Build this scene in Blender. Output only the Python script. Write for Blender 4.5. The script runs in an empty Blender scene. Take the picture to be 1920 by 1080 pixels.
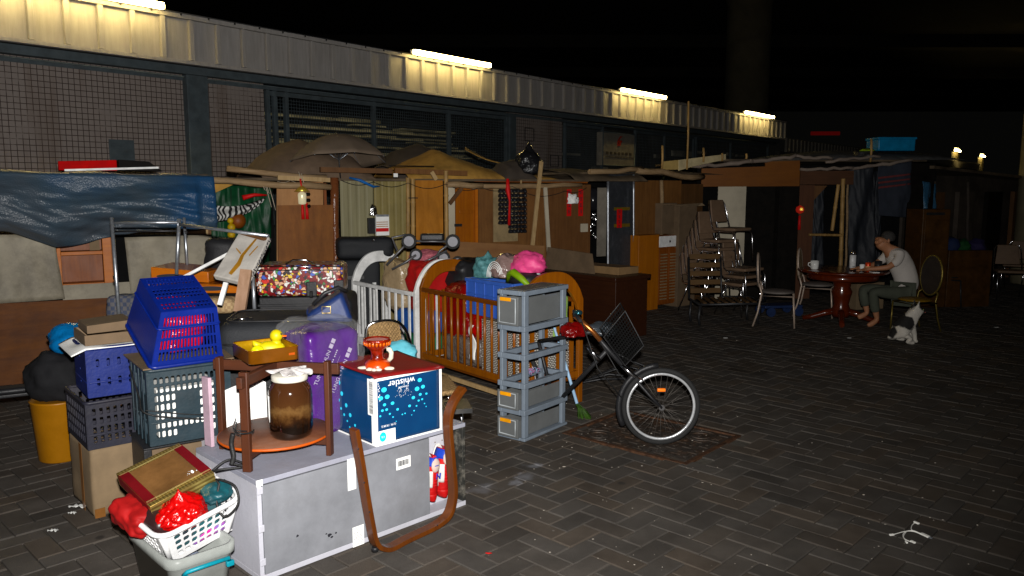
import bpy, bmesh, math, random
from mathutils import Vector, Matrix, noise
R = math.radians
sc = bpy.context.scene
C = sc.collection
# ---------------------------------------------------------------- camera, world, flash, exposure
FPX, CAMH, PITCH = 1480.0, 1.9, math.atan(190/1480)
cam = bpy.data.objects.new('camera', bpy.data.cameras.new('camera')); C.objects.link(cam)
cam.data.sensor_width = 36; cam.data.lens = 36*FPX/1920; cam.data.clip_end = 400; cam.data.clip_start = .05
cam.location = (0, 0, CAMH); cam.rotation_euler = (math.pi/2-PITCH, 0, 0)
sc.camera = cam
w = bpy.data.worlds.new('World'); sc.world = w; w.use_nodes = True
wb = w.node_tree.nodes['Background']; wb.inputs[0].default_value = (.9, .9, .8, 1); wb.inputs[1].default_value = .0018
fl = bpy.data.lights.new('camera_flash', 'SPOT')          # the camera's own flash gun, in its hot shoe
fl.energy = 2550; fl.color = (1, .975, .945); fl.shadow_soft_size = .03; fl.spot_size = R(122); fl.spot_blend = 1
flo = bpy.data.objects.new('camera_flash', fl); C.objects.link(flo)
flo.location = (.02, -.02, CAMH+.17); flo.rotation_euler = (R(96), 0, R(10))
sc.view_settings.view_transform = 'Standard'; sc.view_settings.look = 'None'
sc.view_settings.exposure = 0; sc.view_settings.gamma = 1
sc.cycles.use_denoising = True; sc.cycles.max_bounces = 8; sc.cycles.transparent_max_bounces = 24
sc.cycles.sample_clamp_indirect = 4; sc.cycles.caustics_reflective = False; sc.cycles.caustics_refractive = False

# ---------------------------------------------------------------- measuring
cp, sp = math.cos(PITCH), math.sin(PITCH)
def ray(u, v):
    a = (u-960)/FPX; b = -(v-540)/FPX
    return Vector((a, cp+b*sp, -sp+b*cp))
CO = Vector((0, 0, CAMH))
def G(u, v, z=0):
    r = ray(u, v); return CO+r*((z-CAMH)/r.z)
def PY(u, v, Y):
    r = ray(u, v); return CO+r*(Y/r.y)
def hd(az): return Vector((math.sin(R(az)), math.cos(R(az)), 0))
class Fr:
    """local frame: x along azimuth az, y along az-90, z up"""
    def __init__(s, o, az):
        s.o = Vector((o[0], o[1], o[2] if len(o) > 2 else 0)); s.az = az
        s.x = hd(az); s.y = hd(az-90); s.z = Vector((0, 0, 1)); s.rz = math.pi/2-R(az)
    def loc(s, P):
        d = P-s.o; return Vector((d.dot(s.x), d.dot(s.y), d.z))
    def W(s, x, y, z=0): return s.o+s.x*x+s.y*y+s.z*z
    def fy(s, u, v, y=0):      # pixel on the plane local y = const
        r = ray(u, v); t = ((s.o+s.y*y-CO).dot(s.y))/r.dot(s.y); return s.loc(CO+r*t)
    def fx(s, u, v, x=0):
        r = ray(u, v); t = ((s.o+s.x*x-CO).dot(s.x))/r.dot(s.x); return s.loc(CO+r*t)
    def fz(s, u, v, z=0): return s.loc(G(u, v, s.o.z+z))

# ---------------------------------------------------------------- object helpers
def tag(o, label=None, cat=None, group=None, kind=None):
    if label: o['label'] = label
    if cat: o['category'] = cat
    if group: o['group'] = group
    if kind: o['kind'] = kind
    return o
def thing(name, label, cat, fr=None, group=None, loc=None, az=90, rot=None):
    o = bpy.data.objects.new(name, None); C.objects.link(o); o.empty_display_size = .1
    if fr is not None: o.location = fr.o; o.rotation_euler = (0, 0, fr.rz)
    else:
        o.location = loc; o.rotation_euler = (0, 0, math.pi/2-R(az))
    if rot is not None: o.rotation_euler = rot
    return tag(o, label, cat, group)
def dup(root, loc=None, label=None, rotz=None, rot=None):
    def cp_(o, par):
        c = o.copy(); C.objects.link(c)
        if par is not None: c.parent = par
        for ch in list(o.children): cp_(ch, c)
        return c
    r = cp_(root, None)
    if loc is not None: r.location = loc
    if rotz is not None: r.rotation_euler[2] = rotz
    if rot is not None: r.rotation_euler = rot
    if label: r['label'] = label
    return r
class B:
    def __init__(s): s.bm = bmesh.new(); s.mi = 0; s.sm = False
    def f(s, vs):
        try:
            fa = s.bm.faces.new(vs); fa.material_index = s.mi; fa.smooth = s.sm; return fa
        except ValueError: return None
    def v(s, p): return s.bm.verts.new(p)
    def hexa(s, P, bev=0):
        """P: 8 corners, bottom 4 ccw then top 4 ccw"""
        vs = [s.v(p) for p in P]
        fs = [s.f([vs[i] for i in q]) for q in ((3,2,1,0),(4,5,6,7),(0,1,5,4),(1,2,6,5),(2,3,7,6),(3,0,4,7))]
        if bev:
            es = set(e for fa in fs if fa for e in fa.edges)
            r = bmesh.ops.bevel(s.bm, geom=list(es), offset=bev, segments=2, affect='EDGES', profile=.6)
            for fa in r['faces']: fa.material_index = s.mi; fa.smooth = True
        return s
    def box(s, x0, y0, z0, x1, y1, z1, bev=0):
        return s.hexa([(x0,y0,z0),(x1,y0,z0),(x1,y1,z0),(x0,y1,z0),(x0,y0,z1),(x1,y0,z1),(x1,y1,z1),(x0,y1,z1)], bev)
    def bar(s, p, q, w, h, up=(0,0,1), bev=0):
        p, q = Vector(p), Vector(q); d = (q-p).normalized(); up = Vector(up)
        if abs(d.dot(up)) > .98: up = Vector((1, 0, 0))
        a = d.cross(up).normalized()*w/2; b = a.cross(d).normalized()*h/2
        return s.hexa([p-a-b,p+a-b,q+a-b,q-a-b,p-a+b,p+a+b,q+a+b,q-a+b], bev)
    def ring(s, c, n, u, w_, r, k):
        return [s.v(c+u*math.cos(2*math.pi*i/k)*r+w_*math.sin(2*math.pi*i/k)*r) for i in range(k)]
    def tube(s, pts, r, n=8, closed=False, cap=True):
        pts = [Vector(p) for p in pts]; N = len(pts); rr = r if isinstance(r, (list, tuple)) else [r]*N
        rings = []; u = None
        for i, p in enumerate(pts):
            if closed: d = pts[(i+1) % N]-pts[i-1]
            else: d = (pts[min(i+1, N-1)]-pts[max(i-1, 0)])
            if d.length < 1e-9: d = Vector((0, 0, 1))
            d.normalize()
            if u is None:
                u = d.cross(Vector((0, 0, 1)))
                if u.length < .1: u = d.cross(Vector((1, 0, 0)))
            u = (u-d*u.dot(d)); u.normalize(); w_ = d.cross(u)
            rings.append(s.ring(p, d, u, w_, rr[i], n))
        sm = s.sm; s.sm = True
        for i in range(N if closed else N-1):
            a, b = rings[i], rings[(i+1) % N]
            for k in range(n): s.f([a[k], a[(k+1) % n], b[(k+1) % n], b[k]])
        s.sm = sm
        if cap and not closed: s.f(rings[0][::-1]); s.f(rings[-1])
        return s
    def lathe(s, prof, c=(0,0,0), n=20, sx=1, sy=1, smooth=True):
        c = Vector(c); rings = []
        for r, z in prof: rings.append([s.v(c+Vector((math.cos(2*math.pi*k/n)*max(r, 1e-4)*sx, math.sin(2*math.pi*k/n)*max(r, 1e-4)*sy, z))) for k in range(n)])
        sm = s.sm; s.sm = smooth
        for a, b in zip(rings, rings[1:]):
            for k in range(n): s.f([a[k], a[(k+1) % n], b[(k+1) % n], b[k]])
        s.sm = sm; s.f(rings[0][::-1]); s.f(rings[-1])
        return s
    def prism(s, poly, d):
        """poly: list of 3D points, extruded by vector d"""
        d = Vector(d); a = [s.v(Vector(p)) for p in poly]; b = [s.v(Vector(p)+d) for p in poly]; n = len(poly)
        s.f(a[::-1]); s.f(b)
        for i in range(n): s.f([a[i], a[(i+1) % n], b[(i+1) % n], b[i]])
        return s
    def sheet(s, fn, nu, nv, smooth=True):
        g = [[s.v(Vector(fn(i/nu, j/nv))) for i in range(nu+1)] for j in range(nv+1)]
        sm = s.sm; s.sm = smooth
        for j in range(nv):
            for i in range(nu): s.f([g[j][i], g[j][i+1], g[j+1][i+1], g[j+1][i]])
        s.sm = sm; return s
    def holes(s, P, nu, nv, hx=.7, hy=.7, mask=None, mu=.05, mv=.05, rnd=.5, wall=None):
        """panel over the quad P (00,10,11,01) pierced by nu x nv rounded holes"""
        P = [Vector(p) for p in P]
        def q(a, b): return (P[0]*(1-a)+P[1]*a)*(1-b)+(P[3]*(1-a)+P[2]*a)*b
        us = [0]+[mu+(1-2*mu)*i/nu for i in range(nu+1)]+[1]; vs = [0]+[mv+(1-2*mv)*j/nv for j in range(nv+1)]+[1]
        cache = {}
        def V(a, b):
            k = (round(a, 5), round(b, 5))
            if k not in cache: cache[k] = s.v(q(a, b))
            return cache[k]
        for j in range(len(vs)-1):
            for i in range(len(us)-1):
                a0, a1, b0, b1 = us[i], us[i+1], vs[j], vs[j+1]; am, bm_ = (a0+a1)/2, (b0+b1)/2
                inner = 0 < i <= nu and 0 < j <= nv
                if inner and (mask is None or mask(i-1, j-1)):
                    da, db = (a1-a0)/2*hx, (b1-b0)/2*hy
                    W = (P[1]-P[0]).length*da; H = (P[3]-P[0]).length*db; rr = min(W, H)*rnd*2
                    ka = 1-min(rr/W/1.0, 1)*.55; kb = 1-min(rr/H/1.0, 1)*.55
                    out = [V(a0,b0), V(am,b0), V(a1,b0), V(a1,bm_), V(a1,b1), V(am,b1), V(a0,b1), V(a0,bm_)]
                    ins = []
                    for (sx, sy) in ((-1,-1),(0,-1),(1,-1),(1,0),(1,1),(0,1),(-1,1),(-1,0)):
                        if sx and sy: ins += [(sx, sy*kb) if (sx*sy > 0) else (sx*ka, sy), (sx*ka, sy) if (sx*sy > 0) else (sx, sy*kb)]
                        else: ins.append((sx, sy))
                    iv = [s.v(q(am+x*da, bm_+y*db)) for x, y in ins]
                    # order: c0a c0b m0 c1a c1b m1 c2a c2b m2 c3a c3b m3
                    idx = 0; L = []
                    for k in range(8):
                        if k % 2 == 0: L.append((iv[idx], iv[idx+1])); idx += 2
                        else: L.append((iv[idx], iv[idx])); idx += 1
                    for k in range(8):
                        k2 = (k+1) % 8
                        s.f([out[k], out[k2], L[k2][0], L[k][1]])
                        if k % 2 == 0: s.f([out[k], L[k][1], L[k][0]])
                else:
                    # respect mid points where a neighbour has a hole
                    s.f([V(a0,b0), V(a1,b0), V(a1,b1), V(a0,b1)])
        return s
    def blob(s, c, size, seed=0, amp=.12, sub=4, freq=1.6, flat=.35, knot=0, crease=.5):
        c = Vector(c); t = bmesh.new(); bmesh.ops.create_icosphere(t, subdivisions=sub, radius=1)
        off = Vector((seed*3.17, seed*1.31, seed*.77)); m = {}
        for vv in t.verts:
            p = vv.co.copy(); n1 = noise.noise(p*freq+off); n2 = noise.noise(p*freq*2.7+off*2)
            cr = abs(noise.noise(Vector((p.x*3.1, p.y*3.1, p.z*1.3))*freq*.9+off))
            k = 1+amp*(n1*1.1+n2*.5)-amp*crease*(1-min(cr*5, 1))*.8
            p = p*k
            if flat and p.z < -flat: p.z = -flat-(p.z+flat)*-.15
            if knot:
                r_ = math.hypot(p.x, p.y)
                if p.z > .45:
                    g = max(0, (p.z-.45)); p.z += knot*max(0, 1-r_*2.2)**1.5*1.6
                    ang = math.atan2(p.y, p.x); kk = 1-.35*max(0, 1-r_*1.4)*(.5+.5*math.sin(ang*7+seed)); p.x *= kk; p.y *= kk
            m[vv.index] = s.v(c+Vector((p.x*size[0], p.y*size[1], p.z*size[2])))
        sm = s.sm; s.sm = True
        for fa in t.faces: s.f([m[q.index] for q in fa.verts])
        s.sm = sm; t.free(); return s
    def cushion(s, x0, y0, z0, x1, y1, z1, r=.04, amp=.0, seed=0, cuts=9, freq=5, bulge=0):
        t = bmesh.new(); bmesh.ops.create_cube(t, size=2); bmesh.ops.subdivide_edges(t, edges=t.edges[:], cuts=cuts, use_grid_fill=True)
        c = Vector(((x0+x1)/2, (y0+y1)/2, (z0+z1)/2)); h = Vector(((x1-x0)/2, (y1-y0)/2, (z1-z0)/2)); m = {}; off = Vector((seed*2.3, seed*.7, seed*5.1))
        for vv in t.verts:
            q = vv.co; p = Vector([math.copysign(1-(1-abs(a))**1.3, a) for a in q]); p = Vector((p.x*h.x, p.y*h.y, p.z*h.z))
            i = Vector([max(-(h[k]-r), min(h[k]-r, p[k])) for k in range(3)]); d = p-i
            if d.length > 1e-6: p = i+d.normalized()*r
            if bulge: p += Vector((math.copysign(bulge, p.x)*(1-q.y**2)*(1-q.z**2) if abs(q.x) > .99 else 0, math.copysign(bulge, p.y)*(1-q.x**2)*(1-q.z**2) if abs(q.y) > .99 else 0, math.copysign(bulge, p.z)*(1-q.y**2)*(1-q.x**2) if abs(q.z) > .99 else 0))
            if amp: p += (p.normalized())*(amp*(noise.noise(p*freq+off)+.5*noise.noise(p*freq*2.6+off)-.5*max(0, 1-5*abs(noise.noise(p*freq*1.3+off*2)))))
            m[vv.index] = s.v(c+p)
        sm = s.sm; s.sm = True
        for fa in t.faces: s.f([m[k.index] for k in fa.verts])
        s.sm = sm; t.free(); return s
    def text(s, body, size, M, align='CENTER', extrude=.0006, sx=1):
        cu = bpy.data.curves.new('t', 'FONT'); cu.body = body; cu.size = size; cu.align_x = align; cu.align_y = 'CENTER'; cu.extrude = extrude; cu.resolution_u = 2
        o = bpy.data.objects.new('t', cu); C.objects.link(o); dg = bpy.context.evaluated_depsgraph_get()
        me = bpy.data.meshes.new_from_object(o.evaluated_get(dg))
        me.transform(M @ Matrix.Diagonal((sx, 1, 1, 1)))
        n0 = len(s.bm.faces); s.bm.from_mesh(me); s.bm.faces.ensure_lookup_table()
        for fa in s.bm.faces[n0:]: fa.material_index = s.mi
        bpy.data.objects.remove(o); bpy.data.curves.remove(cu); bpy.data.meshes.remove(me); return s
    def build(s, name, mat, parent=None, smooth=None, solid=0, sub=0, bevel=0, merge=0, loc=None, label=None):
        if merge: bmesh.ops.remove_doubles(s.bm, verts=s.bm.verts, dist=merge)
        bmesh.ops.recalc_face_normals(s.bm, faces=s.bm.faces)
        me = bpy.data.meshes.new(name); s.bm.to_mesh(me); s.bm.free()
        for m_ in (mat if isinstance(mat, (list, tuple)) else [mat]): me.materials.append(m_)
        if smooth is not None:
            for p in me.polygons: p.use_smooth = smooth
        o = bpy.data.objects.new(name, me); C.objects.link(o)
        if parent is not None: o.parent = parent
        if loc is not None: o.location = loc
        if solid: md = o.modifiers.new('s', 'SOLIDIFY'); md.thickness = solid; md.offset = 0
        if bevel: md = o.modifiers.new('b', 'BEVEL'); md.width = bevel; md.segments = 2; md.limit_method = 'ANGLE'
        if sub: md = o.modifiers.new('u', 'SUBSURF'); md.levels = sub; md.render_levels = sub
        if label: o['label'] = label
        return o

# ---------------------------------------------------------------- materials
_m = {}
def satu(c, k=1.22):
    l = .3*c[0]+.6*c[1]+.1*c[2]
    return tuple(max(.0015, l+(x-l)*k) for x in c)
def mat(name, col=(.5,.5,.5), rough=.55, metal=0, var=.18, scale=7, bump=.12, bscale=60, dirt=0, dcol=(.05,.04,.03), stretch=(1,1,1),
        emit=None, es=0, alpha=1, trans=0, ior=1.45, spec=.35, coat=0, col2=None, detail=6):
    if name in _m: return _m[name]
    col = satu(col); col2 = satu(col2) if col2 else None
    m = bpy.data.materials.new(name); m.use_nodes = True; _m[name] = m
    nt = m.node_tree; N = nt.nodes; L = nt.links; p = N['Principled BSDF']
    p.inputs['Roughness'].default_value = rough; p.inputs['Metallic'].default_value = metal
    p.inputs['Specular IOR Level'].default_value = spec; p.inputs['Coat Weight'].default_value = coat
    p.inputs['IOR'].default_value = ior; p.inputs['Transmission Weight'].default_value = trans; p.inputs['Alpha'].default_value = alpha
    tc = N.new('ShaderNodeTexCoord'); mp = N.new('ShaderNodeMapping'); L.new(tc.outputs['Object'], mp.inputs[0]); mp.inputs['Scale'].default_value = stretch
    n1 = N.new('ShaderNodeTexNoise'); n1.inputs['Scale'].default_value = scale; n1.inputs['Detail'].default_value = detail; n1.inputs['Roughness'].default_value = .65
    L.new(mp.outputs[0], n1.inputs['Vector'])
    cr = N.new('ShaderNodeValToRGB'); e = cr.color_ramp.elements
    c2 = col2 if col2 else tuple(max(0, c*(1-var*1.6)) for c in col); c1 = col if col2 else tuple(min(1, c*(1+var*.6)) for c in col)
    e[0].position = .32; e[1].position = .68; e[0].color = (*c2, 1); e[1].color = (*c1, 1)
    L.new(n1.outputs[0], cr.inputs[0]); out = cr.outputs[0]
    if dirt:
        n2 = N.new('ShaderNodeTexNoise'); n2.inputs['Scale'].default_value = scale*.35; n2.inputs['Detail'].default_value = 9; n2.inputs['Roughness'].default_value = .75
        L.new(tc.outputs['Object'], n2.inputs['Vector']); r2 = N.new('ShaderNodeValToRGB'); r2.color_ramp.elements[0].position = .48; r2.color_ramp.elements[1].position = .72
        r2.color_ramp.elements[1].color = (dirt, dirt, dirt, 1); L.new(n2.outputs[0], r2.inputs[0])
        mx = N.new('ShaderNodeMix'); mx.data_type = 'RGBA'; mx.inputs[7].default_value = (*dcol, 1); L.new(r2.outputs[0], mx.inputs[0]); L.new(out, mx.inputs[6]); out = mx.outputs[2]
    L.new(out, p.inputs['Base Color'])
    rr = N.new('ShaderNodeMapRange'); rr.inputs[3].default_value = max(.02, rough-.1); rr.inputs[4].default_value = min(1, rough+.12); L.new(n1.outputs[0], rr.inputs[0]); L.new(rr.outputs[0], p.inputs['Roughness'])
    if bump:
        nb = N.new('ShaderNodeTexNoise'); nb.inputs['Scale'].default_value = bscale; nb.inputs['Detail'].default_value = 4; L.new(mp.outputs[0], nb.inputs['Vector'])
        bp = N.new('ShaderNodeBump'); bp.inputs['Strength'].default_value = bump; bp.inputs['Distance'].default_value = .01; L.new(nb.outputs[0], bp.inputs['Height']); L.new(bp.outputs[0], p.inputs['Normal'])
    if emit: p.inputs['Emission Color'].default_value = (*emit, 1); p.inputs['Emission Strength'].default_value = es
    return m
def wood(name, a, b, rough=.5, axis=0, scale=3, dirt=.0, bump=.15, coat=0, ring=14):
    if name in _m: return _m[name]
    a = satu(a); b = satu(b)
    m = mat(name, a, rough, bump=0, coat=coat); nt = m.node_tree; N = nt.nodes; L = nt.links; p = N['Principled BSDF']
    tc = N.new('ShaderNodeTexCoord'); mp = N.new('ShaderNodeMapping'); st = [ring, ring, ring]; st[axis] = .8; mp.inputs['Scale'].default_value = st
    L.new(tc.outputs['Object'], mp.inputs[0]); n = N.new('ShaderNodeTexNoise'); n.inputs['Scale'].default_value = scale; n.inputs['Detail'].default_value = 7; n.inputs['Roughness'].default_value = .7; n.inputs['Distortion'].default_value = .6
    L.new(mp.outputs[0], n.inputs['Vector'])
    cr = N.new('ShaderNodeValToRGB'); e = cr.color_ramp.elements; e[0].position = .3; e[1].position = .7; e[0].color = (*b, 1); e[1].color = (*a, 1); L.new(n.outputs[0], cr.inputs[0]); out = cr.outputs[0]
    n2 = N.new('ShaderNodeTexNoise'); n2.inputs['Scale'].default_value = 2.2; n2.inputs['Detail'].default_value = 8; n2.inputs['Roughness'].default_value = .7; L.new(tc.outputs['Object'], n2.inputs['Vector'])
    r2 = N.new('ShaderNodeValToRGB'); r2.color_ramp.elements[0].position = .42; r2.color_ramp.elements[1].position = .75; r2.color_ramp.elements[1].color = (.25+dirt,)*3+(1,)
    L.new(n2.outputs[0], r2.inputs[0]); mx = N.new('ShaderNodeMix'); mx.data_type = 'RGBA'; mx.inputs[7].default_value = (b[0]*.35, b[1]*.35, b[2]*.35, 1); L.new(r2.outputs[0], mx.inputs[0]); L.new(out, mx.inputs[6])
    L.new(mx.outputs[2], p.inputs['Base Color'])
    if bump:
        bp = N.new('ShaderNodeBump'); bp.inputs['Strength'].default_value = bump; bp.inputs['Distance'].default_value = .004; L.new(n.outputs[0], bp.inputs['Height']); L.new(bp.outputs[0], p.inputs['Normal'])
    return m
def film(name, col, rough=.18, alpha=.35, bscale=14, bump=.8, rim=.5):
    """crinkled plastic film: partly see-through, glossy"""
    if name in _m: return _m[name]
    m = mat(name, col, rough, bump=0, var=.08); nt = m.node_tree; N = nt.nodes; L = nt.links; p = N['Principled BSDF']
    tc = N.new('ShaderNodeTexCoord'); n = N.new('ShaderNodeTexNoise'); n.inputs['Scale'].default_value = bscale; n.inputs['Detail'].default_value = 5; n.inputs['Distortion'].default_value = 1.4
    L.new(tc.outputs['Object'], n.inputs['Vector']); bp = N.new('ShaderNodeBump'); bp.inputs['Strength'].default_value = bump; bp.inputs['Distance'].default_value = .02
    L.new(n.outputs[0], bp.inputs['Height']); L.new(bp.outputs[0], p.inputs['Normal'])
    if alpha < 1:
        lw = N.new('ShaderNodeLayerWeight'); lw.inputs[0].default_value = .5; mr = N.new('ShaderNodeMapRange'); mr.inputs[3].default_value = alpha; mr.inputs[4].default_value = min(1, alpha+rim)
        L.new(lw.outputs['Facing'], mr.inputs[0]); L.new(mr.outputs[0], p.inputs['Alpha'])
    return m
def carton(name, col=(.17,.125,.08)): return mat(name, col, .85, var=.16, scale=5, dirt=.35, dcol=(.12,.08,.05), bump=.1, bscale=40)
M_black = mat('black_plastic', (.012,.012,.013), .45, bump=.15, bscale=90)
M_blackm = mat('black_metal', (.015,.015,.016), .38, var=.3)
M_chrome = mat('chrome', (.75,.75,.77), .16, 1, var=.1, bump=.02)
M_steel = mat('galvanised_steel', (.42,.44,.47), .35, .8, var=.2, scale=20, bump=.05)
M_white = mat('white_paint', (.74,.74,.73), .5, dirt=.15, dcol=(.4,.36,.3), scale=9)
M_paper = mat('white_paper', (.78,.78,.76), .8, var=.06)
M_ink = mat('black_ink', (.015,.015,.02), .7, bump=0)
M_whiteink = mat('white_ink', (.82,.82,.82), .7, bump=0)
M_cord = mat('black_cord', (.012,.012,.012), .55, bump=.3)
M_ply = wood('plywood', (.25,.125,.048), (.15,.07,.024), .65, 2, 2, .25, ring=5)
M_plyd = wood('dark_plywood', (.12,.06,.027), (.07,.034,.015), .7, 2, 2, .3, ring=5)
M_plyh = wood('weathered_plywood', (.12,.045,.013), (.06,.02,.006), .7, 0, 2, .35, ring=5)
M_pole = wood('bamboo_pole', (.33,.24,.15), (.17,.11,.06), .7, 0, 4, .2)
M_lath = wood('raw_lath', (.42,.31,.18), (.28,.19,.1), .7, 2, 3, .1)
M_card = carton('cardboard'); M_cardd = carton('dark_cardboard', (.12,.085,.055))
M_dark = mat('dark_void', (.006,.006,.006), .95, spec=.05)  # near-black: darkness of the hut openings put into the backing colour
def coil(n, z0, z1, r): return [(r*math.cos(i*.7), r*math.sin(i*.7), z0+(z1-z0)*i/n) for i in range(n+1)]
def skinmesh(name, nodes, edges, m, parent, sub=2, smooth=True, root=0):
    """nodes: [(x,y,z,r) or (x,y,z,rx,ry)] -> one continuous skinned surface"""
    me = bpy.data.meshes.new(name); me.from_pydata([n[:3] for n in nodes], edges, []); me.materials.append(m)
    o = bpy.data.objects.new(name, me); C.objects.link(o); o.parent = parent
    sk = o.modifiers.new('k', 'SKIN'); sk.use_smooth_shade = smooth
    if not me.skin_vertices: 
        bm = bmesh.new(); bm.from_mesh(me); bm.verts.layers.skin.verify(); bm.to_mesh(me); bm.free()
    for i, n in enumerate(nodes):
        s_ = me.skin_vertices[0].data[i]; s_.radius = (n[3], n[4] if len(n) > 4 else n[3]); s_.use_root = (i == root)
    if sub: md = o.modifiers.new('u', 'SUBSURF'); md.levels = sub; md.render_levels = sub
    return o
# ================================================================ ground
PAZ = 44.0
def paver_mat():
    m = mat('grey_paver', (.064,.058,.052), .72, var=.2, scale=3.2, dirt=.6, dcol=(.036,.028,.022), bump=.35, bscale=140, spec=.2)
    nt = m.node_tree; N = nt.nodes; L = nt.links; p = N['Principled BSDF']
    old = p.inputs['Base Color'].links[0].from_socket
    at = N.new('ShaderNodeAttribute'); at.attribute_name = 'tone'
    mx = N.new('ShaderNodeMix'); mx.data_type = 'RGBA'; mx.blend_type = 'MULTIPLY'; mx.inputs[0].default_value = 1
    L.new(old, mx.inputs[6]); L.new(at.outputs['Color'], mx.inputs[7])
    # small pale flecks and dark gum spots
    tc = N.new('ShaderNodeTexCoord')
    def spots(scale, thr, c, fac, prev):
        v = N.new('ShaderNodeTexVoronoi'); v.inputs['Scale'].default_value = scale; L.new(tc.outputs['Object'], v.inputs['Vector'])
        lt = N.new('ShaderNodeMapRange'); lt.inputs[1].default_value = thr; lt.inputs[2].default_value = thr*.6; lt.inputs[3].default_value = 0; lt.inputs[4].default_value = fac; L.new(v.outputs['Distance'], lt.inputs[0])
        q = N.new('ShaderNodeMix'); q.data_type = 'RGBA'; q.inputs[7].default_value = (*c, 1); L.new(lt.outputs[0], q.inputs[0]); L.new(prev, q.inputs[6]); return q.outputs[2]
    o = spots(1.9, .06, (.025,.022,.02), .85, mx.outputs[2]); o = spots(3.7, .035, (.22,.2,.18), .55, o); o = spots(7.3, .03, (.3,.28,.25), .4, o)
    for (u, v, r_, f_) in ((905, 918, .10, .30), (985, 893, .09, .38), (962, 905, .05, .5), (1003, 872, .05, .35)):
        g_ = G(u, v); d = N.new('ShaderNodeVectorMath'); d.operation = 'DISTANCE'; d.inputs[1].default_value = (g_.x, g_.y, 0); L.new(tc.outputs['Object'], d.inputs[0])
        nn = N.new('ShaderNodeTexNoise'); nn.inputs['Scale'].default_value = 11; nn.inputs['Detail'].default_value = 7; L.new(tc.outputs['Object'], nn.inputs['Vector']); ma = N.new('ShaderNodeMath'); ma.operation = 'MULTIPLY_ADD'; ma.inputs[1].default_value = .28; L.new(nn.outputs[0], ma.inputs[0]); L.new(d.outputs['Value'], ma.inputs[2])
        mr = N.new('ShaderNodeMapRange'); mr.inputs[1].default_value = r_+.15; mr.inputs[2].default_value = .12; mr.inputs[4].default_value = f_; L.new(ma.outputs[0], mr.inputs[0])
        q = N.new('ShaderNodeMix'); q.data_type = 'RGBA'; q.inputs[7].default_value = (.3, .31, .35, 1); L.new(mr.outputs[0], q.inputs[0]); L.new(o, q.inputs[6]); o = q.outputs[2]
    L.new(o, p.inputs['Base Color']); return m
def ground():
    b = B(); b.box(-60, -10, -.3, 90, 140, -.012)
    tag(b.build('ground', mat('joint_sand', (.075,.068,.056), .9, scale=40, var=.35, dirt=.4, dcol=(.05,.045,.04), bump=.4, bscale=200)), kind='structure')
    fr = Fr((0, 0, 0), PAZ); W = .134; g = .003; bm = bmesh.new(); col = bm.loops.layers.float_color.new('tone'); rnd = random.Random(4)
    for X in range(-60, 190):
        for Y in range(-60, 190):
            d = (X-Y) % 4
            if d == 0: x0, y0, x1, y1 = X*W, Y*W, (X+2)*W, (Y+1)*W
            elif d == 3: x0, y0, x1, y1 = X*W, Y*W, (X+1)*W, (Y+2)*W
            else: continue
            c = fr.W((x0+x1)/2, (y0+y1)/2)
            if c.y < 2.6 or c.y > 15.5 or abs(c.x) > c.y*.72+.8: continue
            if c.x < -4.6 and c.y > 9: continue
            q = MANF.loc(c)
            if -.02 < q.x < MANS[0]+.02 and -.02 < q.y < MANS[1]+.02: continue
            x0 += g; y0 += g; x1 -= g; y1 -= g; zt = rnd.uniform(-.003, .002); k = .005; tx, ty = rnd.uniform(-.006,.006), rnd.uniform(-.006,.006)
            def P(x, y, z): return bm.verts.new(fr.W(x, y, z+(x-x0)*tx+(y-y0)*ty))
            o_ = [P(x0,y0,-.02), P(x1,y0,-.02), P(x1,y1,-.02), P(x0,y1,-.02)]
            m_ = [P(x0,y0,zt-.004), P(x1,y0,zt-.004), P(x1,y1,zt-.004), P(x0,y1,zt-.004)]
            t_ = [P(x0+k,y0+k,zt), P(x1-k,y0+k,zt), P(x1-k,y1-k,zt), P(x0+k,y1-k,zt)]
            tone = rnd.uniform(.87, 1.1)*(.75 if rnd.random() < .03 else 1); wr = rnd.choice([0, 0, .02, .05, .1])
            cc = (tone*(1+wr), tone, tone*(1-wr), 1)
            fs = [bm.faces.new(t_)]
            for i in range(4):
                j = (i+1) % 4; fs.append(bm.faces.new([m_[i], m_[j], t_[j], t_[i]])); fs.append(bm.faces.new([o_[i], o_[j], m_[j], m_[i]]))
            for fa in fs:
                for l in fa.loops: l[col] = cc
    bmesh.ops.recalc_face_normals(bm, faces=bm.faces)
    me = bpy.data.meshes.new('paving'); bm.to_mesh(me); bm.free(); me.materials.append(paver_mat())
    o = bpy.data.objects.new('paving', me); C.objects.link(o); tag(o, kind='structure')
MANF = Fr(G(1287, 872), -45.5); MANS = (1.08, .88)      # x runs back-left, y runs back-left..: adjusted below
MANF = Fr(G(1287, 872), 41.0); MANS = (.86, 1.08)
ground()
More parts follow.
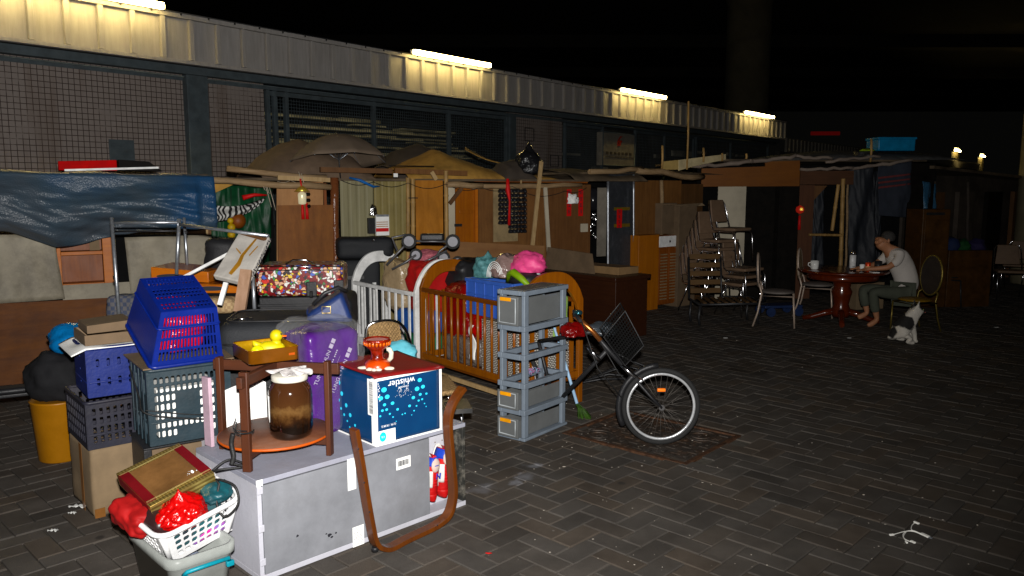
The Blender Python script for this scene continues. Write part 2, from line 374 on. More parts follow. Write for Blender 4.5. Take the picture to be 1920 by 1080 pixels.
# ---- manhole cover set in the paving
def manhole():
    t = thing('manhole_cover', 'rusty square cast iron manhole cover with raised bars, under the bicycle wheel', 'manhole cover', MANF)
    W_, L_ = MANS; iron = mat('cast_iron', (.05,.042,.036), .5, .2, var=.35, scale=14, dirt=.7, dcol=(.11,.05,.02), bump=.5)
    b = B(); e = .035
    for q in ((0,0,W_,e),(0,L_-e,W_,L_),(0,e,e,L_-e),(W_-e,e,W_,L_-e)): b.box(q[0], q[1], -.03, q[2], q[3], .004, .002)
    b.build('frame', mat('rusty_iron', (.07,.035,.02), .7, .1, var=.5, scale=18, bump=.5), t)
    b = B(); b.box(e+.006, e+.006, -.03, W_-e-.006, L_-e-.006, -.006)
    n = 9
    for i in range(n):
        for j in range(n+2):
            cx = e+.06+(W_-2*e-.12)*i/(n-1); cy = e+.06+(L_-2*e-.12)*j/(n+1)
            if math.hypot(cx-.16, cy-L_+.24) < .13 or math.hypot(cx-W_+.2, cy-.24) < .13 : continue
            a, c = (.037, .011) if (i+j) % 2 else (.011, .037); b.box(cx-a, cy-c, -.006, cx+a, cy+c, .001, .002)
    for (cx, cy) in ((.16, L_-.24), (W_-.2, .24)):
        for rr in (.07, .12): b.tube([(cx+rr*math.cos(k*.3), cy+rr*math.sin(k*.3), -.004) for k in range(21)], .006, 6, closed=True)
        b.box(cx-.03, cy-.008, -.006, cx+.03, cy+.008, .001, .002)
    b.build('cover', iron, t)
manhole()
# ================================================================ flyover overhead
conc = mat('dark_concrete', (.022,.021,.018), .9, var=.25, scale=.8, dirt=.4, bump=.2, bscale=8)
b = B(); b.box(-60, -25, 13, 110, 120, 14.2)
for i in range(9): b.box(-60, -20+i*16, 12.1, 110, -18.6+i*16, 13.05)
tag(b.build('flyover_deck', conc), 'dark concrete deck of the flyover overhead', 'flyover')
colm = mat('brightened_column_concrete', (.34,.30,.2), .9, var=.25, scale=.8, dirt=.4, bump=.2, bscale=8)  # light of other lamps on the near column is put into this colour
for i, (x, y, r_) in enumerate(((11.15, 15.4, 1.15), (12.05, 41.5, 1.1))):
    b = B(); b.lathe([(r_*1.02, -.1), (r_*1.02, .5), (r_, .52), (r_, 11), (r_*1.35, 12.2)], (0,0,0), 36)
    o = b.build('flyover_column', [colm, mat('far_column_concrete', (.075,.068,.05), .9, var=.25, scale=.8)][i], loc=(x, y, 0))  # far column takes a darker copy of the brightened concrete
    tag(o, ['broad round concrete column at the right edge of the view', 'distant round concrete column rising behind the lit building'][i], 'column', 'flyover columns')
# ================================================================ long market building behind the huts
BF = Fr((-5.38, 12.8, 0), 38.9)
FZ0, FZ1, S0, S1 = 3.85, 4.62, -7.0, 26.7
M_fascia = mat('fascia_metal', (.32,.305,.29), .6, 0, var=.12, scale=2.5, stretch=(6,1,.6), dirt=.28, dcol=(.2,.17,.12), bump=.08)
M_tile = None
def tilemat():
    m = mat('mosaic_tile', (.30,.255,.225), .5, bump=0); nt = m.node_tree; N = nt.nodes; L = nt.links; p = N['Principled BSDF']
    tc = N.new('ShaderNodeTexCoord'); sx = N.new('ShaderNodeSeparateXYZ'); L.new(tc.outputs['Object'], sx.inputs[0]); cx = N.new('ShaderNodeCombineXYZ'); L.new(sx.outputs[0], cx.inputs[0]); L.new(sx.outputs[2], cx.inputs[1])
    br = N.new('ShaderNodeTexBrick'); br.offset = 0; br.inputs['Scale'].default_value = 1; br.inputs['Mortar Size'].default_value = .0055; br.inputs['Brick Width'].default_value = .083; br.inputs['Row Height'].default_value = .083
    br.inputs['Color1'].default_value = (.235,.2,.178,1); br.inputs['Color2'].default_value = (.215,.182,.162,1); br.inputs['Mortar'].default_value = (.035,.02,.016,1); L.new(cx.outputs[0], br.inputs['Vector'])
    # worn area where the joints were filled with render, and a rust run
    n = N.new('ShaderNodeTexNoise'); n.inputs['Scale'].default_value = .7; n.inputs['Detail'].default_value = 8; n.inputs['Roughness'].default_value = .7; L.new(tc.outputs['Object'], n.inputs['Vector'])
    r = N.new('ShaderNodeValToRGB'); r.color_ramp.elements[0].position = .54; r.color_ramp.elements[1].position = .6; r.color_ramp.elements[1].color = (.75,.75,.75,1); L.new(n.outputs[0], r.inputs[0])
    mx = N.new('ShaderNodeMix'); mx.data_type = 'RGBA'; mx.inputs[7].default_value = (.215,.182,.162,1); L.new(r.outputs[0], mx.inputs[0]); L.new(br.outputs[0], mx.inputs[6])
    n3 = N.new('ShaderNodeTexNoise'); n3.inputs['Scale'].default_value = 1.5; n3.inputs['Detail'].default_value = 6; mp = N.new('ShaderNodeMapping'); mp.inputs['Scale'].default_value = (3, 1, .3); L.new(tc.outputs['Object'], mp.inputs[0]); L.new(mp.outputs[0], n3.inputs['Vector'])
    r3 = N.new('ShaderNodeValToRGB'); r3.color_ramp.elements[0].position = .55; r3.color_ramp.elements[1].position = .8; r3.color_ramp.elements[1].color = (.6,.6,.6,1); L.new(n3.outputs[0], r3.inputs[0])
    m2 = N.new('ShaderNodeMix'); m2.data_type = 'RGBA'; m2.inputs[7].default_value = (.09,.055,.035,1); L.new(r3.outputs[0], m2.inputs[0]); L.new(mx.outputs[2], m2.inputs[6]); L.new(m2.outputs[2], p.inputs['Base Color'])
    bp = N.new('ShaderNodeBump'); bp.inputs['Strength'].default_value = .4; bp.inputs['Distance'].default_value = .003; L.new(br.outputs[1], bp.inputs['Height']); bp.invert = True; L.new(bp.outputs[0], p.inputs['Normal'])
    return m
def building():
    t = thing('market_building', 'long low market building with ribbed metal fascia, tiled panels and mesh windows behind the huts', 'building', BF)
    st = mat('blue_grey_steel', (.075,.092,.10), .5, .1, var=.2, scale=6, dirt=.3); tile = tilemat(); yw = .35
    b = B(); b.box(S0, 0, FZ0+.05, S1, .03, FZ1-.05)
    rnd = random.Random(2); i = 0; s = S0+.25
    while s < S1:
        b.box(s, -.075, FZ0+.055, s+.075, .0, FZ1-.09, .006); s += .47
    b.box(S0, -.095, FZ0-.01, S1, .03, FZ0+.045, .004); b.box(S0, -.085, FZ1-.085, S1, .03, FZ1, .004)
    b.build('fascia', M_fascia, t)
    b = B()
    s = S0+.1
    while s < S1: b.lathe([(.014, 0), (.014, .03)], (s, -.11, FZ1-.05), 8); s += .47
    b.tube([(S0, -.115, FZ1-.012), (S1, -.115, FZ1-.012)], .011, 6); b.build('conduit', M_blackm, t)
    b = B(); b.box(S0, .03, FZ1-.06, S1, 5.5, FZ1-.02); b.build('roof', mat('roof_metal', (.1,.1,.1), .7), t)
    b = B(); b.box(S0, .16, FZ0-.13, S1, .34, FZ0-.0, .01); b.box(S0, yw-.02, 3.63, S1, yw+.1, 3.70)
    b.tube([(S0, .3, 3.69), (S1, .3, 3.69)], .012, 6)
    b.build('beam', st, t)
    def ws(u, v=250): return BF.fy(u, v, yw).x
    def tiles(s0, s1):
        b = B(); b.box(s0, yw, -.1, s1, yw+.2, 3.75); b.build('tiled_wall', tile, t)
    c0, c1 = ws(347, 250), ws(386, 250)
    tiles(S0, c0); b = B(); b.box(c0, yw-.14, 0, c1, yw+.12, 3.72, .008); b.build('column', st, t)
    e1 = ws(497); tiles(c1, e1)
    tiles(ws(960), ws(1054)); b = B(); b.box(ws(955)-.1, yw-.1, 0, ws(960)+.05, yw+.1, 3.62, .008); b.build('column', st, t)
    # louvre panel in the tiled wall
    v0, v1 = BF.fy(203, 261, yw), BF.fy(253, 311, yw); b = B()
    b.box(v0.x, yw-.02, v1.z, v1.x, yw-.002, v0.z, .004)
    for k in range(9): z = v1.z+.03+(v0.z-v1.z-.06)*k/8; b.box(v0.x+.03, yw-.03, z-.008, v1.x-.03, yw-.02, z+.008)
    b.build('louvre', st, t)
    # windows: frames, wire mesh, dark room behind with stacked goods
    def window(s0, s1, posts, cell=.06, meshy=True):
        b = B()
        for s in [s0, s1]+posts: b.box(s-.035, yw-.06, 1.2, s+.035, yw+.02, 3.62, .004)
        b.box(s0+.036, yw-.05, 3.53, s1-.036, yw+.01, 3.61); f = b.build('window', st, t)
        if meshy:
            b = B(); s = s0+cell
            while s < s1: b.box(s-.0035, yw+.021, 1.5, s+.0035, yw+.028, 3.52); s += cell
            z = 1.5
            while z < 3.52: b.box(s0, yw+.029, z-.0035, s1, yw+.036, z+.0035); z += cell
            b.build('wire_mesh', st, f)
    wa, wb_ = e1+.06, ws(955)-.14
    window(wa, wb_, [ws(515), ws(537), ws(700), ws(840)]); window(ws(1056)+.05, ws(1128), [])
    window(ws(1190), ws(1300), [ws(1245)], .09); window(ws(1302)+.1, ws(1440), [ws(1370)], .12)
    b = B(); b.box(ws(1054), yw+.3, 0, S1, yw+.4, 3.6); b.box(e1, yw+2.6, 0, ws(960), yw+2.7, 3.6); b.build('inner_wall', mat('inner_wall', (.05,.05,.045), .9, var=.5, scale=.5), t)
    b = B(); rnd = random.Random(9); z = 1.9
    while z < 3.45:
        s = wa
        while s < wb_:
            L_ = rnd.uniform(.6, 2.2)
            if rnd.random() < .93: yy = yw+rnd.uniform(.7, 2.2); b.box(s, yy, z, min(s+L_, wb_), yy+.3, z+rnd.uniform(.02, .07))
            s += L_+rnd.uniform(.05, .4)
        z += rnd.uniform(.07, .13)
    b.build('stored_boards', mat('pale_boards', (.5,.44,.26), .8, var=.5, scale=2), t)
    b = B(); s = 10.9
    while s < S1-1.5:
        L_ = rnd.uniform(.5, 1.6); z = rnd.uniform(2.3, 3.1); b.box(s, yw+.2, z, s+L_, yw+.28, z+rnd.uniform(.03, .2)); s += L_+rnd.uniform(.1, .8)
    b.build('stored_boards', mat('dim_boards', (.2,.19,.15), .8, var=.5, scale=2), t)
    # small square pipe frames on the tiled pier
    for (u0, v0_, u1, v1_) in ((983, 240, 1000, 265), (1031, 291, 1046, 312)):
        p, q = BF.fy(u0, v0_, yw), BF.fy(u1, v1_, yw); b = B()
        b.tube([(p.x, yw-.02, p.z), (q.x, yw-.02, p.z), (q.x, yw-.02, q.z), (p.x, yw-.02, q.z)], .012, 6, closed=True); b.build('square_frame', M_blackm, t)
    # second stretch, lower
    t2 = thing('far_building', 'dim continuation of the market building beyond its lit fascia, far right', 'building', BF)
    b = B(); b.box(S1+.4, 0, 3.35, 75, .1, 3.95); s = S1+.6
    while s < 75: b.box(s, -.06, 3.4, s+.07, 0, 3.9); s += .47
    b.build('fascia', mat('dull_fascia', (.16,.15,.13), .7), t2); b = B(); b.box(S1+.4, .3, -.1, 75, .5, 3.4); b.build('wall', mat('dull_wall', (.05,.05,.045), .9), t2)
    # sign box
    p0, p1 = BF.fy(1130, 247, .1), BF.fy(1189, 312, .1); z0, z1 = p1.z, p0.z
    sg = thing('signboard', 'pale sign box with red bird emblem and dark characters under the fascia', 'sign', BF)
    b = B(); b.box(p0.x, .1, z0, p1.x, .3, z1, .01); b.build('panel', mat('sign_white', (.2,.185,.155), .5), sg)
    b = B(); b.tube([(p0.x+.01, .09, z0), (p1.x-.01, .09, z0), (p1.x-.01, .09, z1), (p0.x+.01, .09, z1)], .022, 6, closed=True); b.build('frame', st, sg)
    W_ = p1.x-p0.x; cx = (p0.x+p1.x)/2; rot = Matrix.Rotation(math.pi/2, 4, 'X')
    b = B(); Hs_ = z1-z0; zt = z1-Hs_*.27
    b.prism([(cx-.12,.09,zt-.16),(cx-.08,.09,zt+.05),(cx+.05,.09,zt+.17),(cx+.2,.09,zt+.18),(cx+.04,.09,zt+.1),(cx-.02,.09,zt)], (0,.012,0))
    b.prism([(cx-.06,.088,zt-.12),(cx,.088,zt+.04),(cx+.1,.088,zt+.06),(cx+.18,.088,zt+.02),(cx+.1,.088,zt-.02),(cx+.06,.088,zt-.1)], (0,.01,0))
    b.build('emblem', mat('sign_red', (.32,.035,.02), .6), sg)
    b = B(); [b.box(cx+W_*(.12*k-.36)-W_*.035, .09, z0+Hs_*.34, cx+W_*(.12*k-.36)+W_*.035, .099, z0+Hs_*.42) for k in range(7)]
    [b.box(cx+W_*(.09*k-.41), .09, z0+Hs_*.25, cx+W_*(.09*k-.34), .099, z0+Hs_*.275) for k in range(10)]; b.build('lettering', mat('sign_ink', (.05,.04,.03), .7), sg)
building()
# ---- fluorescent lamps along the fascia top
M_tube = mat('lamp_diffuser', (.9,.9,.8), .4, emit=(1,.74,.26), es=40, bump=0)
def lamps():
    rng = [(-2.75,-.22),(5.04,7.42),(13.17,15.75),(21.95,24.7)]
    L_ = ['fluorescent lamp cut off by the top left corner of the view, on the fascia edge', 'second fluorescent lamp along the fascia, above the open umbrella', 'third fluorescent lamp along the fascia, above the sign box', 'last fluorescent lamp before the far end of the lit fascia']
    for (s0, s1), lb in zip(rng, L_):
        t = thing('fluorescent_lamp', lb, 'lamp', Fr(BF.W(s0, 0, FZ1), BF.az), 'fluorescent lamps along the fascia')
        l = s1-s0
        b = B(); b.box(.02, -.24, .005, l-.02, -.15, .05, .004); b.box(.2, -.16, -.02, .26, .05, .006); b.box(l-.26, -.16, -.02, l-.2, .05, .006); b.build('housing', M_white, t)
        b = B(); b.box(0, -.33, -.045, l, -.241, .05, .02); b.build('diffuser', M_tube, t)
    for (u, v, lb) in ((1795, 283, 'tiny distant lit lamp, nearer of two beyond the far huts'), (1842, 293, 'tiny distant lit lamp, farther of two beyond the far huts')):
        p = BF.fy(u, v, -.1); t = thing('fluorescent_lamp', lb, 'lamp', Fr(BF.W(p.x-1.1, -.1, p.z-.06), BF.az), 'distant fluorescent lamps')
        b = B(); b.box(0, -.12, 0, 1.9, 0, .14, .03); b.build('diffuser', M_tube, t)
        b = B(); b.box(0, .02, .02, 2.3, .1, .3); b.build('housing', M_white, t)
        b = B(); b.box(-.4, .11, -1.6, 2.7, .2, -.05); b.build('back_panel', mat('yellowed_panel', (.12,.10,.05), .7), t)
lamps()
p_ = PY(1548, 250, 60); o = tag(B().box(-1.1,0,-.14,1.1,.1,.14,.05).build('distant_light', mat('red_glow', (.1,0,0), .5, emit=(.6,.01,.01), es=.06, bump=0), loc=p_), 'small dim red light in the dark beyond the far huts', 'light')
# ================================================================ huts of scrap board, tarpaulin and poles
rnd = random.Random(11)
def panel(fr, root, name, px, m, y=0, th=.02, **k):
    return B().prism([Vector((fr.fy(u, v, y).x, y, fr.fy(u, v, y).z)) for u, v in px], (0, th, 0)).build(name, m, root, **k)
def pan4(fr, root, name, u0, v0, u1, v1, m, y=0, th=.02, **k):
    """upright board between two pixel corners, its sides plumb"""
    a, c = fr.fy(u0, v0, y), fr.fy(u1, v1, y)
    return B().box(a.x, y, min(a.z, c.z), c.x, y+th, max(a.z, c.z)).build(name, m, root, **k)
def pole(fr, root, name, a, b_, r, m, y=0, wob=.012, n=8, y1=None, **k):
    p = fr.fy(*a, y); q = fr.fy(*b_, y if y1 is None else y1); N_ = max(3, int((q-p).length/.25)); pts = []
    for i in range(N_+1):
        t = i/N_; pts.append(p.lerp(q, t)+Vector((rnd.uniform(-wob, wob), rnd.uniform(-wob, wob), rnd.uniform(-wob, wob)))*(0 if i in (0, N_) else 1))
    return B().tube(pts, [r*rnd.uniform(.88, 1.1) for _ in pts], n).build(name, m, root, **k)
def bamboo(fr, root, name, a, b_, r, y=0, **k):
    p = fr.fy(*a, y); q = fr.fy(*b_, y); L_ = (q-p).length; n = max(2, int(L_/.28)); pts = []; rr = []
    for i in range(n):
        for t, k_ in ((0, 1.18), (.05, 1), (.95, 1)): pts.append(p.lerp(q, (i+t)/n)); rr.append(r*k_)
    pts.append(q); rr.append(r)
    return B().tube(pts, rr, 8).build(name, mat('bamboo', (.34,.22,.1), .5, var=.3, scale=12, stretch=(1,1,.3)), root, **k)
def cloth(fr, px4, nu, nv, fn):
    """sheet over 4 pixel corners (tl,tr,br,bl) on plane y=fn(u,v)"""
    c = [fr.fy(u, v, 0) for u, v in px4]
    def F(a, b):
        p = (c[0]*(1-a)+c[1]*a)*(1-b)+(c[3]*(1-a)+c[2]*a)*b; return (p.x, p.y+fn(a, b), p.z)
    return B().sheet(F, nu, nv)
def fold(a, b, s=0): return .05*noise.noise(Vector((a*5+s, b*2.2, s)))+.03*math.sin((a*9+b*3)+s)+.02*noise.noise(Vector((a*14, b*6+s, 1)))
M_beige = mat('beige_sheet', (.26,.235,.185), .6, var=.25, scale=1.6, dirt=1, dcol=(.03,.022,.014), bump=.1)
M_cream = mat('cream_sheet', (.20,.185,.115), .6, var=.15, scale=2, dirt=.3, dcol=(.16,.11,.05), stretch=(5,5,.4))
M_redbrown = wood('redbrown_board', (.22,.075,.025), (.12,.035,.012), .5, 2, 2, .1)
M_orange = wood('orange_board', (.42,.15,.03), (.30,.095,.02), .5, 0, 2, .1)
M_brownw = wood('brown_board', (.17,.085,.035), (.10,.045,.018), .6, 2, 2, .2)
M_roof = mat('old_roof_sheet', (.10,.075,.05), .8, var=.5, scale=2, dirt=.5)
M_tan = mat('tan_canvas', (.34,.2,.07), .8, var=.3, scale=3, bump=.3, bscale=20)
M_pale = mat('pale_board', (.42,.38,.30), .6, var=.12, scale=2, dirt=.25)
M_blk = mat('black_board', (.006,.005,.004), .7, var=.4, spec=.1)
M_red = mat('red_paper', (.45,.02,.012), .6, var=.1)
M_greyfilm = film('grey_plastic_sheet', (.014,.016,.02), .6, 1, 7, .4)

# -- hut A: under the blue tarpaulin at the left
HA = Fr((-4.9, 7.4, 0), 60)
xr = HA.fy(396, 400).x
hut = thing('scrap_hut', 'hut at the left under a blue tarpaulin with stained beige sheets above a plywood base', 'hut', HA, 'huts of scrap board')
panel(HA, hut, 'base_board', [(-90,574),(194,559),(300,556),(396,553),(396,700),(194,712),(-90,736)], M_plyh, .02, .03)
c = [HA.fy(-90, 452, .0), HA.fy(112, 448, 0), HA.fy(124, 562, 0), HA.fy(-90, 575, 0)]
cloth(HA, [(-90,440),(100,440),(122,560),(-90,576)], 30, 14, lambda a, b: fold(a, b, 1)*.35-.02*a*math.sin(b*3.1)).build('wall_sheet', M_beige, hut, solid=.008)
cloth(HA, [(233,445),(396,440),(396,545),(246,562)], 24, 12, lambda a, b: fold(a, b, 3)*.35-.02*(1-a)).build('wall_sheet', M_beige, hut, solid=.008)
panel(HA, hut, 'wall_sheet', [(118,535),(250,528),(250,562),(118,566)], M_beige, .035, .01)
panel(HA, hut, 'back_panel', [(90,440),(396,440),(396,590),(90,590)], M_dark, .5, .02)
B().box(-1.6, .1, 1.99, xr, 2.6, 2.03).build('roof', M_roof, hut)
for x_ in (-.7, xr-.05): B().box(x_, .06, 0, x_+.05, .1, 1.98).build('post', M_lath, hut)
B().box(xr-.03, .05, 0, xr, 2.5, 1.97).build('side_board', M_plyd, hut)
# blue bubble tarpaulin
def tarpmat():
    m = film('blue_bubble_tarp', (.045,.12,.22), .3, 1, 3.5, .12); nt = m.node_tree; N = nt.nodes; L = nt.links; p = N['Principled BSDF']
    tc = N.new('ShaderNodeTexCoord'); n = N.new('ShaderNodeTexNoise'); n.inputs['Scale'].default_value = 1.1; n.inputs['Detail'].default_value = 4; L.new(tc.outputs['Object'], n.inputs['Vector'])
    sx = N.new('ShaderNodeSeparateXYZ'); L.new(tc.outputs['Object'], sx.inputs[0]); ad = N.new('ShaderNodeMath'); ad.operation = 'MULTIPLY_ADD'; ad.inputs[1].default_value = .12; L.new(sx.outputs[0], ad.inputs[0]); L.new(n.outputs[0], ad.inputs[2])
    r = N.new('ShaderNodeValToRGB'); e = r.color_ramp.elements; e[0].position = .42; e[1].position = .8; e[0].color = (.062,.068,.078,1); e[1].color = (.012,.05,.12,1); m_ = e.new(.6); m_.color = (.034,.056,.078,1)
    L.new(ad.outputs[0], r.inputs[0]); L.new(r.outputs[0], p.inputs['Base Color'])
    v = N.new('ShaderNodeTexVoronoi'); v.inputs['Scale'].default_value = 75; L.new(tc.outputs['Object'], v.inputs['Vector']); bp = N.new('ShaderNodeBump'); bp.inputs['Strength'].default_value = .6; bp.inputs['Distance'].default_value = .005; bp.invert = True
    old = p.inputs['Normal'].links[0].from_socket; L.new(old, bp.inputs['Normal']); L.new(v.outputs['Distance'], bp.inputs['Height']); L.new(bp.outputs[0], p.inputs['Normal']); p.inputs['Roughness'].default_value = .33
    for l in list(nt.links):
        if l.to_socket == p.inputs['Roughness']: nt.links.remove(l)
    p.inputs['Specular IOR Level'].default_value = .3
    return m
tz0, tz1 = HA.fy(0, 318).z, HA.fy(396, 331).z
def tarp(a, b):
    x = -1.5+(xr+.03+1.5)*a; top = tz0+(tz1-tz0)*a
    bot = HA.fy(200, 452).z+.10+.05*math.sin(a*7)+.03*math.sin(a*17)-.10*max(0, 1-abs(a-.58)*9)+(.1 if a < .35 else 0)*(1-a/.35)
    if b < .12: k = b/.12; return (x, .35*(1-k)-.03, top+.015+.01*math.sin(a*30))
    k = (b-.12)/.88
    f_ = .16*noise.noise(Vector((a*3.3+k*1.4, k*1.6-a*.6, 2)))+.06*abs(noise.noise(Vector((a*7-k*4, k*3, 5))))+.018*noise.noise(Vector((a*30, k*17, 8)))
    return (x, -.08-(.10*math.sin(k*2.8)+f_*min(1, k*3))*(1 if a < .95 else .5), top+(bot-top)*k)
o = B().sheet(tarp, 110, 46).build('tarpaulin', tarpmat(), None, solid=.004); o.location = HA.o; o.rotation_euler = (0, 0, HA.rz)
tag(o, 'blue and grey bubble plastic tarpaulin draped over the left hut front', 'tarpaulin')
# orange shelf unit in the gap
F_ = Fr(HA.W(HA.fy(108, 500, .12).x, .12, 0), 60); z0, z1 = HA.fy(150, 538, .12).z, HA.fy(150, 430, .12).z; W_ = HA.fy(213, 500, .12).x-HA.fy(108, 500, .12).x
t = thing('wall_shelf', 'orange brown open shelf unit in the gap below the blue tarpaulin', 'shelf', F_)
B().box(0,0,z0,.035,.25,z1,.004).build('side_panel', M_orange, t); B().box(W_-.09,0,z0,W_,.25,z1,.004).build('side_panel', M_orange, t)
for z in (z0, z0+.33*(z1-z0)+.13): B().box(.036,.0,z,W_-.091,.24,z+.035,.003).build('shelf', M_orange, t)
B().box(.036,.2,z0+.036,W_-.091,.22,z1).build('back_panel', M_redbrown, t)
F2 = Fr(F_.W(W_-.2, .1, z0+.33*(z1-z0)+.166), 60)
o = B().box(0,0,0,.09,.02,.13).build('paper_card', M_card, None, loc=F2.o); o.rotation_euler = (0,0,F2.rz); tag(o, 'small tan card standing on the orange shelf', 'card')
# red box and strip on roof
a = HA.fy(110, 322, .2); F2 = Fr(HA.W(a.x, .2, 2.06), 60)
t = thing('flat_box', 'flat red and black box lying on top of the blue tarpaulin', 'box', F2)
B().hexa([(0,0,0),(.52,0,0),(.52,.35,.0),(0,.35,0),(0,0,.09),(.52,0,.11),(.52,.35,.11),(0,.35,.09)], .006).build('body', mat('red_board', (.35,.012,.008), .8, spec=.1), t)
B().prism([(.54,.02,0),(.95,.02,0),(.82,.02,.10),(.54,.02,.115)], (0,.3,0)).build('flap', M_blk, t)
o = B().bar((0.05,0,.0),(.9,.0,.035),.03,.02).build('white_strip', M_white, None, loc=HA.W(a.x+.0, .12, 2.06)); o.rotation_euler = (0,0,HA.rz); tag(o, 'thin white strip lying beside the red box on the tarpaulin', 'strip')

def wire(name, label, pts, r_=.004, m=None):
    b = B(); P_ = [Vector(p) for p in pts]; out = []
    for a, c in zip(P_, P_[1:]):
        sag = (c-a).length*.12; out += [a.lerp(c, k/10)-Vector((0,0,sag*math.sin(math.pi*k/10))) for k in range(10)]
    b.tube(out+[P_[-1]], r_, 6); return tag(b.build(name, m or M_cord, None), label, 'wire')
# -- hut B: long patchwork front
HB = Fr((-3.25, 8.9, 0), 60)
hb = thing('scrap_hut', 'long hut front patched from plywood, cream panels, orange door and bamboo behind the cots', 'hut', HB, 'huts of scrap board')
x1 = HB.fy(1105, 400).x
B().box(-.3, .02, 1.97, x1, 3.0, 2.0).build('roof', M_roof, hb)
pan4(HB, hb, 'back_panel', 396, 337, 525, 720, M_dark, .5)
panel(HB, hb, 'upper_board', [(519,341),(606,341),(606,640),(519,640)], wood('pale_ply', (.36,.20,.10), (.25,.13,.06), .6, 2, 2, .15, ring=5), 0, .02)
pan4(HB, hb, 'board_strip', 606.5, 343, 618, 560, M_redbrown, .0, .02)
panel(HB, hb, 'front_board', [(521,385),(624,384),(626,600),(523,600)], wood('ply_front', (.22,.09,.03), (.12,.045,.014), .55, 2, 1.6, .3, ring=4), -.05, .02)
o = pole(HB, hb, 'wrapped_post', (627,333), (630,640), .055, film('brown_wrap', (.13,.05,.025), .2, 1, 8, 1.0), -.01, .006, 12)
def corr(u0, u1, v0, y, name, m, per=.085, amp=.004):
    a = HB.fy(u0, v0, y).x; c_ = HB.fy(u1, v0, y).x; zt = HB.fy(u0, v0, y).z
    n = int((c_-a)/per)*6
    B().sheet(lambda s, t_: (a+(c_-a)*s, y+amp*(1 if (s*n/6) % 1 < .2 else -0.2), 0.02+(zt-.02)*t_), n, 1, False).build(name, m, hb, solid=.006)
corr(637, 699, 336, .03, 'cream_panel', M_cream); corr(700.5, 763, 340, .05, 'cream_panel', mat('cream_sheet_stained', (.20,.165,.075), .6, var=.2, scale=2, dirt=.5, dcol=(.2,.12,.03)))
bamboo(HB, hb, 'bamboo_post', (765,333), (765,640), .028, -.03); bamboo(HB, hb, 'bamboo_post', (774,335), (775,640), .03, -.03)
B().box(HB.fy(762,372).x, -.075, HB.fy(762,372).z, HB.fy(779,372).x, -.06, HB.fy(762,372).z+.012).build('tie', M_cord, hb)
pan4(HB, hb, 'ply_panel', 779, 338, 833, 600, wood('ply_warm', (.40,.18,.055), (.26,.11,.03), .5, 2, 2, .2, ring=5), .01)
bamboo(HB, hb, 'bamboo_post', (836,320), (840,640), .03, -.02)
pan4(HB, hb, 'white_board', 840, 345, 855, 600, M_pale, .02)
# orange panelled door
x0_, x1_ = HB.fy(856,350).x, HB.fy(896,350).x; zt = HB.fy(870,349).z
d = B().box(x0_, .03, .02, x1_, .06, zt).build('door', wood('orange_door', (.30,.11,.025), (.19,.06,.012), .4, 2, 2), hb)
for z in (.3, .95, 1.55): B().box(x0_+.05, .015, z, x1_-.05, .0295, z+.045, .003).build('rail', _m['orange_door'], d)
B().box(x1_-.04, .0, .02, x1_, .0295, zt).build('stile', M_orange, d)
B().box(x0_-.03, -.012, HB.fy(850,425).z, x0_+.07, .015, HB.fy(850,425).z+.035).build('latch', M_blackm, d)
pan4(HB, hb, 'brown_wall', 897, 347, 1024, 600, M_brownw, .02)
pan4(HB, hb, 'pale_sheet', 925, 350, 971, 452, mat('tan_sheet', (.25,.19,.11), .7, dirt=.3), .002, .012)
pan4(HB, hb, 'brown_wall', 1026, 346, 1104, 640, wood('brown_hut_wall', (.125,.06,.026), (.08,.035,.014), .6, 2, 2, .2), .0)
# header poles and beams
pole(HB, hb, 'roof_pole', (380,338), (620,351), .038, M_pole, -.08); pole(HB, hb, 'roof_pole', (425,316), (612,333), .035, M_pole, .1, .02)
pole(HB, hb, 'roof_pole', (838,346), (905,348), .04, M_pole, -.09); pole(HB, hb, 'roof_pole', (885,350), (1090,347), .034, M_pole, -.06, .015)
for (u0, v0, u1, v1, y, m, h) in ((600,318,735,321,.05,M_plyd,.06),(740,320,875,325,.02,M_brownw,.065),(520,333,625,338,.03,M_lath,.05),(890,338,1100,341,.06,M_redbrown,.04)):
    p, q = HB.fy(u0, v0, y), HB.fy(u1, v1, y); B().bar(p, q, .05, h).build('roof_beam', m, hb)
p, q = HB.fy(729, 311, -.02), HB.fy(814, 312, -.02); B().bar(p, q, .01, .012).build('light_tube', M_chrome, hb)
B().bar(HB.fy(809,322,-.05), HB.fy(818,337,-.05), .05, .02, (0,1,0)).build('brace', M_lath, hb)
B().bar(HB.fy(866,352,-.1), HB.fy(843,382,-.1), .05, .02, (0,1,0)).build('brace', M_plyd, hb)
pan4(HB, hb, 'hanging_tag', 738, 325, 746, 332, M_paper, -.08, .004)
for (u0,v0,u1,v1) in ((1026,346,1034,470),): pass
# frame strings under the roof
for (u, v, w_, h_) in ((492,342,1,20),(500,348,2,25),(560,322,1,22)):
    p = HB.fy(u, v, -.1); B().tube([p, p+Vector((.02,0,-.08)), p+Vector((.05,0,-.1)), p+Vector((.03,0,-.02)), p+Vector((.09,0,-.28))], .004, 5).build('string', mat('string', (.4,.35,.28), .9), hb)
B().tube([HB.fy(655,333,-.05), HB.fy(675,338,-.1), HB.fy(700,350,-.08), HB.fy(712,349,-.07)], [.012,.02,.016,.006], 6).build('blue_strap', mat('blue_strap', (.02,.1,.3), .5), hb)
def hung(name, label, cat, b, m, fr, **k):
    o = b.build(name, m, None, **k); o.location = fr.o; o.rotation_euler = (0,0,fr.rz); return tag(o, label, cat)
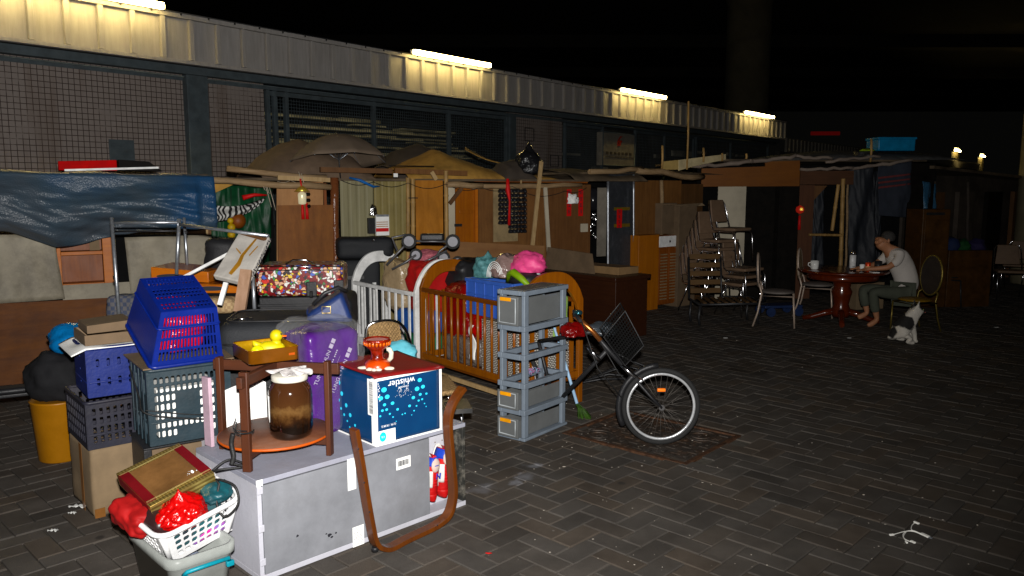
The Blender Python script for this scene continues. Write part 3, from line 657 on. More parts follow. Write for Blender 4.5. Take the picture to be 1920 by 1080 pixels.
# green tarp inside the opening, zebra scarf, yellow beads
o = hung('green_curtain', 'dark green tarpaulin curtain inside the open hut bay', 'curtain', cloth(HB, [(398,345),(519,352),(519,500),(396,470)], 40, 24, lambda a, b: .28+fold(a*1.5, b, 4)*1.2), mat('green_tarp', (.008,.05,.02), .5, var=.4, scale=3), HB, solid=.005)
o = hung('canvas_flap', 'pale canvas flap hanging at the top left of the hut bay', 'flap', B().prism([HB.fy(398,345,.15), HB.fy(440,345,.15), HB.fy(398,364,.15)], (0,.01,0)), M_tan, HB)
def zeb():
    m = mat('zebra_print', (.5,.5,.5), .7, bump=0); nt = m.node_tree; N = nt.nodes; L = nt.links; p = N['Principled BSDF']; tc = N.new('ShaderNodeTexCoord')
    wv = N.new('ShaderNodeTexWave'); wv.inputs['Scale'].default_value = 6.5; wv.inputs['Distortion'].default_value = 9; wv.inputs['Detail'].default_value = 1; wv.inputs['Detail Scale'].default_value = .9; L.new(tc.outputs['Object'], wv.inputs['Vector'])
    r = N.new('ShaderNodeValToRGB'); r.color_ramp.interpolation = 'CONSTANT'; r.color_ramp.elements[0].color = (.01,.01,.01,1); r.color_ramp.elements[1].position = .5; r.color_ramp.elements[1].color = (.5,.5,.47,1); L.new(wv.outputs[0], r.inputs[0]); L.new(r.outputs[0], p.inputs['Base Color']); return m
def zf(a, b):
    u = 396+100*a; vt = 384-18*a**1.3+10*math.sin(a*2.6); hh = 29*(1-a)**.6+3
    p = HB.fy(u, vt+hh*b, .1); return (p.x, .1+.05*math.sin(b*6+a*3), p.z)
hung('zebra_scarf', 'black and white zebra striped scarf slung across the dark hut bay', 'scarf', B().sheet(zf, 30, 10), zeb(), HB, solid=.006)
b = B(); p = HB.fy(455, 371, .09); q = HB.fy(500, 366, .09); b.tube([p, p.lerp(q, .5)+Vector((0,0,.02)), q], [.03,.02,.01], 8); hung('red_scarf', 'red cloth knotted to the end of the zebra scarf', 'scarf', b, M_red, HB)
t = thing('toy_garland', 'hanging string of small yellow toy heads beside a brown ball', 'toy', HB)
for (u, v, r_) in ((432,414,.035),(434,426,.045),(434,440,.045)):
    B().lathe([(r_*math.sin(k*.314), -r_*math.cos(k*.314)) for k in range(11)], HB.fy(u, v, .05), 12).build('bead', mat('yellow_toy', (.45,.3,.04), .5), t)
B().lathe([(.09*math.sin(k*.314), -.09*math.cos(k*.314)) for k in range(11)], HB.fy(446,414,.12), 14).build('ball', mat('brown_ball', (.16,.05,.015), .5), t)
B().tube([HB.fy(433,352,.06), HB.fy(433,440,.06)], .004, 5).build('cord', M_cord, t)
# charm ornament
t = thing('lantern_ornament', 'small gold and white lantern charm with red tassels hanging before the plywood', 'ornament', HB)
p = HB.fy(566, 356, -.12); B().tube([HB.fy(563,335,-.12), p], .01, 6).build('cord', M_red, t)
B().lathe([(.015,-.11),(.045,-.1),(.05,0),(.045,.02),(.015,.04)], p+Vector((0,0,-.06)), 12).build('lantern', mat('gilt_lantern_glow', (.75,.68,.45), .3, .3, emit=(1,.9,.6), es=.25), t)  # faint emission added to brighten the charm
B().lathe([(.09,0),(.05,.04),(.01,.07)], p+Vector((0,0,-.02)), 14).build('cap', mat('lantern_gold', (.6,.42,.12), .3, .6), t)
for dx in (-.0, .05): B().tube([p+Vector((dx,0,-.15)), p+Vector((dx,-.01,-.34))], [.014,.02], 8).build('tassel', M_red, t)
for i in range(3): B().lathe([(.02,-.02),(.03,0),(.02,.02)], p+Vector((.07,0,-.05-.07*i)), 8).build('charm', M_blk, t)
# wall items: framed box, calendar, tinsel
t = thing('calendar_box', 'white calendar box with red and yellow bands on the cream hut panel', 'calendar', HB)
pan4(HB, t, 'body', 705, 404, 730, 441, M_paper, -.03, .04); pan4(HB, t, 'red_band', 705, 428, 729, 434, M_red, -.034, .003)
for k in range(3): pan4(HB, t, 'grid_line', 706, 416+k*4, 728, 416.8+k*4, mat('calendar_ink', (.35,.15,.03), .7), -.034, .003)
pan4(HB, t, 'top_clip', 706, 402.5, 729, 406, M_steel, -.035, .004)
hung('speaker_box', 'small black box with white dots next to the calendar', 'box', (lambda a, c_: B().box(a.x, -.05, c_.z, c_.x, .01, a.z, .004))(HB.fy(691,409,-.05), HB.fy(704,438,-.05)), M_black, HB)
b = B(); b.blob(HB.fy(700,398,-.05), (.05,.03,.1), 5, .4, 3); hung('foil_ornament', 'crumpled silver foil ornament above the small black box', 'ornament', b, mat('foil', (.8,.8,.8), .15, 1, bump=1), HB)
# bottle bundle
t = thing('bottle_screen', 'hanging screen of glossy black plastic bottle bases on the tan sheet', 'screen', HB)
glossy = mat('glossy_black', (.012,.012,.014), .12, var=.2, bump=.3, bscale=30)
for k in range(10):
    z = HB.fy(955, 359+k*8.4).z; b = B(); xa = HB.fy(932 if k < 8 else 951, 360).x; n_ = 8 if k < 8 else 5
    xe = HB.fy(984, 360).x
    for j in range(n_): cx = xa+(xe-xa)*(j+.5)/n_; b.blob((cx, -.04, z), ((xe-xa)/n_*.56, .045, .042), k*9+j, .15, 2)
    b.build('bottle_row', glossy, t)
pole(HB, t, 'spine', (977,338), (977,380), .012, M_lath, -.05, 0)
b = B(); p = HB.fy(952,335,-.09); b.tube([p, p+Vector((.0,0,-.15)), p+Vector((.03,0,-.3)), p+Vector((.02,0,-.62))], [.02,.035,.012,.02], 8); hung('red_ribbon', 'red ribbon hanging in front of the black bottle screen', 'ribbon', b, M_red, HB)
hung('leaning_lath', 'tall pale lath leaning against the hut roof beside a black bag', 'lath', B().bar(HB.fy(1015,303,-.16), HB.fy(992,520,-.5), .055, .02, (0,1,0)), M_lath, HB)
hung('leaning_lath', 'weathered white lath leaning on the brown hut wall right of the pale lath', 'lath', B().bar(HB.fy(1022,347,-.06), HB.fy(1033,540,-.35), .055, .02, (0,1,0)), M_pale, HB)
def brush_mark(x, y, z, s, sd):
    """a dark brush character too small and dim to read in the photo"""
    q = random.Random(sd); b = B()
    for j in range(3): w_ = s*q.uniform(.3, .5); zz = z+s*(.35-.33*j); b.box(x-w_, y, zz-s*.05, x+w_*q.uniform(.6, 1), y+.0008, zz+s*.05)
    dx = s*q.uniform(-.15, .15); b.box(x+dx-s*.05, y-.0004, z-s*.45, x+dx+s*.05, y+.0004, z+s*.45); return b
# red couplets with pale pad between
for (u0,v0,u1,v1,lb) in ((1063,355,1071,405,'left red paper couplet strip on the brown hut wall'),(1085,355,1093,405,'right red paper couplet strip on the brown hut wall')):
    t = thing('couplet', lb, 'paper strip', HB, 'red couplets on the hut wall'); pan4(HB, t, 'paper', u0, v0, u1, v1, M_red, -.006, .003)
    c_ = HB.fy((u0+u1)/2, 380); zt_, zb_ = HB.fy(u0, v0).z, HB.fy(u0, v1).z
    for k in range(4): brush_mark(c_.x, -.0075, zt_-.045-k*(zt_-zb_)/4.2, .06, k+(u0 > 1070)*5).build('character', M_ink, t)
b = B(); b.blob(HB.fy(1075,376,-.04), (.085,.03,.10), 3, .5, 4); hung('white_glove', 'crumpled white glove clipped between the two red couplets', 'glove', b, M_paper, HB)
# plywood sheet lying on edge in front
F2 = Fr(HB.W(HB.fy(838,460,-.5).x, -.5, 0), 60)
hung('ply_sheet', 'long plywood sheet standing on edge behind the pink bag and cots', 'board', B().prism([HB.fy(838,452,-.5),HB.fy(1021,461,-.5),HB.fy(1018,640,-.5),HB.fy(838,640,-.5)], (0,.02,0)), wood('ply_long', (.23,.13,.065), (.16,.08,.04), .6, 0, 2, .15, ring=5), HB)
def hbw(u, v, y=-.1): return HB.W(*HB.fy(u, v, y))
wire('wire', 'thin black wire looping along the hut fronts under the roof poles', [hbw(640,338), hbw(700,341), hbw(765,343), hbw(836,345), hbw(905,350)])
wire('wire', 'black wire sagging over the brown hut wall to the couplets', [hbw(905,352), hbw(960,349), hbw(1060,358), hbw(1100,352)])
wire('twine', 'pale twine tied between the roof poles above the plywood', [hbw(520,340), hbw(545,338), hbw(600,344)], .003, mat('twine', (.3,.26,.2), .9))
# ---- things on hut B's roof
def mound(name, label, cat, px, y0, y1, m, fr=HB, zb=2.0, seed=0, n=34):
    """heap of canvas: silhouette px (u,v) at mid depth, falling front and back"""
    ym = (y0+y1)/2; pts = [fr.fy(u, v, ym) for u, v in px]
    def F(a, b):
        t_ = a*(len(pts)-1); i = min(int(t_), len(pts)-2); p = pts[i].lerp(pts[i+1], t_-i); k = math.sin(math.pi*b)**.6
        z = zb+(p.z-zb)*k+.02*noise.noise(Vector((a*8+seed, b*5, 0)))*k; return (p.x, y0+(y1-y0)*b, z)
    return hung(name, label, cat, B().sheet(F, n, 14), m, fr, solid=.006)
mound('canvas_heap', 'brown canvas heap behind the open umbrella on the hut roof', 'canvas', [(465,318),(490,290),(530,268),(560,262),(600,275),(640,285),(665,318)], .3, 1.9, mat('brown_canvas', (.12,.085,.06), .85, bump=.3), seed=1)
mound('canvas_heap', 'tan canvas ridge sloping down to the right on the hut roof', 'canvas', [(730,318),(770,300),(812,281),(860,300),(900,316),(940,322),(1000,330)], .2, 1.6, M_tan, seed=2)
mound('canvas_heap', 'dark canvas heap with two peaks between the umbrella and the tan ridge', 'canvas', [(715,312),(740,283),(780,270),(812,282),(850,310)], 1.0, 2.4, mat('dark_canvas', (.05,.04,.032), .9), seed=3)
hung('canvas_strip', 'narrow tan canvas strip sagging towards the black bag on the roof', 'canvas', B().sheet(lambda a, b: tuple(HB.fy(872+68*a, 280+26*a+4*math.sin(a*3)-(4-3*a)*b, 1.3+.3*b)), 14, 4), M_tan, HB, solid=.01)
mound('canvas_heap', 'low dark heap touching the black bag on the roof', 'canvas', [(925,325),(940,305),(965,298),(985,330)], .1, .8, _m['dark_canvas'], seed=4)
b = B(); p = HB.fy(992, 310, .25); b.blob((p.x, .25, 2.17), (.2,.2,.24), 2, .14, 4, knot=.35); o = hung('black_bag', 'tied black bin bag sitting on the hut roof edge', 'bag', b, film('black_bag_film', (.008,.008,.009), .22, 1, 9, .9), HB)
mound('roof_felt', 'sagging brown roof felt right of the black bag', 'felt', [(1015,318),(1060,316),(1100,322),(1130,322),(1145,320)], -.05, 1.8, M_roof, zb=1.98, seed=5)
# umbrella
uc = HB.fy(636, 252, .3); ur = HB.fy(545, 300, .3); ub = HB.fy(726, 305, .3)
t = thing('umbrella', 'open grey brown umbrella standing on the hut roof', 'umbrella', Fr(HB.W(uc.x, .3, 2.0), 60)); rad = (ub.x-ur.x)/2; H_ = uc.z-2.0; drop = uc.z-(ur.z+ub.z)/2
def ucan(a, b):
    th = a*2*math.pi; k = (th*8/(2*math.pi)) % 1; sc_ = 1-.09*math.sin(math.pi*k)*b
    r_ = rad*b*sc_; return (r_*math.cos(th), r_*math.sin(th), H_-drop*b**2.1-.02*math.sin(math.pi*k)*b*(1-b)*-1.5)
B().sheet(ucan, 64, 12).build('canopy', mat('umbrella_cloth', (.13,.1,.075), .8, var=.2, scale=2), t, solid=.003, merge=.0005)
B().tube([(0,0,-.05),(0,0,H_+.04)], .009, 8).build('shaft', M_blackm, t)
for k in range(8):
    th = k*math.pi/4; B().tube([(rad*b_*math.cos(th)*.99, rad*b_*math.sin(th)*.99, H_-drop*b_**2.1-.008) for b_ in (0,.25,.5,.75,1)], .004, 5).build('rib', M_steel, t)
    B().tube([(0,0,H_-drop*.95), (rad*.5*math.cos(th), rad*.5*math.sin(th), H_-drop*.5**2.1-.008)], .004, 5).build('stretcher', M_steel, t)
t.rotation_euler[0] = R(-9)
# -- hut C: dark glass cabinet, brown boards, wardrobe
HCf = Fr((1.1, 11.45, 0), 51)
hc = thing('scrap_hut', 'dim hut between the brown couplet wall and the stacked chairs, with a dark glass door', 'hut', HCf, 'huts of scrap board')
xa, xb = HCf.fy(1100, 400).x, HCf.fy(1315, 400).x
B().box(xa, .02, 2.08, xb, 2.6, 2.11).build('roof', M_roof, hc)
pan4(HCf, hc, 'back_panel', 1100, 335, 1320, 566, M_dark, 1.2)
pan4(HCf, hc, 'grey_board', 1122, 352, 1136, 480, mat('grey_board', (.2,.18,.15), .7, dirt=.3), .05)
pole(HCf, hc, 'post', (1140,333), (1140,560), .02, M_steel, .0, 0)
pan4(HCf, hc, 'dark_door', 1143, 322, 1186, 560, mat('dark_glass_door', (.03,.032,.036), .25), .02)
for v in (389, 420): pan4(HCf, hc, 'yellow_band', 1152, v, 1181, v+5, mat('old_gold', (.13,.085,.01), .6), .01, .008)
pole(HCf, hc, 'post', (1188,327), (1188,560), .016, M_steel, -.03, 0)
pan4(HCf, hc, 'brown_panel', 1190, 338, 1272, 560, M_brownw, .04)
pan4(HCf, hc, 'brown_panel', 1273.5, 345, 1312, 560, wood('deep_brown', (.09,.045,.02), (.05,.025,.01), .6, 2, 2), .06)
pole(HCf, hc, 'post', (1240,338), (1240,440), .03, M_pole, -.03)
pole(HCf, hc, 'roof_pole', (1105,322), (1205,318), .04, M_pole, -.08, .02); pole(HCf, hc, 'roof_pole', (1195,320), (1318,331), .045, M_pole, -.1, .03)
mound('roof_felt', 'thin crumpled felt over the dim hut behind the stacked chairs', 'felt', [(1090,330),(1130,322),(1200,316),(1240,322),(1318,330)], -.1, 1.6, M_roof, fr=HCf, zb=2.1, seed=8)
t = thing('couplet', 'small red paper couplet on the dark glass door between two yellow bands', 'paper strip', HCf); pan4(HCf, t, 'paper', 1157, 392, 1166, 427, M_red, .0, .003)
c_ = HCf.fy(1161.5, 400)
for k in range(4): brush_mark(c_.x, -.0015, HCf.fy(1160,397).z-k*.075, .055, 20+k).build('character', M_ink, t)
b = B(); p = HCf.fy(1111,375,.3); b.lathe([(.17*math.sin(k*.2), .19*(-math.cos(k*.2)) if k else -.12) for k in range(3, 16)], p, 14); hung('helmet', 'black crash helmet hanging in the dark gap beside the grey board', 'helmet', b, glossy, HCf)
hung('mirror_strip', 'small bright reflective strip hanging beside the helmet', 'strip', B().bar(HCf.fy(1105,380,.05), HCf.fy(1110,374,.05), .02, .01), M_chrome, HCf)
b = B(); p = HCf.fy(1112, 425, .35)
for i in range(14): b.blob((p.x+rnd.uniform(-.07,.07), .35, p.z+rnd.uniform(-.2,.22)), (.03,.03,.035), i, .5, 2)
hung('foil_bundle', 'bundle of shiny crumpled foil in the dark gap below the helmet', 'foil', b, _m['foil'], HCf)
hung('switch_box', 'small pale switch box on the brown couplet wall near its edge', 'switch box', (lambda p: B().box(p.x-.06, -.03, p.z-.06, p.x+.06, -.001, p.z+.06, .004))(HB.fy(1094, 427)), M_pale, HB)
# wardrobe
WF = Fr(HCf.W(HCf.fy(1197,500,-.15).x, -.15, 0), 51); W_ = HCf.fy(1271,500,-.15).x-HCf.fy(1197,500,-.15).x; zt = HCf.fy(1197,442,-.15).z
t = thing('sideboard', 'orange brown sideboard with a white drawer and two slatted doors beside stacked chairs', 'sideboard', WF)
B().box(0,0,.0,W_*.5,.45,zt,.004).build('side_body', wood('wardrobe_wood', (.33,.13,.035), (.24,.085,.02), .4, 2, 2), t)
B().box(W_*.5+.002,.02,.06,W_,.45,zt-.02).build('body', M_redbrown, t)
B().box(W_*.5+.01,.0,zt-.2,W_-.01,.019,zt-.03,.004).build('drawer', M_white, t); B().box(W_*.74,-.015,zt-.13,W_*.78,.0,zt-.1).build('handle', M_chrome, t)
for s_ in (0, 1):
    xx = W_*(.51+.245*s_); d = B().box(xx, 0, .08, xx+W_*.235, .019, zt-.22, .003).build('door', M_redbrown, t)
    b = B()
    for k in range(16): b.box(xx+.03, -.008, .14+k*(zt-.42)/16, xx+W_*.235-.03, .0, .16+k*(zt-.42)/16)
    b.build('slats', mat('slat_tan', (.22,.16,.1), .6), d)
# tall carton pile on it
t = thing('tall_carton', 'tall brown carton standing on the sideboard behind the stacked chairs', 'carton', WF); B().box(W_*.62,.05,zt+.002,W_*1.0,.4,HCf.fy(1245,381,-.1).z,.006).build('body', M_cardd, t)
B().bar((W_*.62,-.02,HCf.fy(1245,381,-.1).z-.02),(W_*1.05,-.08,HCf.fy(1245,381,-.1).z-.05),.12,.01).build('flap', M_card, t)
CF_ = Fr(HCf.W(HCf.fy(1270,480,-.2).x, -.2, 0), 51)
t = thing('tall_carton', 'brown carton column standing on the ground just left of the stacked chairs', 'carton', CF_); B().box(.02,0,0,.46,.35,HCf.fy(1285,383,-.2).z,.006).build('body', M_cardd, t)
B().prism([(.02,-.01,HCf.fy(1285,383,-.2).z),(.5,-.06,HCf.fy(1285,381,-.2).z),(.56,-.08,HCf.fy(1285,386,-.2).z),(.46,-.01,HCf.fy(1285,387,-.2).z)],(0,.01,0)).build('flap', M_card, t)
# -- hut D
HD = Fr((3.45, 13.35, 0), 88)
hd_ = thing('scrap_hut', 'black fronted hut with a wide orange board across its top and plastic sheet curtains', 'hut', HD, 'huts of scrap board')
xl, xr2 = HD.fy(1312, 350).x, HD.fy(1738, 350).x
B().box(xl, .05, 2.32, xr2, 3.5, 2.36).build('roof', M_roof, hd_)
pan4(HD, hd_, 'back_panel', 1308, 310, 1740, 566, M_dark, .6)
pan4(HD, hd_, 'white_panel', 1347, 346, 1399, 563, M_pale, .02); pan4(HD, hd_, 'black_door', 1400, 346, 1453, 564, M_blk, .01); pan4(HD, hd_, 'black_door', 1454, 346, 1499, 564, M_blk, .01)
pan4(HD, hd_, 'pale_panel', 1268, 347, 1308, 400, M_pale, .05)
panel(HD, hd_, 'orange_board', [(1316,316),(1435,312),(1435,303),(1500,301),(1499,349),(1315,350)], wood('orange_header', (.15,.058,.006), (.11,.04,.004), .5, 0, 1.5, ring=5), -.08, .03)
pan4(HD, hd_, 'brown_header', 1501, 320, 1600, 346, wood('brown_header', (.07,.03,.015), (.04,.018,.008), .6, 0, 2), -.05, .03)
pan4(HD, hd_, 'brown_post', 1500, 347, 1517, 564, wood('post_brown', (.08,.035,.018), (.05,.02,.01), .6, 2, 2), .0, .03)
def pcurt(u0, v0, u1, v1, y, seed):
    cloth(HD, [(u0,v0),(u1,v0),(u1,v1),(u0,v1)], 20, 30, lambda a, b: y+fold(a*.8, b*2, seed)).build('plastic_curtain', M_greyfilm, hd_, solid=.004)
pcurt(1517, 348, 1549, 500, .1, 3); pcurt(1592, 312, 1643, 530, .05, 6); pcurt(1640, 320, 1660, 500, .15, 9)
panel(HD, hd_, 'brown_flap', [(1518,348),(1551,348),(1521,381)], M_plyd, .03, .01)
bamboo(HD, hd_, 'bamboo_post', (1572,346), (1560,433), .03, -.08); bamboo(HD, hd_, 'bamboo_post', (1581,335), (1574,566), .035, -.06); pole(HD, hd_, 'post', (1590,340), (1584,566), .02, M_pole, -.02)
bamboo(HD, hd_, 'bamboo_rail', (1517,440), (1578,441), .022, -.1)
pan4(HD, hd_, 'corner_board', 1706, 306, 1737, 566, M_blk, -.02, .04)
cloth(HD, [(1645,308),(1706,303),(1706,408),(1648,404)], 20, 20, lambda a, b: -.03+fold(a*.6, b, 12)).build('blanket', (lambda m: m)(mat('dark_blanket', (.022,.026,.036), .9, bump=.3)), hd_, solid=.008)
for k in range(3): cloth(HD, [(1646,332+k*9),(1705,325+k*9),(1705,328+k*9),(1646,336+k*9)], 12, 2, lambda a, b: -.045+fold(a*.6, .25, 12)).build('blanket_stripe', mat('stripe_red', (.12,.03,.03), .9), hd_, solid=.004)
grey_plank = wood('grey_plank', (.24,.2,.17), (.14,.11,.09), .8, 0, 3, .3)
for (a, b2, h) in (((1297,313),(1412,303),.07),((1405,304),(1492,293),.07),((1490,294),(1560,297),.06),((1500,318),(1600,314),.06),((1598,317),(1710,301),.06),((1548,303),(1650,292),.05)):
    p, q = HD.fy(*a, -.15), HD.fy(*b2, -.15); pts = [p.lerp(q, k/8)+Vector((0,0,rnd.uniform(-.02,.02))) for k in range(9)]
    B().tube(pts, [h*.5*rnd.uniform(.75,1.15) for _ in pts], 6).build('roof_plank', grey_plank, hd_)
mound('roof_felt', 'crumpled grey roofing over the black fronted hut', 'felt', [(1430,296),(1480,288),(1540,283),(1600,286),(1700,288),(1735,300)], -.1, 2.4, mat('grey_felt', (.06,.06,.06), .8, var=.4), fr=HD, zb=2.35, seed=12)
# sheets and sticks on its roof
t = thing('plywood_strip', 'pale yellow board standing along the hut roof between bamboo sticks', 'board', HCf)
P = [(1242,303),(1360,289),(1361,297),(1300,316),(1242,318)]
B().prism([Vector((HCf.fy(u, v, -.1).x, -.1, HCf.fy(u, v, -.1).z)) for u, v in [(1242,303),(1272,300),(1272,318),(1242,318)]], (0,.015,0)).build('board', mat('pale_yellow_board', (.45,.33,.15), .6), t)
B().prism([Vector((HCf.fy(u, v, -.1).x, -.1, HCf.fy(u, v, -.1).z)) for u, v in [(1273,300),(1361,289),(1361,299),(1300,312),(1273,320)]], (0,.015,0)).build('board', mat('paler_board', (.55,.47,.3), .6), t)
for (a, b2, lb) in (((1242,273),(1241,320),'short bamboo stick at the left end of the pale yellow roof board'),((1291,190),(1288,318),'very tall thin bamboo stick rising above the huts to the fascia'),((1319,277),(1319,304),'short bamboo stick halfway along the pale yellow roof board'),((1354,287),(1354,302),'shortest bamboo stick at the right end of the pale yellow roof board'),((1399,288),(1399,298),'stub of bamboo right of the pale yellow roof board'),((1634,260),(1632,304),'bamboo stick beside the blue box on the hut roof')):
    f_ = HD if a[0] > 1380 else HCf
    p, q = f_.fy(*a, -.13), f_.fy(*b2, -.13); hung('bamboo_stick', lb, 'stick', B().tube([p, p.lerp(q,.5)+Vector((.01,0,0)), q], .018 if a[0] != 1291 else .016, 6), _m['bamboo'], f_)
a, c_ = HD.fy(1648, 258, .3), HD.fy(1716, 283, .3)
t = thing('blue_box', 'blue plastic box on the far hut roof beside a bamboo stick', 'box', Fr(HD.W(a.x, .3, c_.z), 88))
B().box(0,0,0,c_.x-a.x,.45,a.z-c_.z,.02).build('body', mat('sky_blue_plastic', (.02,.16,.30), .35), t); B().box(-.015,-.015,a.z-c_.z-.03,c_.x-a.x+.015,.465,a.z-c_.z+.01,.01).build('rim', _m['sky_blue_plastic'], t)
b = B(); p = HD.fy(1622,286,.1); b.blob((p.x,.1,p.z-.03), (.2,.2,.1), 8, .25, 3); hung('black_bag', 'flattened black bag on the far hut roof left of the blue box', 'bag', b, M_black, HD)
b = B(); b.blob((p.x,.02,p.z+.03), (.12,.1,.03), 18, .3, 3); hung('lime_cloth', 'lime green cloth scrap on the flattened black roof bag', 'cloth', b, mat('lime', (.22,.32,.02), .7), HD)
# lantern charm on brown post
t = thing('lantern_charm', 'small red lantern charm with gold centre and red tassel on the brown hut post', 'ornament', HD); p = HD.fy(1500, 393, -.08)
B().lathe([(.01,-.07),(.06,-.04),(.07,0),(.06,.04),(.01,.07)], p, 12).build('lantern', mat('lantern_red_glow', (.3,.01,.01), .4, emit=(1,.05,.02), es=.12), t)  # weak red glow put into the charm's material
B().blob(p+Vector((0,-.06,0)), (.03,.02,.035), 2, .3, 2).build('gold_centre', mat('gold_glow', (.8,.5,.05), .3, .5, emit=(1,.6,.1), es=.5), t)  # emission added so the gold centre shines
B().tube([p+Vector((0,0,-.1)), p+Vector((0,0,-.34))], [.02,.026], 8).build('tassel', M_red, t)
# -- far right shelters
HE = Fr(HD.W(xr2, 0, 0), 52)
he = thing('scrap_hut', 'nearly dark row of shelters receding at the far right', 'hut', HE, 'huts of scrap board')
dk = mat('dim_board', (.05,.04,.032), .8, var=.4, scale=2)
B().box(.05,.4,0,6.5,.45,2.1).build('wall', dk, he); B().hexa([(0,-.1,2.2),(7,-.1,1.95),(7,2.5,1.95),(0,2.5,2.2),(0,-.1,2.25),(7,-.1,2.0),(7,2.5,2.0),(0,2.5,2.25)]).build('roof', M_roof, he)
for u_ in (1752, 1815): pole(HE, he, 'post', (u_, 340), (u_, 540), .03, dk, .1)
for k in range(4): B().box(.7+k*1.3,.3,0,1.4+k*1.3,.38,1.8).build('hanging_board', [M_plyd, dk, M_blk, M_plyd][k], he)
b = cloth(HE, [(1727,340),(1747,345),(1745,450),(1726,460)], 10, 20, lambda a, b: -.05+fold(a, b, 20)); hung('blue_sheet', 'faded blue plastic sheet hanging at the corner of the far hut', 'plastic sheet', b, film('faded_blue', (.04,.1,.17), .3, 1), HE, solid=.004)
a, c_ = HE.fy(1732,390,-.5), HE.fy(1782,530,-.5)
CF2 = Fr(HE.W(a.x, -.5, 0), 85)
t = thing('yellow_cabinet', 'dim orange yellow cabinet standing behind the seated man', 'cabinet', CF2); yw = mat('ochre_paint', (.045,.02,.004), .5, var=.3)
B().box(0,0,0,.45,.45,1.55,.008).build('body', yw, t); B().box(.03,-.02,.8,.42,-.001,1.38,.004).build('door', yw, t); B().box(.05,-.012,1.46,.35,-.001,1.5).build('handle', M_black, t); B().box(.47,.0,0,1.2,.4,.9,.006).build('side_unit', yw, t)
for i, (dx, z, s_, c) in enumerate(((.6,.9,.16,(.006,.014,.05)),(.82,.9,.13,(.005,.04,.01)),(1.05,.9,.13,(.012,.008,.04)))):
    b = B(); b.blob((dx,.2,z+s_*.35), (s_,.15,s_), 30+i, .3, 3, flat=.35); o = b.build('cloth_bundle', mat('bundle%d' % i, c, .8), None, loc=CF2.o); o.rotation_euler = (0,0,CF2.rz); tag(o, ['dark blue bundle on the ochre side unit', 'dark green bundle in the middle on the ochre side unit', 'violet bundle at the right end of the ochre side unit'][i], 'bundle')
# ================================================================ brown desk with cardboard on top
a = G(1212, 628); DF = Fr(a, -42)
t = thing('wooden_desk', 'dark brown wooden desk behind the bicycle with flattened cardboard on top', 'desk', DF); dw = wood('desk_wood', (.032,.012,.006), (.02,.007,.004), .4, 0, 2)
L_ = 1.75; H_ = .79; 
B().box(0,0,0,L_,.62,H_-.05,.004).build('body', dw, t); B().box(-.03,-.04,H_-.049,L_+.03,.66,H_,.008).build('top', dw, t)
for k in range(3): d = B().box(.05+k*.56,-.018,.42,.55+k*.56,-.001,.7,.004).build('drawer', dw, t); B().lathe([(.015,-.01),(.02,0),(.015,.01)], (.3+k*.56,-.03,.56), 8).build('knob', M_steel, d)
b = B(); b.hexa([(.15,.0,H_+.002),(1.0,.05,H_+.002),(1.0,.4,H_+.002),(.15,.4,H_+.002),(.15,.0,H_+.09),(1.0,.05,H_+.09),(1.0,.4,H_+.09),(.15,.4,H_+.1)], .004); o = b.build('cardboard_piece', carton('desk_card', (.2,.13,.07)), None, loc=DF.o); o.rotation_euler = (0,0,DF.rz); tag(o, 'flat light brown carton lying across the front of the dark desk', 'carton')
o = B().prism([(.45,.5,H_+.002),(1.35,.5,H_+.002),(1.3,.5,H_+.3),(.5,.5,H_+.26)],(0,.02,0)).build('cardboard_piece', M_cardd, None, loc=DF.o); o.rotation_euler = (0,0,DF.rz); tag(o, 'brown board standing at the back of the dark desk', 'board')
b = B(); b.blob((.7,.45,H_+.13), (.16,.05,.06), 4, .1, 3); o = b.build('yellow_bowl', mat('yellow_plastic', (.4,.3,.04), .5), None, loc=DF.o); o.rotation_euler = (0,0,DF.rz); tag(o, 'yellow plastic bowl behind the carton on the dark desk', 'bowl')
# ================================================================ furniture in the yard
M_vinyl = mat('brown_vinyl', (.14,.095,.065), .55, var=.15)
def metal_chair():
    """stacking chair with bent chrome legs; faces local -y.. x is width; origin at ground centre"""
    t = thing('stacking_chair', 'x', 'chair', loc=(0,0,0), group='chrome stacking chairs')
    w, sh, sd = .22, .45, .2
    def side(s): return [(s*w, -sd-.03, 0), (s*w, -sd+.0, sh-.06), (s*w, -sd+.04, sh-.01), (s*w, sd-.06, sh-.01), (s*w, sd, sh+.03), (s*w*.92, sd+.09, sh+.38), (s*w*.75, sd+.11, sh+.44)]
    pts = side(-1)+side(1)[::-1]; B().tube(pts, .011, 8).build('frame', M_chrome, t)
    for s in (-1, 1): B().tube([(s*w, sd+.08, 0), (s*w*1.0, sd-.04, sh*.55), (s*w, sd-.12, sh-.015)], .011, 8).build('leg', M_chrome, t)
    b = B(); b.box(-w+.0, -sd+.01, sh, w-.0, sd-.02, sh+.045, .02); b.build('seat', M_vinyl, t)
    b = B(); b.hexa([(-w*.86,sd+.02,sh+.12),(w*.86,sd+.02,sh+.12),(w*.86,sd+.05,sh+.12),(-w*.86,sd+.05,sh+.12),(-w*.7,sd+.09,sh+.45),(w*.7,sd+.09,sh+.45),(w*.7,sd+.12,sh+.45),(-w*.7,sd+.12,sh+.45)], .012); b.build('backrest', M_vinyl, t)
    return t
mc = metal_chair(); used = [0]
def place_chair(loc, az, label, tilt=0):
    # az: direction the sitter faces
    rz = math.pi/2-R(az)+math.pi/2
    if not used[0]: o = mc; used[0] = 1
    else: o = dup(mc)
    o.location = loc; o.rotation_euler = (tilt, 0, rz); o['label'] = label; return o
c0 = G(1320, 585)
nm = ['bottom chair', 'second chair from the bottom', 'third chair from the bottom', 'fourth chair from the bottom', 'fifth chair from the bottom', 'sixth chair from the bottom']
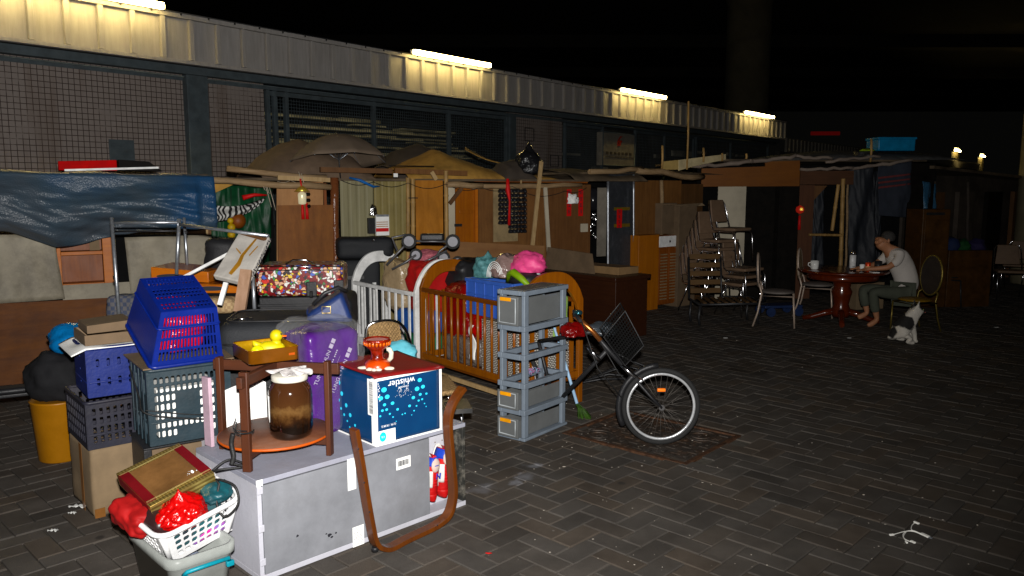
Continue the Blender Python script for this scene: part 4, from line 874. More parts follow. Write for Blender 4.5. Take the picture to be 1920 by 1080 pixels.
for k in range(6): place_chair((c0.x-.04+k*.045, c0.y-k*.01, k*.125), 148, nm[k]+' of the taller stack of chrome chairs', 0)
place_chair((c0.x+.36, c0.y-.1, .80), 140, 'topmost chrome chair perched high on the tall stack, back against the white panel')
c1 = G(1385, 590)
for k in range(3): place_chair((c1.x+k*.03, c1.y, k*.11), 145, ['bottom chair', 'middle chair', 'top chair'][k]+' of the lower chrome stack in front of the white panel')
# slatted bench frame
BN = Fr(G(1300, 606), 82)
t = thing('slatted_bench', 'low black metal bench with light wooden slats in front of the chrome chair stacks', 'bench', BN); sl = wood('slat_wood', (.09,.052,.022), (.06,.032,.012), .6, 0, 3)
for k in range(5): B().hexa([(.03,.24+.02*k,.46+.14*k),(.55,.24+.02*k,.46+.14*k),(.55,.26+.02*k,.46+.14*k),(.03,.26+.02*k,.46+.14*k),(.03,.25+.02*k,.54+.14*k),(.55,.25+.02*k,.54+.14*k),(.55,.27+.02*k,.54+.14*k),(.03,.27+.02*k,.54+.14*k)]).build('back_slat', sl, t)
for k in range(8): B().bar((.1+k*.12,-.22,.36),(.16+k*.12,.24,.385),.06,.014).build('seat_slat', sl, t)
B().tube([(0,.3,1.05),(0,.22,.38),(0,-.24,.34),(1.1,-.24,.34),(1.1,.22,.38),(.57,.24,.4),(.57,.34,1.05)],.02,8).build('frame', M_blackm, t)
t.scale = (.86,.86,.86)
for (x,y) in ((.03,-.2),(1.02,-.2),(.03,.2),(1.02,.2)): B().tube([(x,y,.35),(x-.02,y,.12),(x,y,0)],.022,8).build('leg', M_blackm, t)
# two oval-backed dining chairs
M_frame = mat('beige_metal', (.42,.34,.28), .4, .3)
def oval_chair(name, label, fr, seatm, framem, backm, ov=.23, w=.22):
    t = thing(name, label, 'chair', fr)
    sh = .46
    for s in (-1,1):
        B().tube([(s*.17, -.24, 0),(s*.19,-.21,sh-.03)],.012,8).build('leg', framem, t)
        B().tube([(s*.2,.3,0),(s*.19,.24,.2),(s*.175,.2,sh),(s*.18,.225,.56),(s*.14,.25,.6)],.013,8).build('leg', framem, t)
    b = B(); b.tube([(s_*.2,y,sh-.03) for s_, y in ((-1,-.2),(1,-.2),(1,.2),(-1,.2))],.012,8,closed=True); b.build('seat_frame', framem, t)
    b = B(); b.blob((0,0,sh+.012),(.225,.225,.035),1,.0,3,flat=0); b.build('seat', seatm, t)
    ry, rz_ = w-.03, ov; zc = .53+ov
    b = B(); b.tube([(ry*math.cos(k*.2618), .245+.10*((zc+rz_*math.sin(k*.2618))-.55)*.6, zc+rz_*math.sin(k*.2618)) for k in range(24)], .014, 8, closed=True); b.build('back_frame', framem, t)
    b = B(); b.prism([(ry*.97*math.cos(k*.2618), .235+.06*((zc+rz_*math.sin(k*.2618))-.55), zc+rz_*.97*math.sin(k*.2618)) for k in range(24)], (0,.03,0)); b.build('backrest', backm, t)
    return t
M_greyv = mat('grey_vinyl', (.13,.115,.105), .5); M_beigev = mat('beige_vinyl', (.34,.25,.16), .5)
a = G(1455, 610); oval_chair('dining_chair', 'beige framed dining chair with dark oval back, left of the round table', Fr((a.x, a.y, 0), 5), M_greyv, M_frame, mat('dark_back', (.05,.045,.045), .5)).rotation_euler = (0,0,R(70))
a = G(1530, 592); oval_chair('dining_chair', 'beige framed dining chair with tan oval back tucked by the round table', Fr((a.x, a.y, 0), 5), M_greyv, M_frame, M_beigev).rotation_euler = (0,0,R(62))
# round pedestal table
TC = G(1578, 605); TF = Fr((TC.x, TC.y+.05, 0), 90)
t = thing('round_table', 'round dark red varnished pedestal table with a mug and flasks on it', 'table', TF); mh = wood('mahogany', (.09,.018,.008), (.045,.009,.004), .22, 0, 2, coat=.4)
B().lathe([(.50,.705),(.585,.715),(.6,.73),(.595,.745),(.58,.75),(.3,.7505),(.01,.7505)], n=48).build('tabletop', mh, t)
B().lathe([(.46,.62),(.47,.63),(.47,.70)], n=40).build('apron', mh, t)
B().lathe([(.11,.08),(.13,.14),(.12,.2),(.1,.26),(.12,.36),(.14,.44),(.11,.5),(.12,.56),(.2,.61)], n=24).build('pedestal', mh, t)
for k in range(4):
    th = R(-20+90*k); d = Vector((math.cos(th), math.sin(th), 0))
    B().tube([d*.08+Vector((0,0,.16)), d*.22+Vector((0,0,.12)), d*.38+Vector((0,0,.06)), d*.5+Vector((0,0,.035))], [.05,.045,.038,.034], 8).build('foot', mh, t)
def ontable(name, label, cat, u, v, parts, az=90):
    p = G(u, v, .7515); t = thing(name, label, cat, Fr((p.x, p.y, .7515), az))
    for nm_, b, m in parts: b.build(nm_, m, t)
    return t
ontable('mug', 'white speckled mug at the left edge of the round table', 'mug', 1527, 505, [('body', B().lathe([(.04,0),(.05,.01),(.055,.06),(.058,.12),(.052,.12),(.048,.05),(.03,.012)], n=20), mat('speckled_white', (.62,.62,.6), .3)), ('handle', B().tube([(-.05,0,.1),(-.085,0,.09),(-.09,0,.06),(-.05,0,.03)],.008,8), _m['speckled_white'])])
ontable('vacuum_flask', 'tall white vacuum flask with a steel top on the round table', 'flask', 1598, 506, [('body', B().lathe([(.038,.025),(.042,.03),(.043,.2),(.036,.21)], n=18), mat('flask_white', (.6,.6,.6), .35)), ('base', B().lathe([(.036,0),(.038,.024)], n=18), M_chrome), ('cap', B().lathe([(.03,.21),(.032,.24),(.02,.26),(.018,.275)], n=18), M_chrome), ('printed_mark', B().box(-.018,-.0436,.046,.018,-.0424,.053), M_ink)])
ontable('paper_cup', 'small white cup between flask and orange can on the table', 'cup', 1616, 508, [('body', B().lathe([(.025,0),(.034,.09),(.03,.09),(.022,.01)], n=16), M_paper)])
ontable('drink_can', 'orange drink can on the round table', 'can', 1627, 509, [('body', B().lathe([(.03,0),(.036,.008),(.036,.115),(.03,.125)], n=18), mat('orange_can', (.5,.07,.01), .3, .3)), ('rim', B().lathe([(.03,.126),(.031,.13),(.028,.13)], n=18), M_chrome), ('band', B().lathe([(.0365,.05),(.0365,.075)], n=18), mat('can_pale', (.6,.35,.2), .4))])
ontable('black_tumbler', 'black tumbler on the round table by the man', 'tumbler', 1646, 510, [('body', B().lathe([(.045,0),(.05,.15),(.044,.15),(.04,.01)], n=18), M_black)])
ontable('newspaper', 'folded white newspaper lying on the round table by the orange can', 'newspaper', 1636, 511, [('pages', B().box(-.02,-.06,0,.07,.06,.008), M_paper)])
# gold banquet chair
a = G(1720, 622); GM = mat('dull_gold', (.17,.13,.045), .35, .6)
gc = oval_chair('banquet_chair', 'dull gold oval backed banquet chair that the man sits on', Fr((a.x, a.y+.12, 0), 5), mat('gold_seat', (.16,.095,.02), .5), GM, mat('dark_oval', (.02,.015,.012), .6), w=.23, ov=.30); gc.rotation_euler = (0,0,R(-75))
gc.scale = (.92,.92,.88)
# ================================================================ seated man and cat
skin = mat('skin', (.30,.15,.09), .55, var=.1, scale=12); shirt = mat('white_shirt', (.44,.41,.38), .8, var=.05, bump=.5, bscale=9); trou = mat('olive_trousers', (.055,.06,.045), .85, bump=.3, bscale=14)
MY = 10.75
def mp(u, v, dy=0): p = PY(u, v, MY); return (p.x-MO.x, dy, p.z)
MO = PY(1698, 560, MY); MO.z = 0
t = thing('person', 'grey haired man in a white shirt and olive trousers bent over the round table', 'person', Fr((MO.x, MY, 0), 90))
def nd(u, v, dy, r, r2=None): x, y, z = mp(u, v, dy); return (x, y, z, r, r2 or r)
N_ = [nd(1700,540,0,.06,.07), nd(1699,520,0,.085,.11), nd(1688,492,0,.12,.17), nd(1672,472,0,.075,.11), nd(1664,465,0,.056), nd(1655,459,0,.078,.072), nd(1655,450,0,.104,.084), nd(1657,443,0,.088,.076)]
E_ = [(0,1),(1,2),(2,3),(3,4),(4,5),(5,6),(6,7)]
N_ += [nd(1640,456,0,.017), nd(1645,465,0,.034)]; E_ += [(6,8),(5,9)]
for s in (-1, 1):
    k = len(N_); N_ += [nd(1676,474,s*.15,.06), nd(1674,484,s*.19,.052), nd(1652,499,s*.2,.04), nd(1637,501,s*.16,.034), nd(1618,503,s*.1-.02,.024), nd(1611,504,s*.1-.03,.03,.02)]
    E_ += [(3,k),(k,k+1),(k+1,k+2),(k+2,k+3),(k+3,k+4),(k+4,k+5)]
    hx, hy, hz = N_[k+5][:3]
    for q in range(4):
        j = len(N_); dy = (q-1.5)*.018; l = (.055,.065,.062,.048)[q]
        N_ += [(hx-.03, hy+dy, hz, .0085, .0085), (hx-.03-l*.6, hy+dy*1.2, hz-.004, .008, .008), (hx-.03-l, hy+dy*1.2, hz-.018, .007, .007)]; E_ += [(k+5,j),(j,j+1),(j+1,j+2)]
    j = len(N_); N_ += [(hx-.01, hy-.035, hz, .010, .010), (hx-.035, hy-.05, hz-.004, .009, .009)]; E_ += [(k+5,j),(j,j+1)]
for s, (ku, kv, au, av, fu, fv) in ((-1, (1630,545,1640,598,1622,610)), (1, (1622,541,1630,588,1612,597))):
    k = len(N_); N_ += [nd(1694,548,s*.09,.06), nd(1662,546,s*.1,.055), nd(ku,kv,s*.09,.045), nd((ku+au)/2,(kv+av)/2,s*.08,.052), nd(au,av,s*.07,.034), nd((au+fu)/2,(av+fv)/2+1,s*.07,.036,.04), nd(fu,fv,s*.07,.022,.036)]
    E_ += [(0,k)]+[(k+i,k+i+1) for i in range(6)]
skinmesh('body', N_, E_, skin, t)
S_ = [nd(1702,553,0,.148,.175), nd(1700,520,0,.128,.17), nd(1688,493,0,.135,.185), nd(1673,473,0,.092,.13), nd(1666,464,0,.07,.075)]; SE = [(0,1),(1,2),(2,3),(3,4)]
for s in (-1, 1):
    k = len(S_); S_ += [nd(1677,475,s*.16,.073), nd(1672,486,s*.195,.068), nd(1658,496,s*.205,.06)]; SE += [(3,k),(k,k+1),(k+1,k+2)]
skinmesh('shirt', S_, SE, shirt, t)
T_ = [nd(1701,547,0,.145,.17)]; TE = []
for s, (ku, kv, au, av) in ((-1, (1630,545,1637,585)), (1, (1622,541,1628,577))):
    k = len(T_); T_ += [nd(1690,549,s*.1,.105), nd(1660,547,s*.105,.09), nd(ku,kv,s*.095,.075), nd((ku+au)/2,(kv+av)/2,s*.085,.07), nd(au,av,s*.075,.062)]; TE += [(0,k)]+[(k+i,k+i+1) for i in range(4)]
skinmesh('trousers', T_, TE, trou, t)
b = B(); hx, _, hz = mp(1662,444)
b.blob((hx+.028,0,hz-.005), (.088,.093,.09), 3, .06, 4, flat=.55); b.build('hair', mat('grey_hair', (.03,.028,.026), .8, bump=.8, bscale=60), t)
ex, _, ez = mp(1646,453)
for s in (-1, 1):
    b = B(); b.tube([(ex-.005, s*.03+.025*math.cos(k*.63), ez+.02*math.sin(k*.63)) for k in range(10)], .003, 5, closed=True); b.build('glasses', M_blackm, t)
    B().tube([(ex,s*.055,ez),(ex+.1,s*.082,ez-.003)], .003, 5).build('glasses', M_blackm, t)
    B().blob((hx-.005,s*.083,hz-.05), (.018,.012,.03), 2, .1, 2, flat=0).build('ear', skin, t)
# cat
def catmat():
    m = mat('cat_fur', (.5,.47,.42), .85, bump=.6, bscale=110); nt = m.node_tree; N = nt.nodes; L = nt.links; p = N['Principled BSDF']; old = p.inputs['Base Color'].links[0].from_socket; tc = N.new('ShaderNodeTexCoord')
    for c_, r_ in (((.12,0,.43),.075),((.07,.03,.36),.06),((-.06,-.07,.23),.075),((-.1,.02,.25),.09),((-.19,0,.12),.06)):
        d = N.new('ShaderNodeVectorMath'); d.operation = 'DISTANCE'; d.inputs[1].default_value = c_; L.new(tc.outputs['Object'], d.inputs[0])
        n = N.new('ShaderNodeTexNoise'); n.inputs['Scale'].default_value = 18; L.new(tc.outputs['Object'], n.inputs['Vector']); a_ = N.new('ShaderNodeMath'); a_.operation = 'MULTIPLY_ADD'; a_.inputs[1].default_value = .05; L.new(n.outputs[0], a_.inputs[0]); L.new(d.outputs['Value'], a_.inputs[2])
        lt = N.new('ShaderNodeMapRange'); lt.inputs[1].default_value = r_+.035; lt.inputs[2].default_value = r_+.02; L.new(a_.outputs[0], lt.inputs[0])
        mx = N.new('ShaderNodeMix'); mx.data_type = 'RGBA'; mx.inputs[7].default_value = (.012,.011,.01,1); L.new(lt.outputs[0], mx.inputs[0]); L.new(old, mx.inputs[6]); old = mx.outputs[2]
    L.new(old, p.inputs['Base Color']); return m
cp0 = G(1708, 645); t = thing('cat', 'black and white cat sitting on the ground beside the gold chair', 'cat', Fr((cp0.x, cp0.y+.08, 0), 88))
Nn = [(-.12,0,.11,.115,.115),(-.07,0,.2,.10,.10),(0,0,.27,.085,.085),(.04,0,.31,.064,.066),(.08,0,.355,.070,.066),(.12,0,.345,.042,.044),(.15,0,.33,.024,.028)]; Ee = [(i,i+1) for i in range(6)]
for s in (-1,1):
    k = len(Nn); Nn += [(.01,s*.045,.2,.038),(.045,s*.045,.1,.026),(.055,s*.045,.03,.022),(.085,s*.045,.016,.02)]; Ee += [(2,k),(k,k+1),(k+1,k+2),(k+2,k+3)]
    k = len(Nn); Nn += [(-.07,s*.085,.1,.06,.035),(-.02,s*.1,.06,.035),(-.07,s*.11,.025,.022),(.02,s*.1,.018,.02)]; Ee += [(0,k),(k,k+1),(k+1,k+2),(k+2,k+3)]
    k = len(Nn); Nn += [(.075,s*.038,.415,.024,.014),(.072,s*.05,.465,.004)]; Ee += [(4,k),(k,k+1)]
k = len(Nn); Nn += [(-.19,.03,.06,.026),(-.14,.14,.025,.02),(-.02,.18,.02,.018),(.10,.17,.018,.016),(.17,.14,.016,.010)]; Ee += [(0,k)]+[(k+i,k+i+1) for i in range(4)]
skinmesh('body', Nn, Ee, catmat(), t)
t.scale = (1.12,1.12,1.12)
for s in (-1, 1): B().blob((.136,s*.022,.368),(.006,.006,.006),1,0,2,flat=0).build('eye', mat('cat_eye', (.3,.35,.1), .1), t)
B().blob((.172,0,.336),(.006,.008,.005),1,0,2,flat=0).build('nose', mat('cat_nose', (.3,.1,.08), .5), t)
# wheelchair-like cart and dark chairs behind the man
for i, (u, v, az_, lb) in enumerate(((1745, 560, 100, 'dark metal folding chair behind the gold chair'), (1770, 572, 60, 'black metal chair with curved top rail, farthest right behind the man'))):
    a = G(u, v); t = oval_chair('metal_chair', lb, Fr((a.x, a.y, 0), 5), M_black, M_blackm, M_black, w=.24); t.rotation_euler = (0,0,R(az_))
for i, (u, v, lb) in enumerate(((1890, 560, 'dim steel chair near the right edge in front of the round column'), (1905, 545, 'second dim steel chair behind the one at the right edge'))):
    place_chair((G(u, v).x, G(u, v).y, 0), 200+20*i, lb)
a = G(1460, 590); t = thing('hand_cart', 'small dark blue wheeled hand cart under the dining chairs', 'cart', Fr((a.x, a.y, 0), 80))
B().box(-.3,-.15,.12,.3,.15,.16,.01).build('deck', mat('dark_blue_metal', (.01,.02,.06), .5), t)
for x in (-.22,.22):
    for y in (-.17,.17): B().tube([(x,y-.02,.07),(x,y+.02,.07)], .068, 16).build('wheel', _m['dark_blue_metal'], t)
a = G(1610, 583); t = thing('carton', 'brown carton on the ground behind the table pedestal', 'carton', Fr((a.x, a.y+.1, 0), 75)); B().box(0,0,0,.5,.35,.42,.004).build('body', M_card, t); B().box(.2,-.003,.02,.26,.0,.41).build('tape', M_cardd, t)
# ================================================================ bicycle
KB = Fr(G(1240, 833), 90)
t = thing('bicycle', 'old black bicycle leaning back with its front wheel turned on the manhole cover', 'bicycle', KB)
def kp(u, v, y=0): return KB.fy(u, v, y)
wc = kp(1239, 762, .0); Rw = (kp(1239,690).z-kp(1239,834).z)/2; rub = mat('tyre_rubber', (.014,.014,.014), .75, bump=.5, bscale=160); alu = mat('rim_alloy', (.62,.63,.64), .3, .55)
def wheel(c, R_, par, tilt=None, name='front_wheel', az=0):
    e = bpy.data.objects.new(name, None); C.objects.link(e); e.parent = par; e.location = c; e.rotation_euler = (0, R(0), R(az))
    e.rotation_euler[0] = R(tilt or 0)
    b = B(); ro = R_-.02
    b.tube([(ro*math.cos(k*math.pi/36),0,ro*math.sin(k*math.pi/36)) for k in range(72)], .0195, 12, closed=True); b.build('tyre', rub, e)
    b = B(); n = 72; pr = [(R_-.038,-.012),(R_-.055,-.009),(R_-.055,.009),(R_-.038,.012)]
    rg = [[b.v((r_*math.cos(k*2*math.pi/n), y_, r_*math.sin(k*2*math.pi/n))) for k in range(n)] for r_, y_ in pr]; b.sm = True
    for q in range(4):
        for k in range(n): b.f([rg[q][k], rg[q][(k+1)%n], rg[(q+1)%4][(k+1)%n], rg[(q+1)%4][k]])
    b.build('rim', alu, e)
    B().tube([(0,-.04,0),(0,-.03,0),(0,.03,0),(0,.04,0)], [.022,.014,.014,.022], 12).build('hub', M_chrome, e)
    b = B()
    for k in range(32):
        a0 = k*2*math.pi/32; a1 = a0+(.5 if k % 4 < 2 else -.5); s = -.03 if k % 2 else .03
        b.tube([(.02*math.cos(a1),s,.02*math.sin(a1)),((R_-.053)*math.cos(a0),0,(R_-.053)*math.sin(a0))], .0013, 4)
    b.build('spokes', mat('spoke_steel', (.12,.11,.1), .5, .6), e); return e
wheel(wc, Rw, t)
B().box(-.03,-.012,-.012,.03,.012,.012,.006).build('reflector', mat('amber_reflector_glow', (.8,.2,.02), .3, emit=(1,.3,.05), es=.15), t, loc=kp(1240,731,-.02))  # reflected light imitated by a weak emission in the plastic
cr_ = kp(1196, 716, .03); hd0 = kp(1140, 655, .05); hd1 = kp(1112, 622, .06); br_ = kp(1078, 592, .06)
for s in (-1, 1):
    B().tube([wc+Vector((0,s*.05,0)), wc.lerp(cr_, .45)+Vector((-.005,s*.048,0)), cr_+Vector((0,s*.04,0)), cr_+Vector((-.02,s*.02,.03))], [.008,.011,.013,.012], 8).build('fork_blade', M_black, t)
B().tube([cr_, hd0, hd1], [.022,.02,.018], 10).build('head_tube', M_black, t)
copper = mat('copper_stem', (.35,.14,.06), .25, .8)
B().tube([hd0, hd1, br_], [.019,.019,.02], 10).build('stem', copper, t)
B().tube([br_+Vector((.02,-.22,.0)), br_+Vector((0,-.08,.02)), br_, br_+Vector((0,.1,.02)), br_+Vector((.05,.28,-.01))], .012, 8).build('handlebar', M_black, t)
B().lathe([(.028,-.01),(.032,.0),(.028,.014),(.012,.022)], br_+Vector((.02,-.06,.03)), 14).build('bell', mat('teal_bell', (.05,.13,.15), .2, .8), t)
B().tube([kp(1103,650,.03), kp(1117,668,.03), kp(1124,676,.03)], [.016,.017,.014], 8).build('lock_pin', M_chrome, t)
# mudguard, frame tubes, basket, cables
B().tube([wc+Vector(((Rw+.02)*math.cos(R(a_)),.0,(Rw+.02)*math.sin(R(a_)))) for a_ in range(95, 215, 8)], .022, 8).build('mudguard', M_black, t)
bb = kp(1040, 760, .55); sd = kp(1010, 640, .5)
B().tube([hd0, bb], .018, 8).build('down_tube', M_black, t); B().tube([hd1, sd], .016, 8).build('top_tube', M_black, t); B().tube([bb, sd], .016, 8).build('seat_tube', M_black, t)
wheel(Vector((bb.x-.3, 1.0, Rw)), Rw, t, 8, 'rear_wheel', -50)
b = B(); b.tube([kp(1125,640,.02), kp(1160,700,.0), kp(1190,730,.0), wc+Vector((0,-.05,0))], .004, 6); b.tube([kp(1090,600,-.02), kp(1120,690,-.05), kp(1165,745,-.02)], .005, 6); b.tube([kp(1150,660,-.04), kp(1175,672,-.04), kp(1205,690,-.03)], .005, 6); b.build('brake_cables', M_cord, t)
B().tube([kp(1165,685,-.03), kp(1185,702,-.03), kp(1205,712,-.02)], [.01,.016,.008], 8).build('brake_caliper', M_chrome, t)
bas = film('smoky_mesh', (.003,.0032,.0036), .75, .35, 30, .03, .2)
P0 = [kp(1132,632,-.1), kp(1172,583,-.1), kp(1207,648,-.1), kp(1172,686,-.1)]
b = B()
Q = [p+Vector((.0,.26,.02)) for p in P0]; M0 = [p.lerp((P0[0]+P0[2])/2, .02) for p in P0]
for i in range(4):
    if i != 0: b.holes([P0[i], P0[(i+1)%4], Q[(i+1)%4], Q[i]], 9, 8, .72, .72, None, .03, .03, .15)
b.holes(P0, 12, 11, .72, .72, None, .02, .02, .15); b.holes(Q, 12, 11, .72, .72, None, .02, .02, .15); b.build('basket', mat('dull_basket', (.004,.004,.004), .85, spec=.08, bump=0), t, solid=.0025, merge=.0003)
B().tube(P0, .005, 6, closed=True).build('basket_rim', M_black, t); B().tube(Q, .005, 6, closed=True).build('basket_rim', M_black, t)
b = B(); b.blob(kp(1075,622,.12), (.1,.09,.075), 4, .25, 4); o = b.build('red_bag', film('dark_red_film', (.10,.006,.005), .2, 1, 9, .9), None, loc=KB.o); o.rotation_euler = (0,0,KB.rz); tag(o, 'red plastic bag wrapped at the bicycle handlebar beside the brown cot', 'bag')
b = B(); b.blob(kp(1128,620,.3), (.13,.1,.07), 6, .2, 4); o = b.build('grey_bag', film('dark_grey_film', (.03,.035,.04), .25, 1, 8, .8), None, loc=KB.o); o.rotation_euler = (0,0,KB.rz); tag(o, 'dark grey bag resting behind the bicycle handlebar', 'bag')
# junk under the bike, behind it
for i in range(5):
    p = G(1085+i*14, 735-i*6); b = B(); b.tube([(0,0,.03),(.25,.1,.05+.02*i),(.5,-.05*i,.08)], .012, 6); o = b.build('metal_rod', M_blackm, None, loc=(p.x,p.y+.2,0)); tag(o, 'dark metal rod in the loose heap under the leaning bicycle', 'rod', 'loose rods under the bicycle')
# ================================================================ cots
crw = wood('cot_wood', (.23,.083,.009), (.15,.05,.006), .3, 2, 2, .0, coat=.3); crwd = wood('cot_rail', (.13,.045,.014), (.09,.028,.008), .35, 1, 2, 0)
def cot(name, label, fr, L_, W_, zr, za, zb, mp_, mr, ms, n, pw=.05, both=True):
    t = thing(name, label, 'cot', fr, 'old slatted cots')
    def endp(y):
        yy = y-.02; seg = 20; out = []; inn = []
        for k in range(seg+1):
            x = W_*k/seg; e = abs(2*k/seg-1); zt = zr+(za-zr)*(1-e**2.6)**.8; out.append((x, yy, zt)); 
        for k in range(seg+1):
            x = pw+(W_-2*pw)*k/seg; e = abs(2*k/seg-1); inn.append((x, yy, zr+(za-zr)*(1-e**2.6)**.8-.12))
        poly = [(0,yy,0)]+out+[(W_,yy,0),(W_-pw,yy,0)]+inn[::-1]+[(pw,yy,0)]
        b = B(); a = [b.v(p) for p in poly]; c_ = [b.v((p[0], p[1]+.04, p[2])) for p in poly]
        n_ = len(poly); 
        # strips: outer i with inner i
        O = list(range(1, seg+2)); I = list(range(seg+4, 2*seg+5))[::-1]
        for k in range(seg):
            b.f([a[O[k]], a[O[k+1]], a[I[k+1]], a[I[k]]]); b.f([c_[O[k]], c_[I[k]], c_[I[k+1]], c_[O[k+1]]])
        b.f([a[0], a[O[0]], a[I[0]], a[-1]]); b.f([c_[0], c_[-1], c_[I[0]], c_[O[0]]])
        b.f([a[seg+2], a[seg+3], a[I[-1]], a[O[-1]]]); b.f([c_[seg+2], c_[O[-1]], c_[I[-1]], c_[seg+3]])
        for i in range(n_): b.f([a[i], a[(i+1)%n_], c_[(i+1)%n_], c_[i]])
        e = b.build('end_panel', mp_, t, bevel=.006)
        B().box(pw+.001,yy+.005,zb,W_-pw-.001,yy+.035,zb+.06,.003).build('rail', mp_, e)
        for k in range(4):
            x = pw+(W_-2*pw)*(k+.5)/4; B().box(x-.018,yy+.008,zb+.061,x+.018,yy+.03,zr-.06+.02*(1 if k in (1,2) else 0)).build('slat', mp_, e)
    endp(0); endp(L_)
    for x in ((.0, W_-.03) if both else (.0,)):
        B().box(x,.021,zr-.04,x+.03,L_-.021,zr,.004).build('side_rail', mr, t); B().box(x,.021,zb,x+.03,L_-.021,zb+.06,.004).build('side_rail', mr if mr is not crwd else mp_, t)
        for k in range(n):
            y = .05+(L_-.1)*(k+.5)/n; B().tube([(x+.015,y,zb+.06),(x+.015,y,zr-.04)], .013, 8).build('slat', ms, t) if ms is not M_white else B().box(x+.008,y-.014,zb+.06,x+.022,y+.014,zr-.04).build('slat', ms, t)
    B().box(.03,.03,zb-.03,W_-.03,L_-.03,zb-.001).build('base_board', mr, t)
    return t
BC = Fr((.07, 6.42, 0), 51); Lb = BC.fx(789, 640, 0).y
zr = BC.fx(800, 541, 0).z; za = BC.fx(842, 497, 0).z-.0
cot('cot', 'brown wooden slatted cot packed with red bags and a blue crate', BC, Lb, .7, zr, za, .23, crw, crwd, crw, 14)
B().box(.01,.04,.1,.03,Lb-.04,.14).build('lower_rail', M_lath, bpy.data.objects['cot'])
WCt = Fr(BC.W(-.02, Lb+.08), 51); Lw = WCt.fx(662, 600, 0).y; zw = WCt.fx(772, 548, 0).z
wcot = cot('cot', 'white painted slatted cot packed with bags under the upturned stroller', WCt, Lw, .7, zw, za-.0, .2, M_white, M_white, M_white, 9, .05)
def into(name, label, cat, fr, b, m, **k):
    o = b.build(name, m, None, **k); o.location = fr.o; o.rotation_euler = (0,0,fr.rz); return tag(o, label, cat)
redf = film('red_film', (.32,.008,.008), .16, 1, 10, 1.0); clearf = film('clear_film', (.45,.43,.4), .12, .22, 11, 1.0); dredf = film('wine_film', (.14,.006,.008), .14, 1, 11, 1)
# contents of the brown cot
into('red_bag', 'large wine red plastic bag standing at the left end of the brown cot', 'bag', BC, B().cushion(.1,.95,.3,.6,1.36,1.0,.12,.04,3), dredf)
into('red_bag', 'glossy red plastic bag bulging in the middle of the brown cot', 'bag', BC, B().cushion(.12,.5,.5,.55,.93,.92,.12,.05,5), redf)
into('clear_bag', 'clear plastic bag of odds and ends low in the brown cot', 'bag', BC, B().cushion(.05,.75,.24,.55,1.3,.52,.1,.05,8), film('greyish_film', (.12,.10,.09), .12, 1, 14, 1))
into('white_cloth', 'white cloth hanging down inside the brown cot behind the slats', 'cloth', BC, B().sheet(lambda a, b: (.06+.02*math.sin(b*6), .72+.1*a*(1-.5*b)+.02*math.sin(b*9), .34+.32*b), 4, 12), M_paper, solid=.004)
def weave():
    m = mat('white_weave', (.5,.48,.43), .6, bump=0); nt = m.node_tree; N = nt.nodes; L = nt.links; p = N['Principled BSDF']; tc = N.new('ShaderNodeTexCoord'); sx = N.new('ShaderNodeSeparateXYZ'); L.new(tc.outputs['Object'], sx.inputs[0])
    ad = N.new('ShaderNodeMath'); ad.operation = 'ADD'; L.new(sx.outputs[0], ad.inputs[0]); L.new(sx.outputs[1], ad.inputs[1]); cx = N.new('ShaderNodeCombineXYZ'); L.new(ad.outputs[0], cx.inputs[0]); L.new(sx.outputs[2], cx.inputs[1])
    br = N.new('ShaderNodeTexBrick'); br.inputs['Scale'].default_value = 1; br.inputs['Brick Width'].default_value = .03; br.inputs['Row Height'].default_value = .016; br.inputs['Mortar Size'].default_value = .0042; br.inputs['Color1'].default_value = (.5,.48,.43,1); br.inputs['Color2'].default_value = (.45,.43,.38,1); br.inputs['Mortar'].default_value = (.06,.05,.04,1)
    L.new(cx.outputs[0], br.inputs['Vector']); L.new(br.outputs[0], p.inputs['Base Color']); return m
into('woven_box', 'white woven storage box standing behind the cot slats below the blue crate', 'box', BC, B().box(.06,.1,.25,.5,.62,.74,.01), weave())
into('woven_box', 'second white woven box, seen through the drawer tower', 'box', BC, B().box(.52,.06,.25,.66,.5,.7,.01), weave())
# blue crate on top
bl = mat('royal_blue_plastic', (.04,.09,.33), .4, var=.08)
CR = Fr(BC.W(.06, .17, .76), 51); yl = CR.fx(876, 560, 0).y; zt = CR.fx(876, 520, 0).z
t = thing('blue_crate', 'bright blue plastic crate of bags standing in the brown cot', 'crate', CR)
b = B(); w2 = .5; 
for (a_, c_) in (((0,0),(.02,yl)),((w2-.02,0),(w2,yl)),((.021,0),(w2-.021,.02)),((.021,yl-.02),(w2-.021,yl))): b.box(a_[0],a_[1],0,c_[0],c_[1],zt,.002)
b.box(.02,.02,.0,w2-.02,yl-.02,.02); b.build('walls', bl, t)
b = B()
for k in range(6): y = .0+yl*k/5; b.box(-.012,max(0,y-.008),.01,-.0005,min(yl,y+.008),zt-.03,.002)
b.box(-.02,-.01,zt-.03,0,yl+.01,zt,.004); b.box(-.012,0,zt*.55,-.0005,yl,zt*.55+.012); b.build('ribs', bl, t)
z_ = zt
into('teal_bag', 'teal patterned drawstring bag at the left in the blue crate', 'bag', CR, B().blob((.15,yl*.82,z_+.06), (.13,.12,.14), 3, .25, 4, knot=.3), mat('teal_print', (.10,.22,.23), .6, col2=(.02,.06,.06), scale=22, bump=.4, bscale=20))
into('clear_bag', 'clear bag showing brown and blue cloth in the blue crate', 'bag', CR, B().blob((.2,yl*.5,z_+.08), (.15,.14,.15), 7, .2, 4), film('brownish_film', (.17,.12,.11), .15, 1, 9, 1))
b = B()
for k in range(4): b.tube([(.06+.0*k,yl*.5+.06*math.cos(R(a_))*(1+.3*k),z_+.02+.09*math.sin(R(a_))*(1+.2*k)) for a_ in range(0,180,18)], .004, 5)
into('white_strap', 'white cord loops lying on the clear bag in the blue crate', 'cord', CR, b, M_paper)
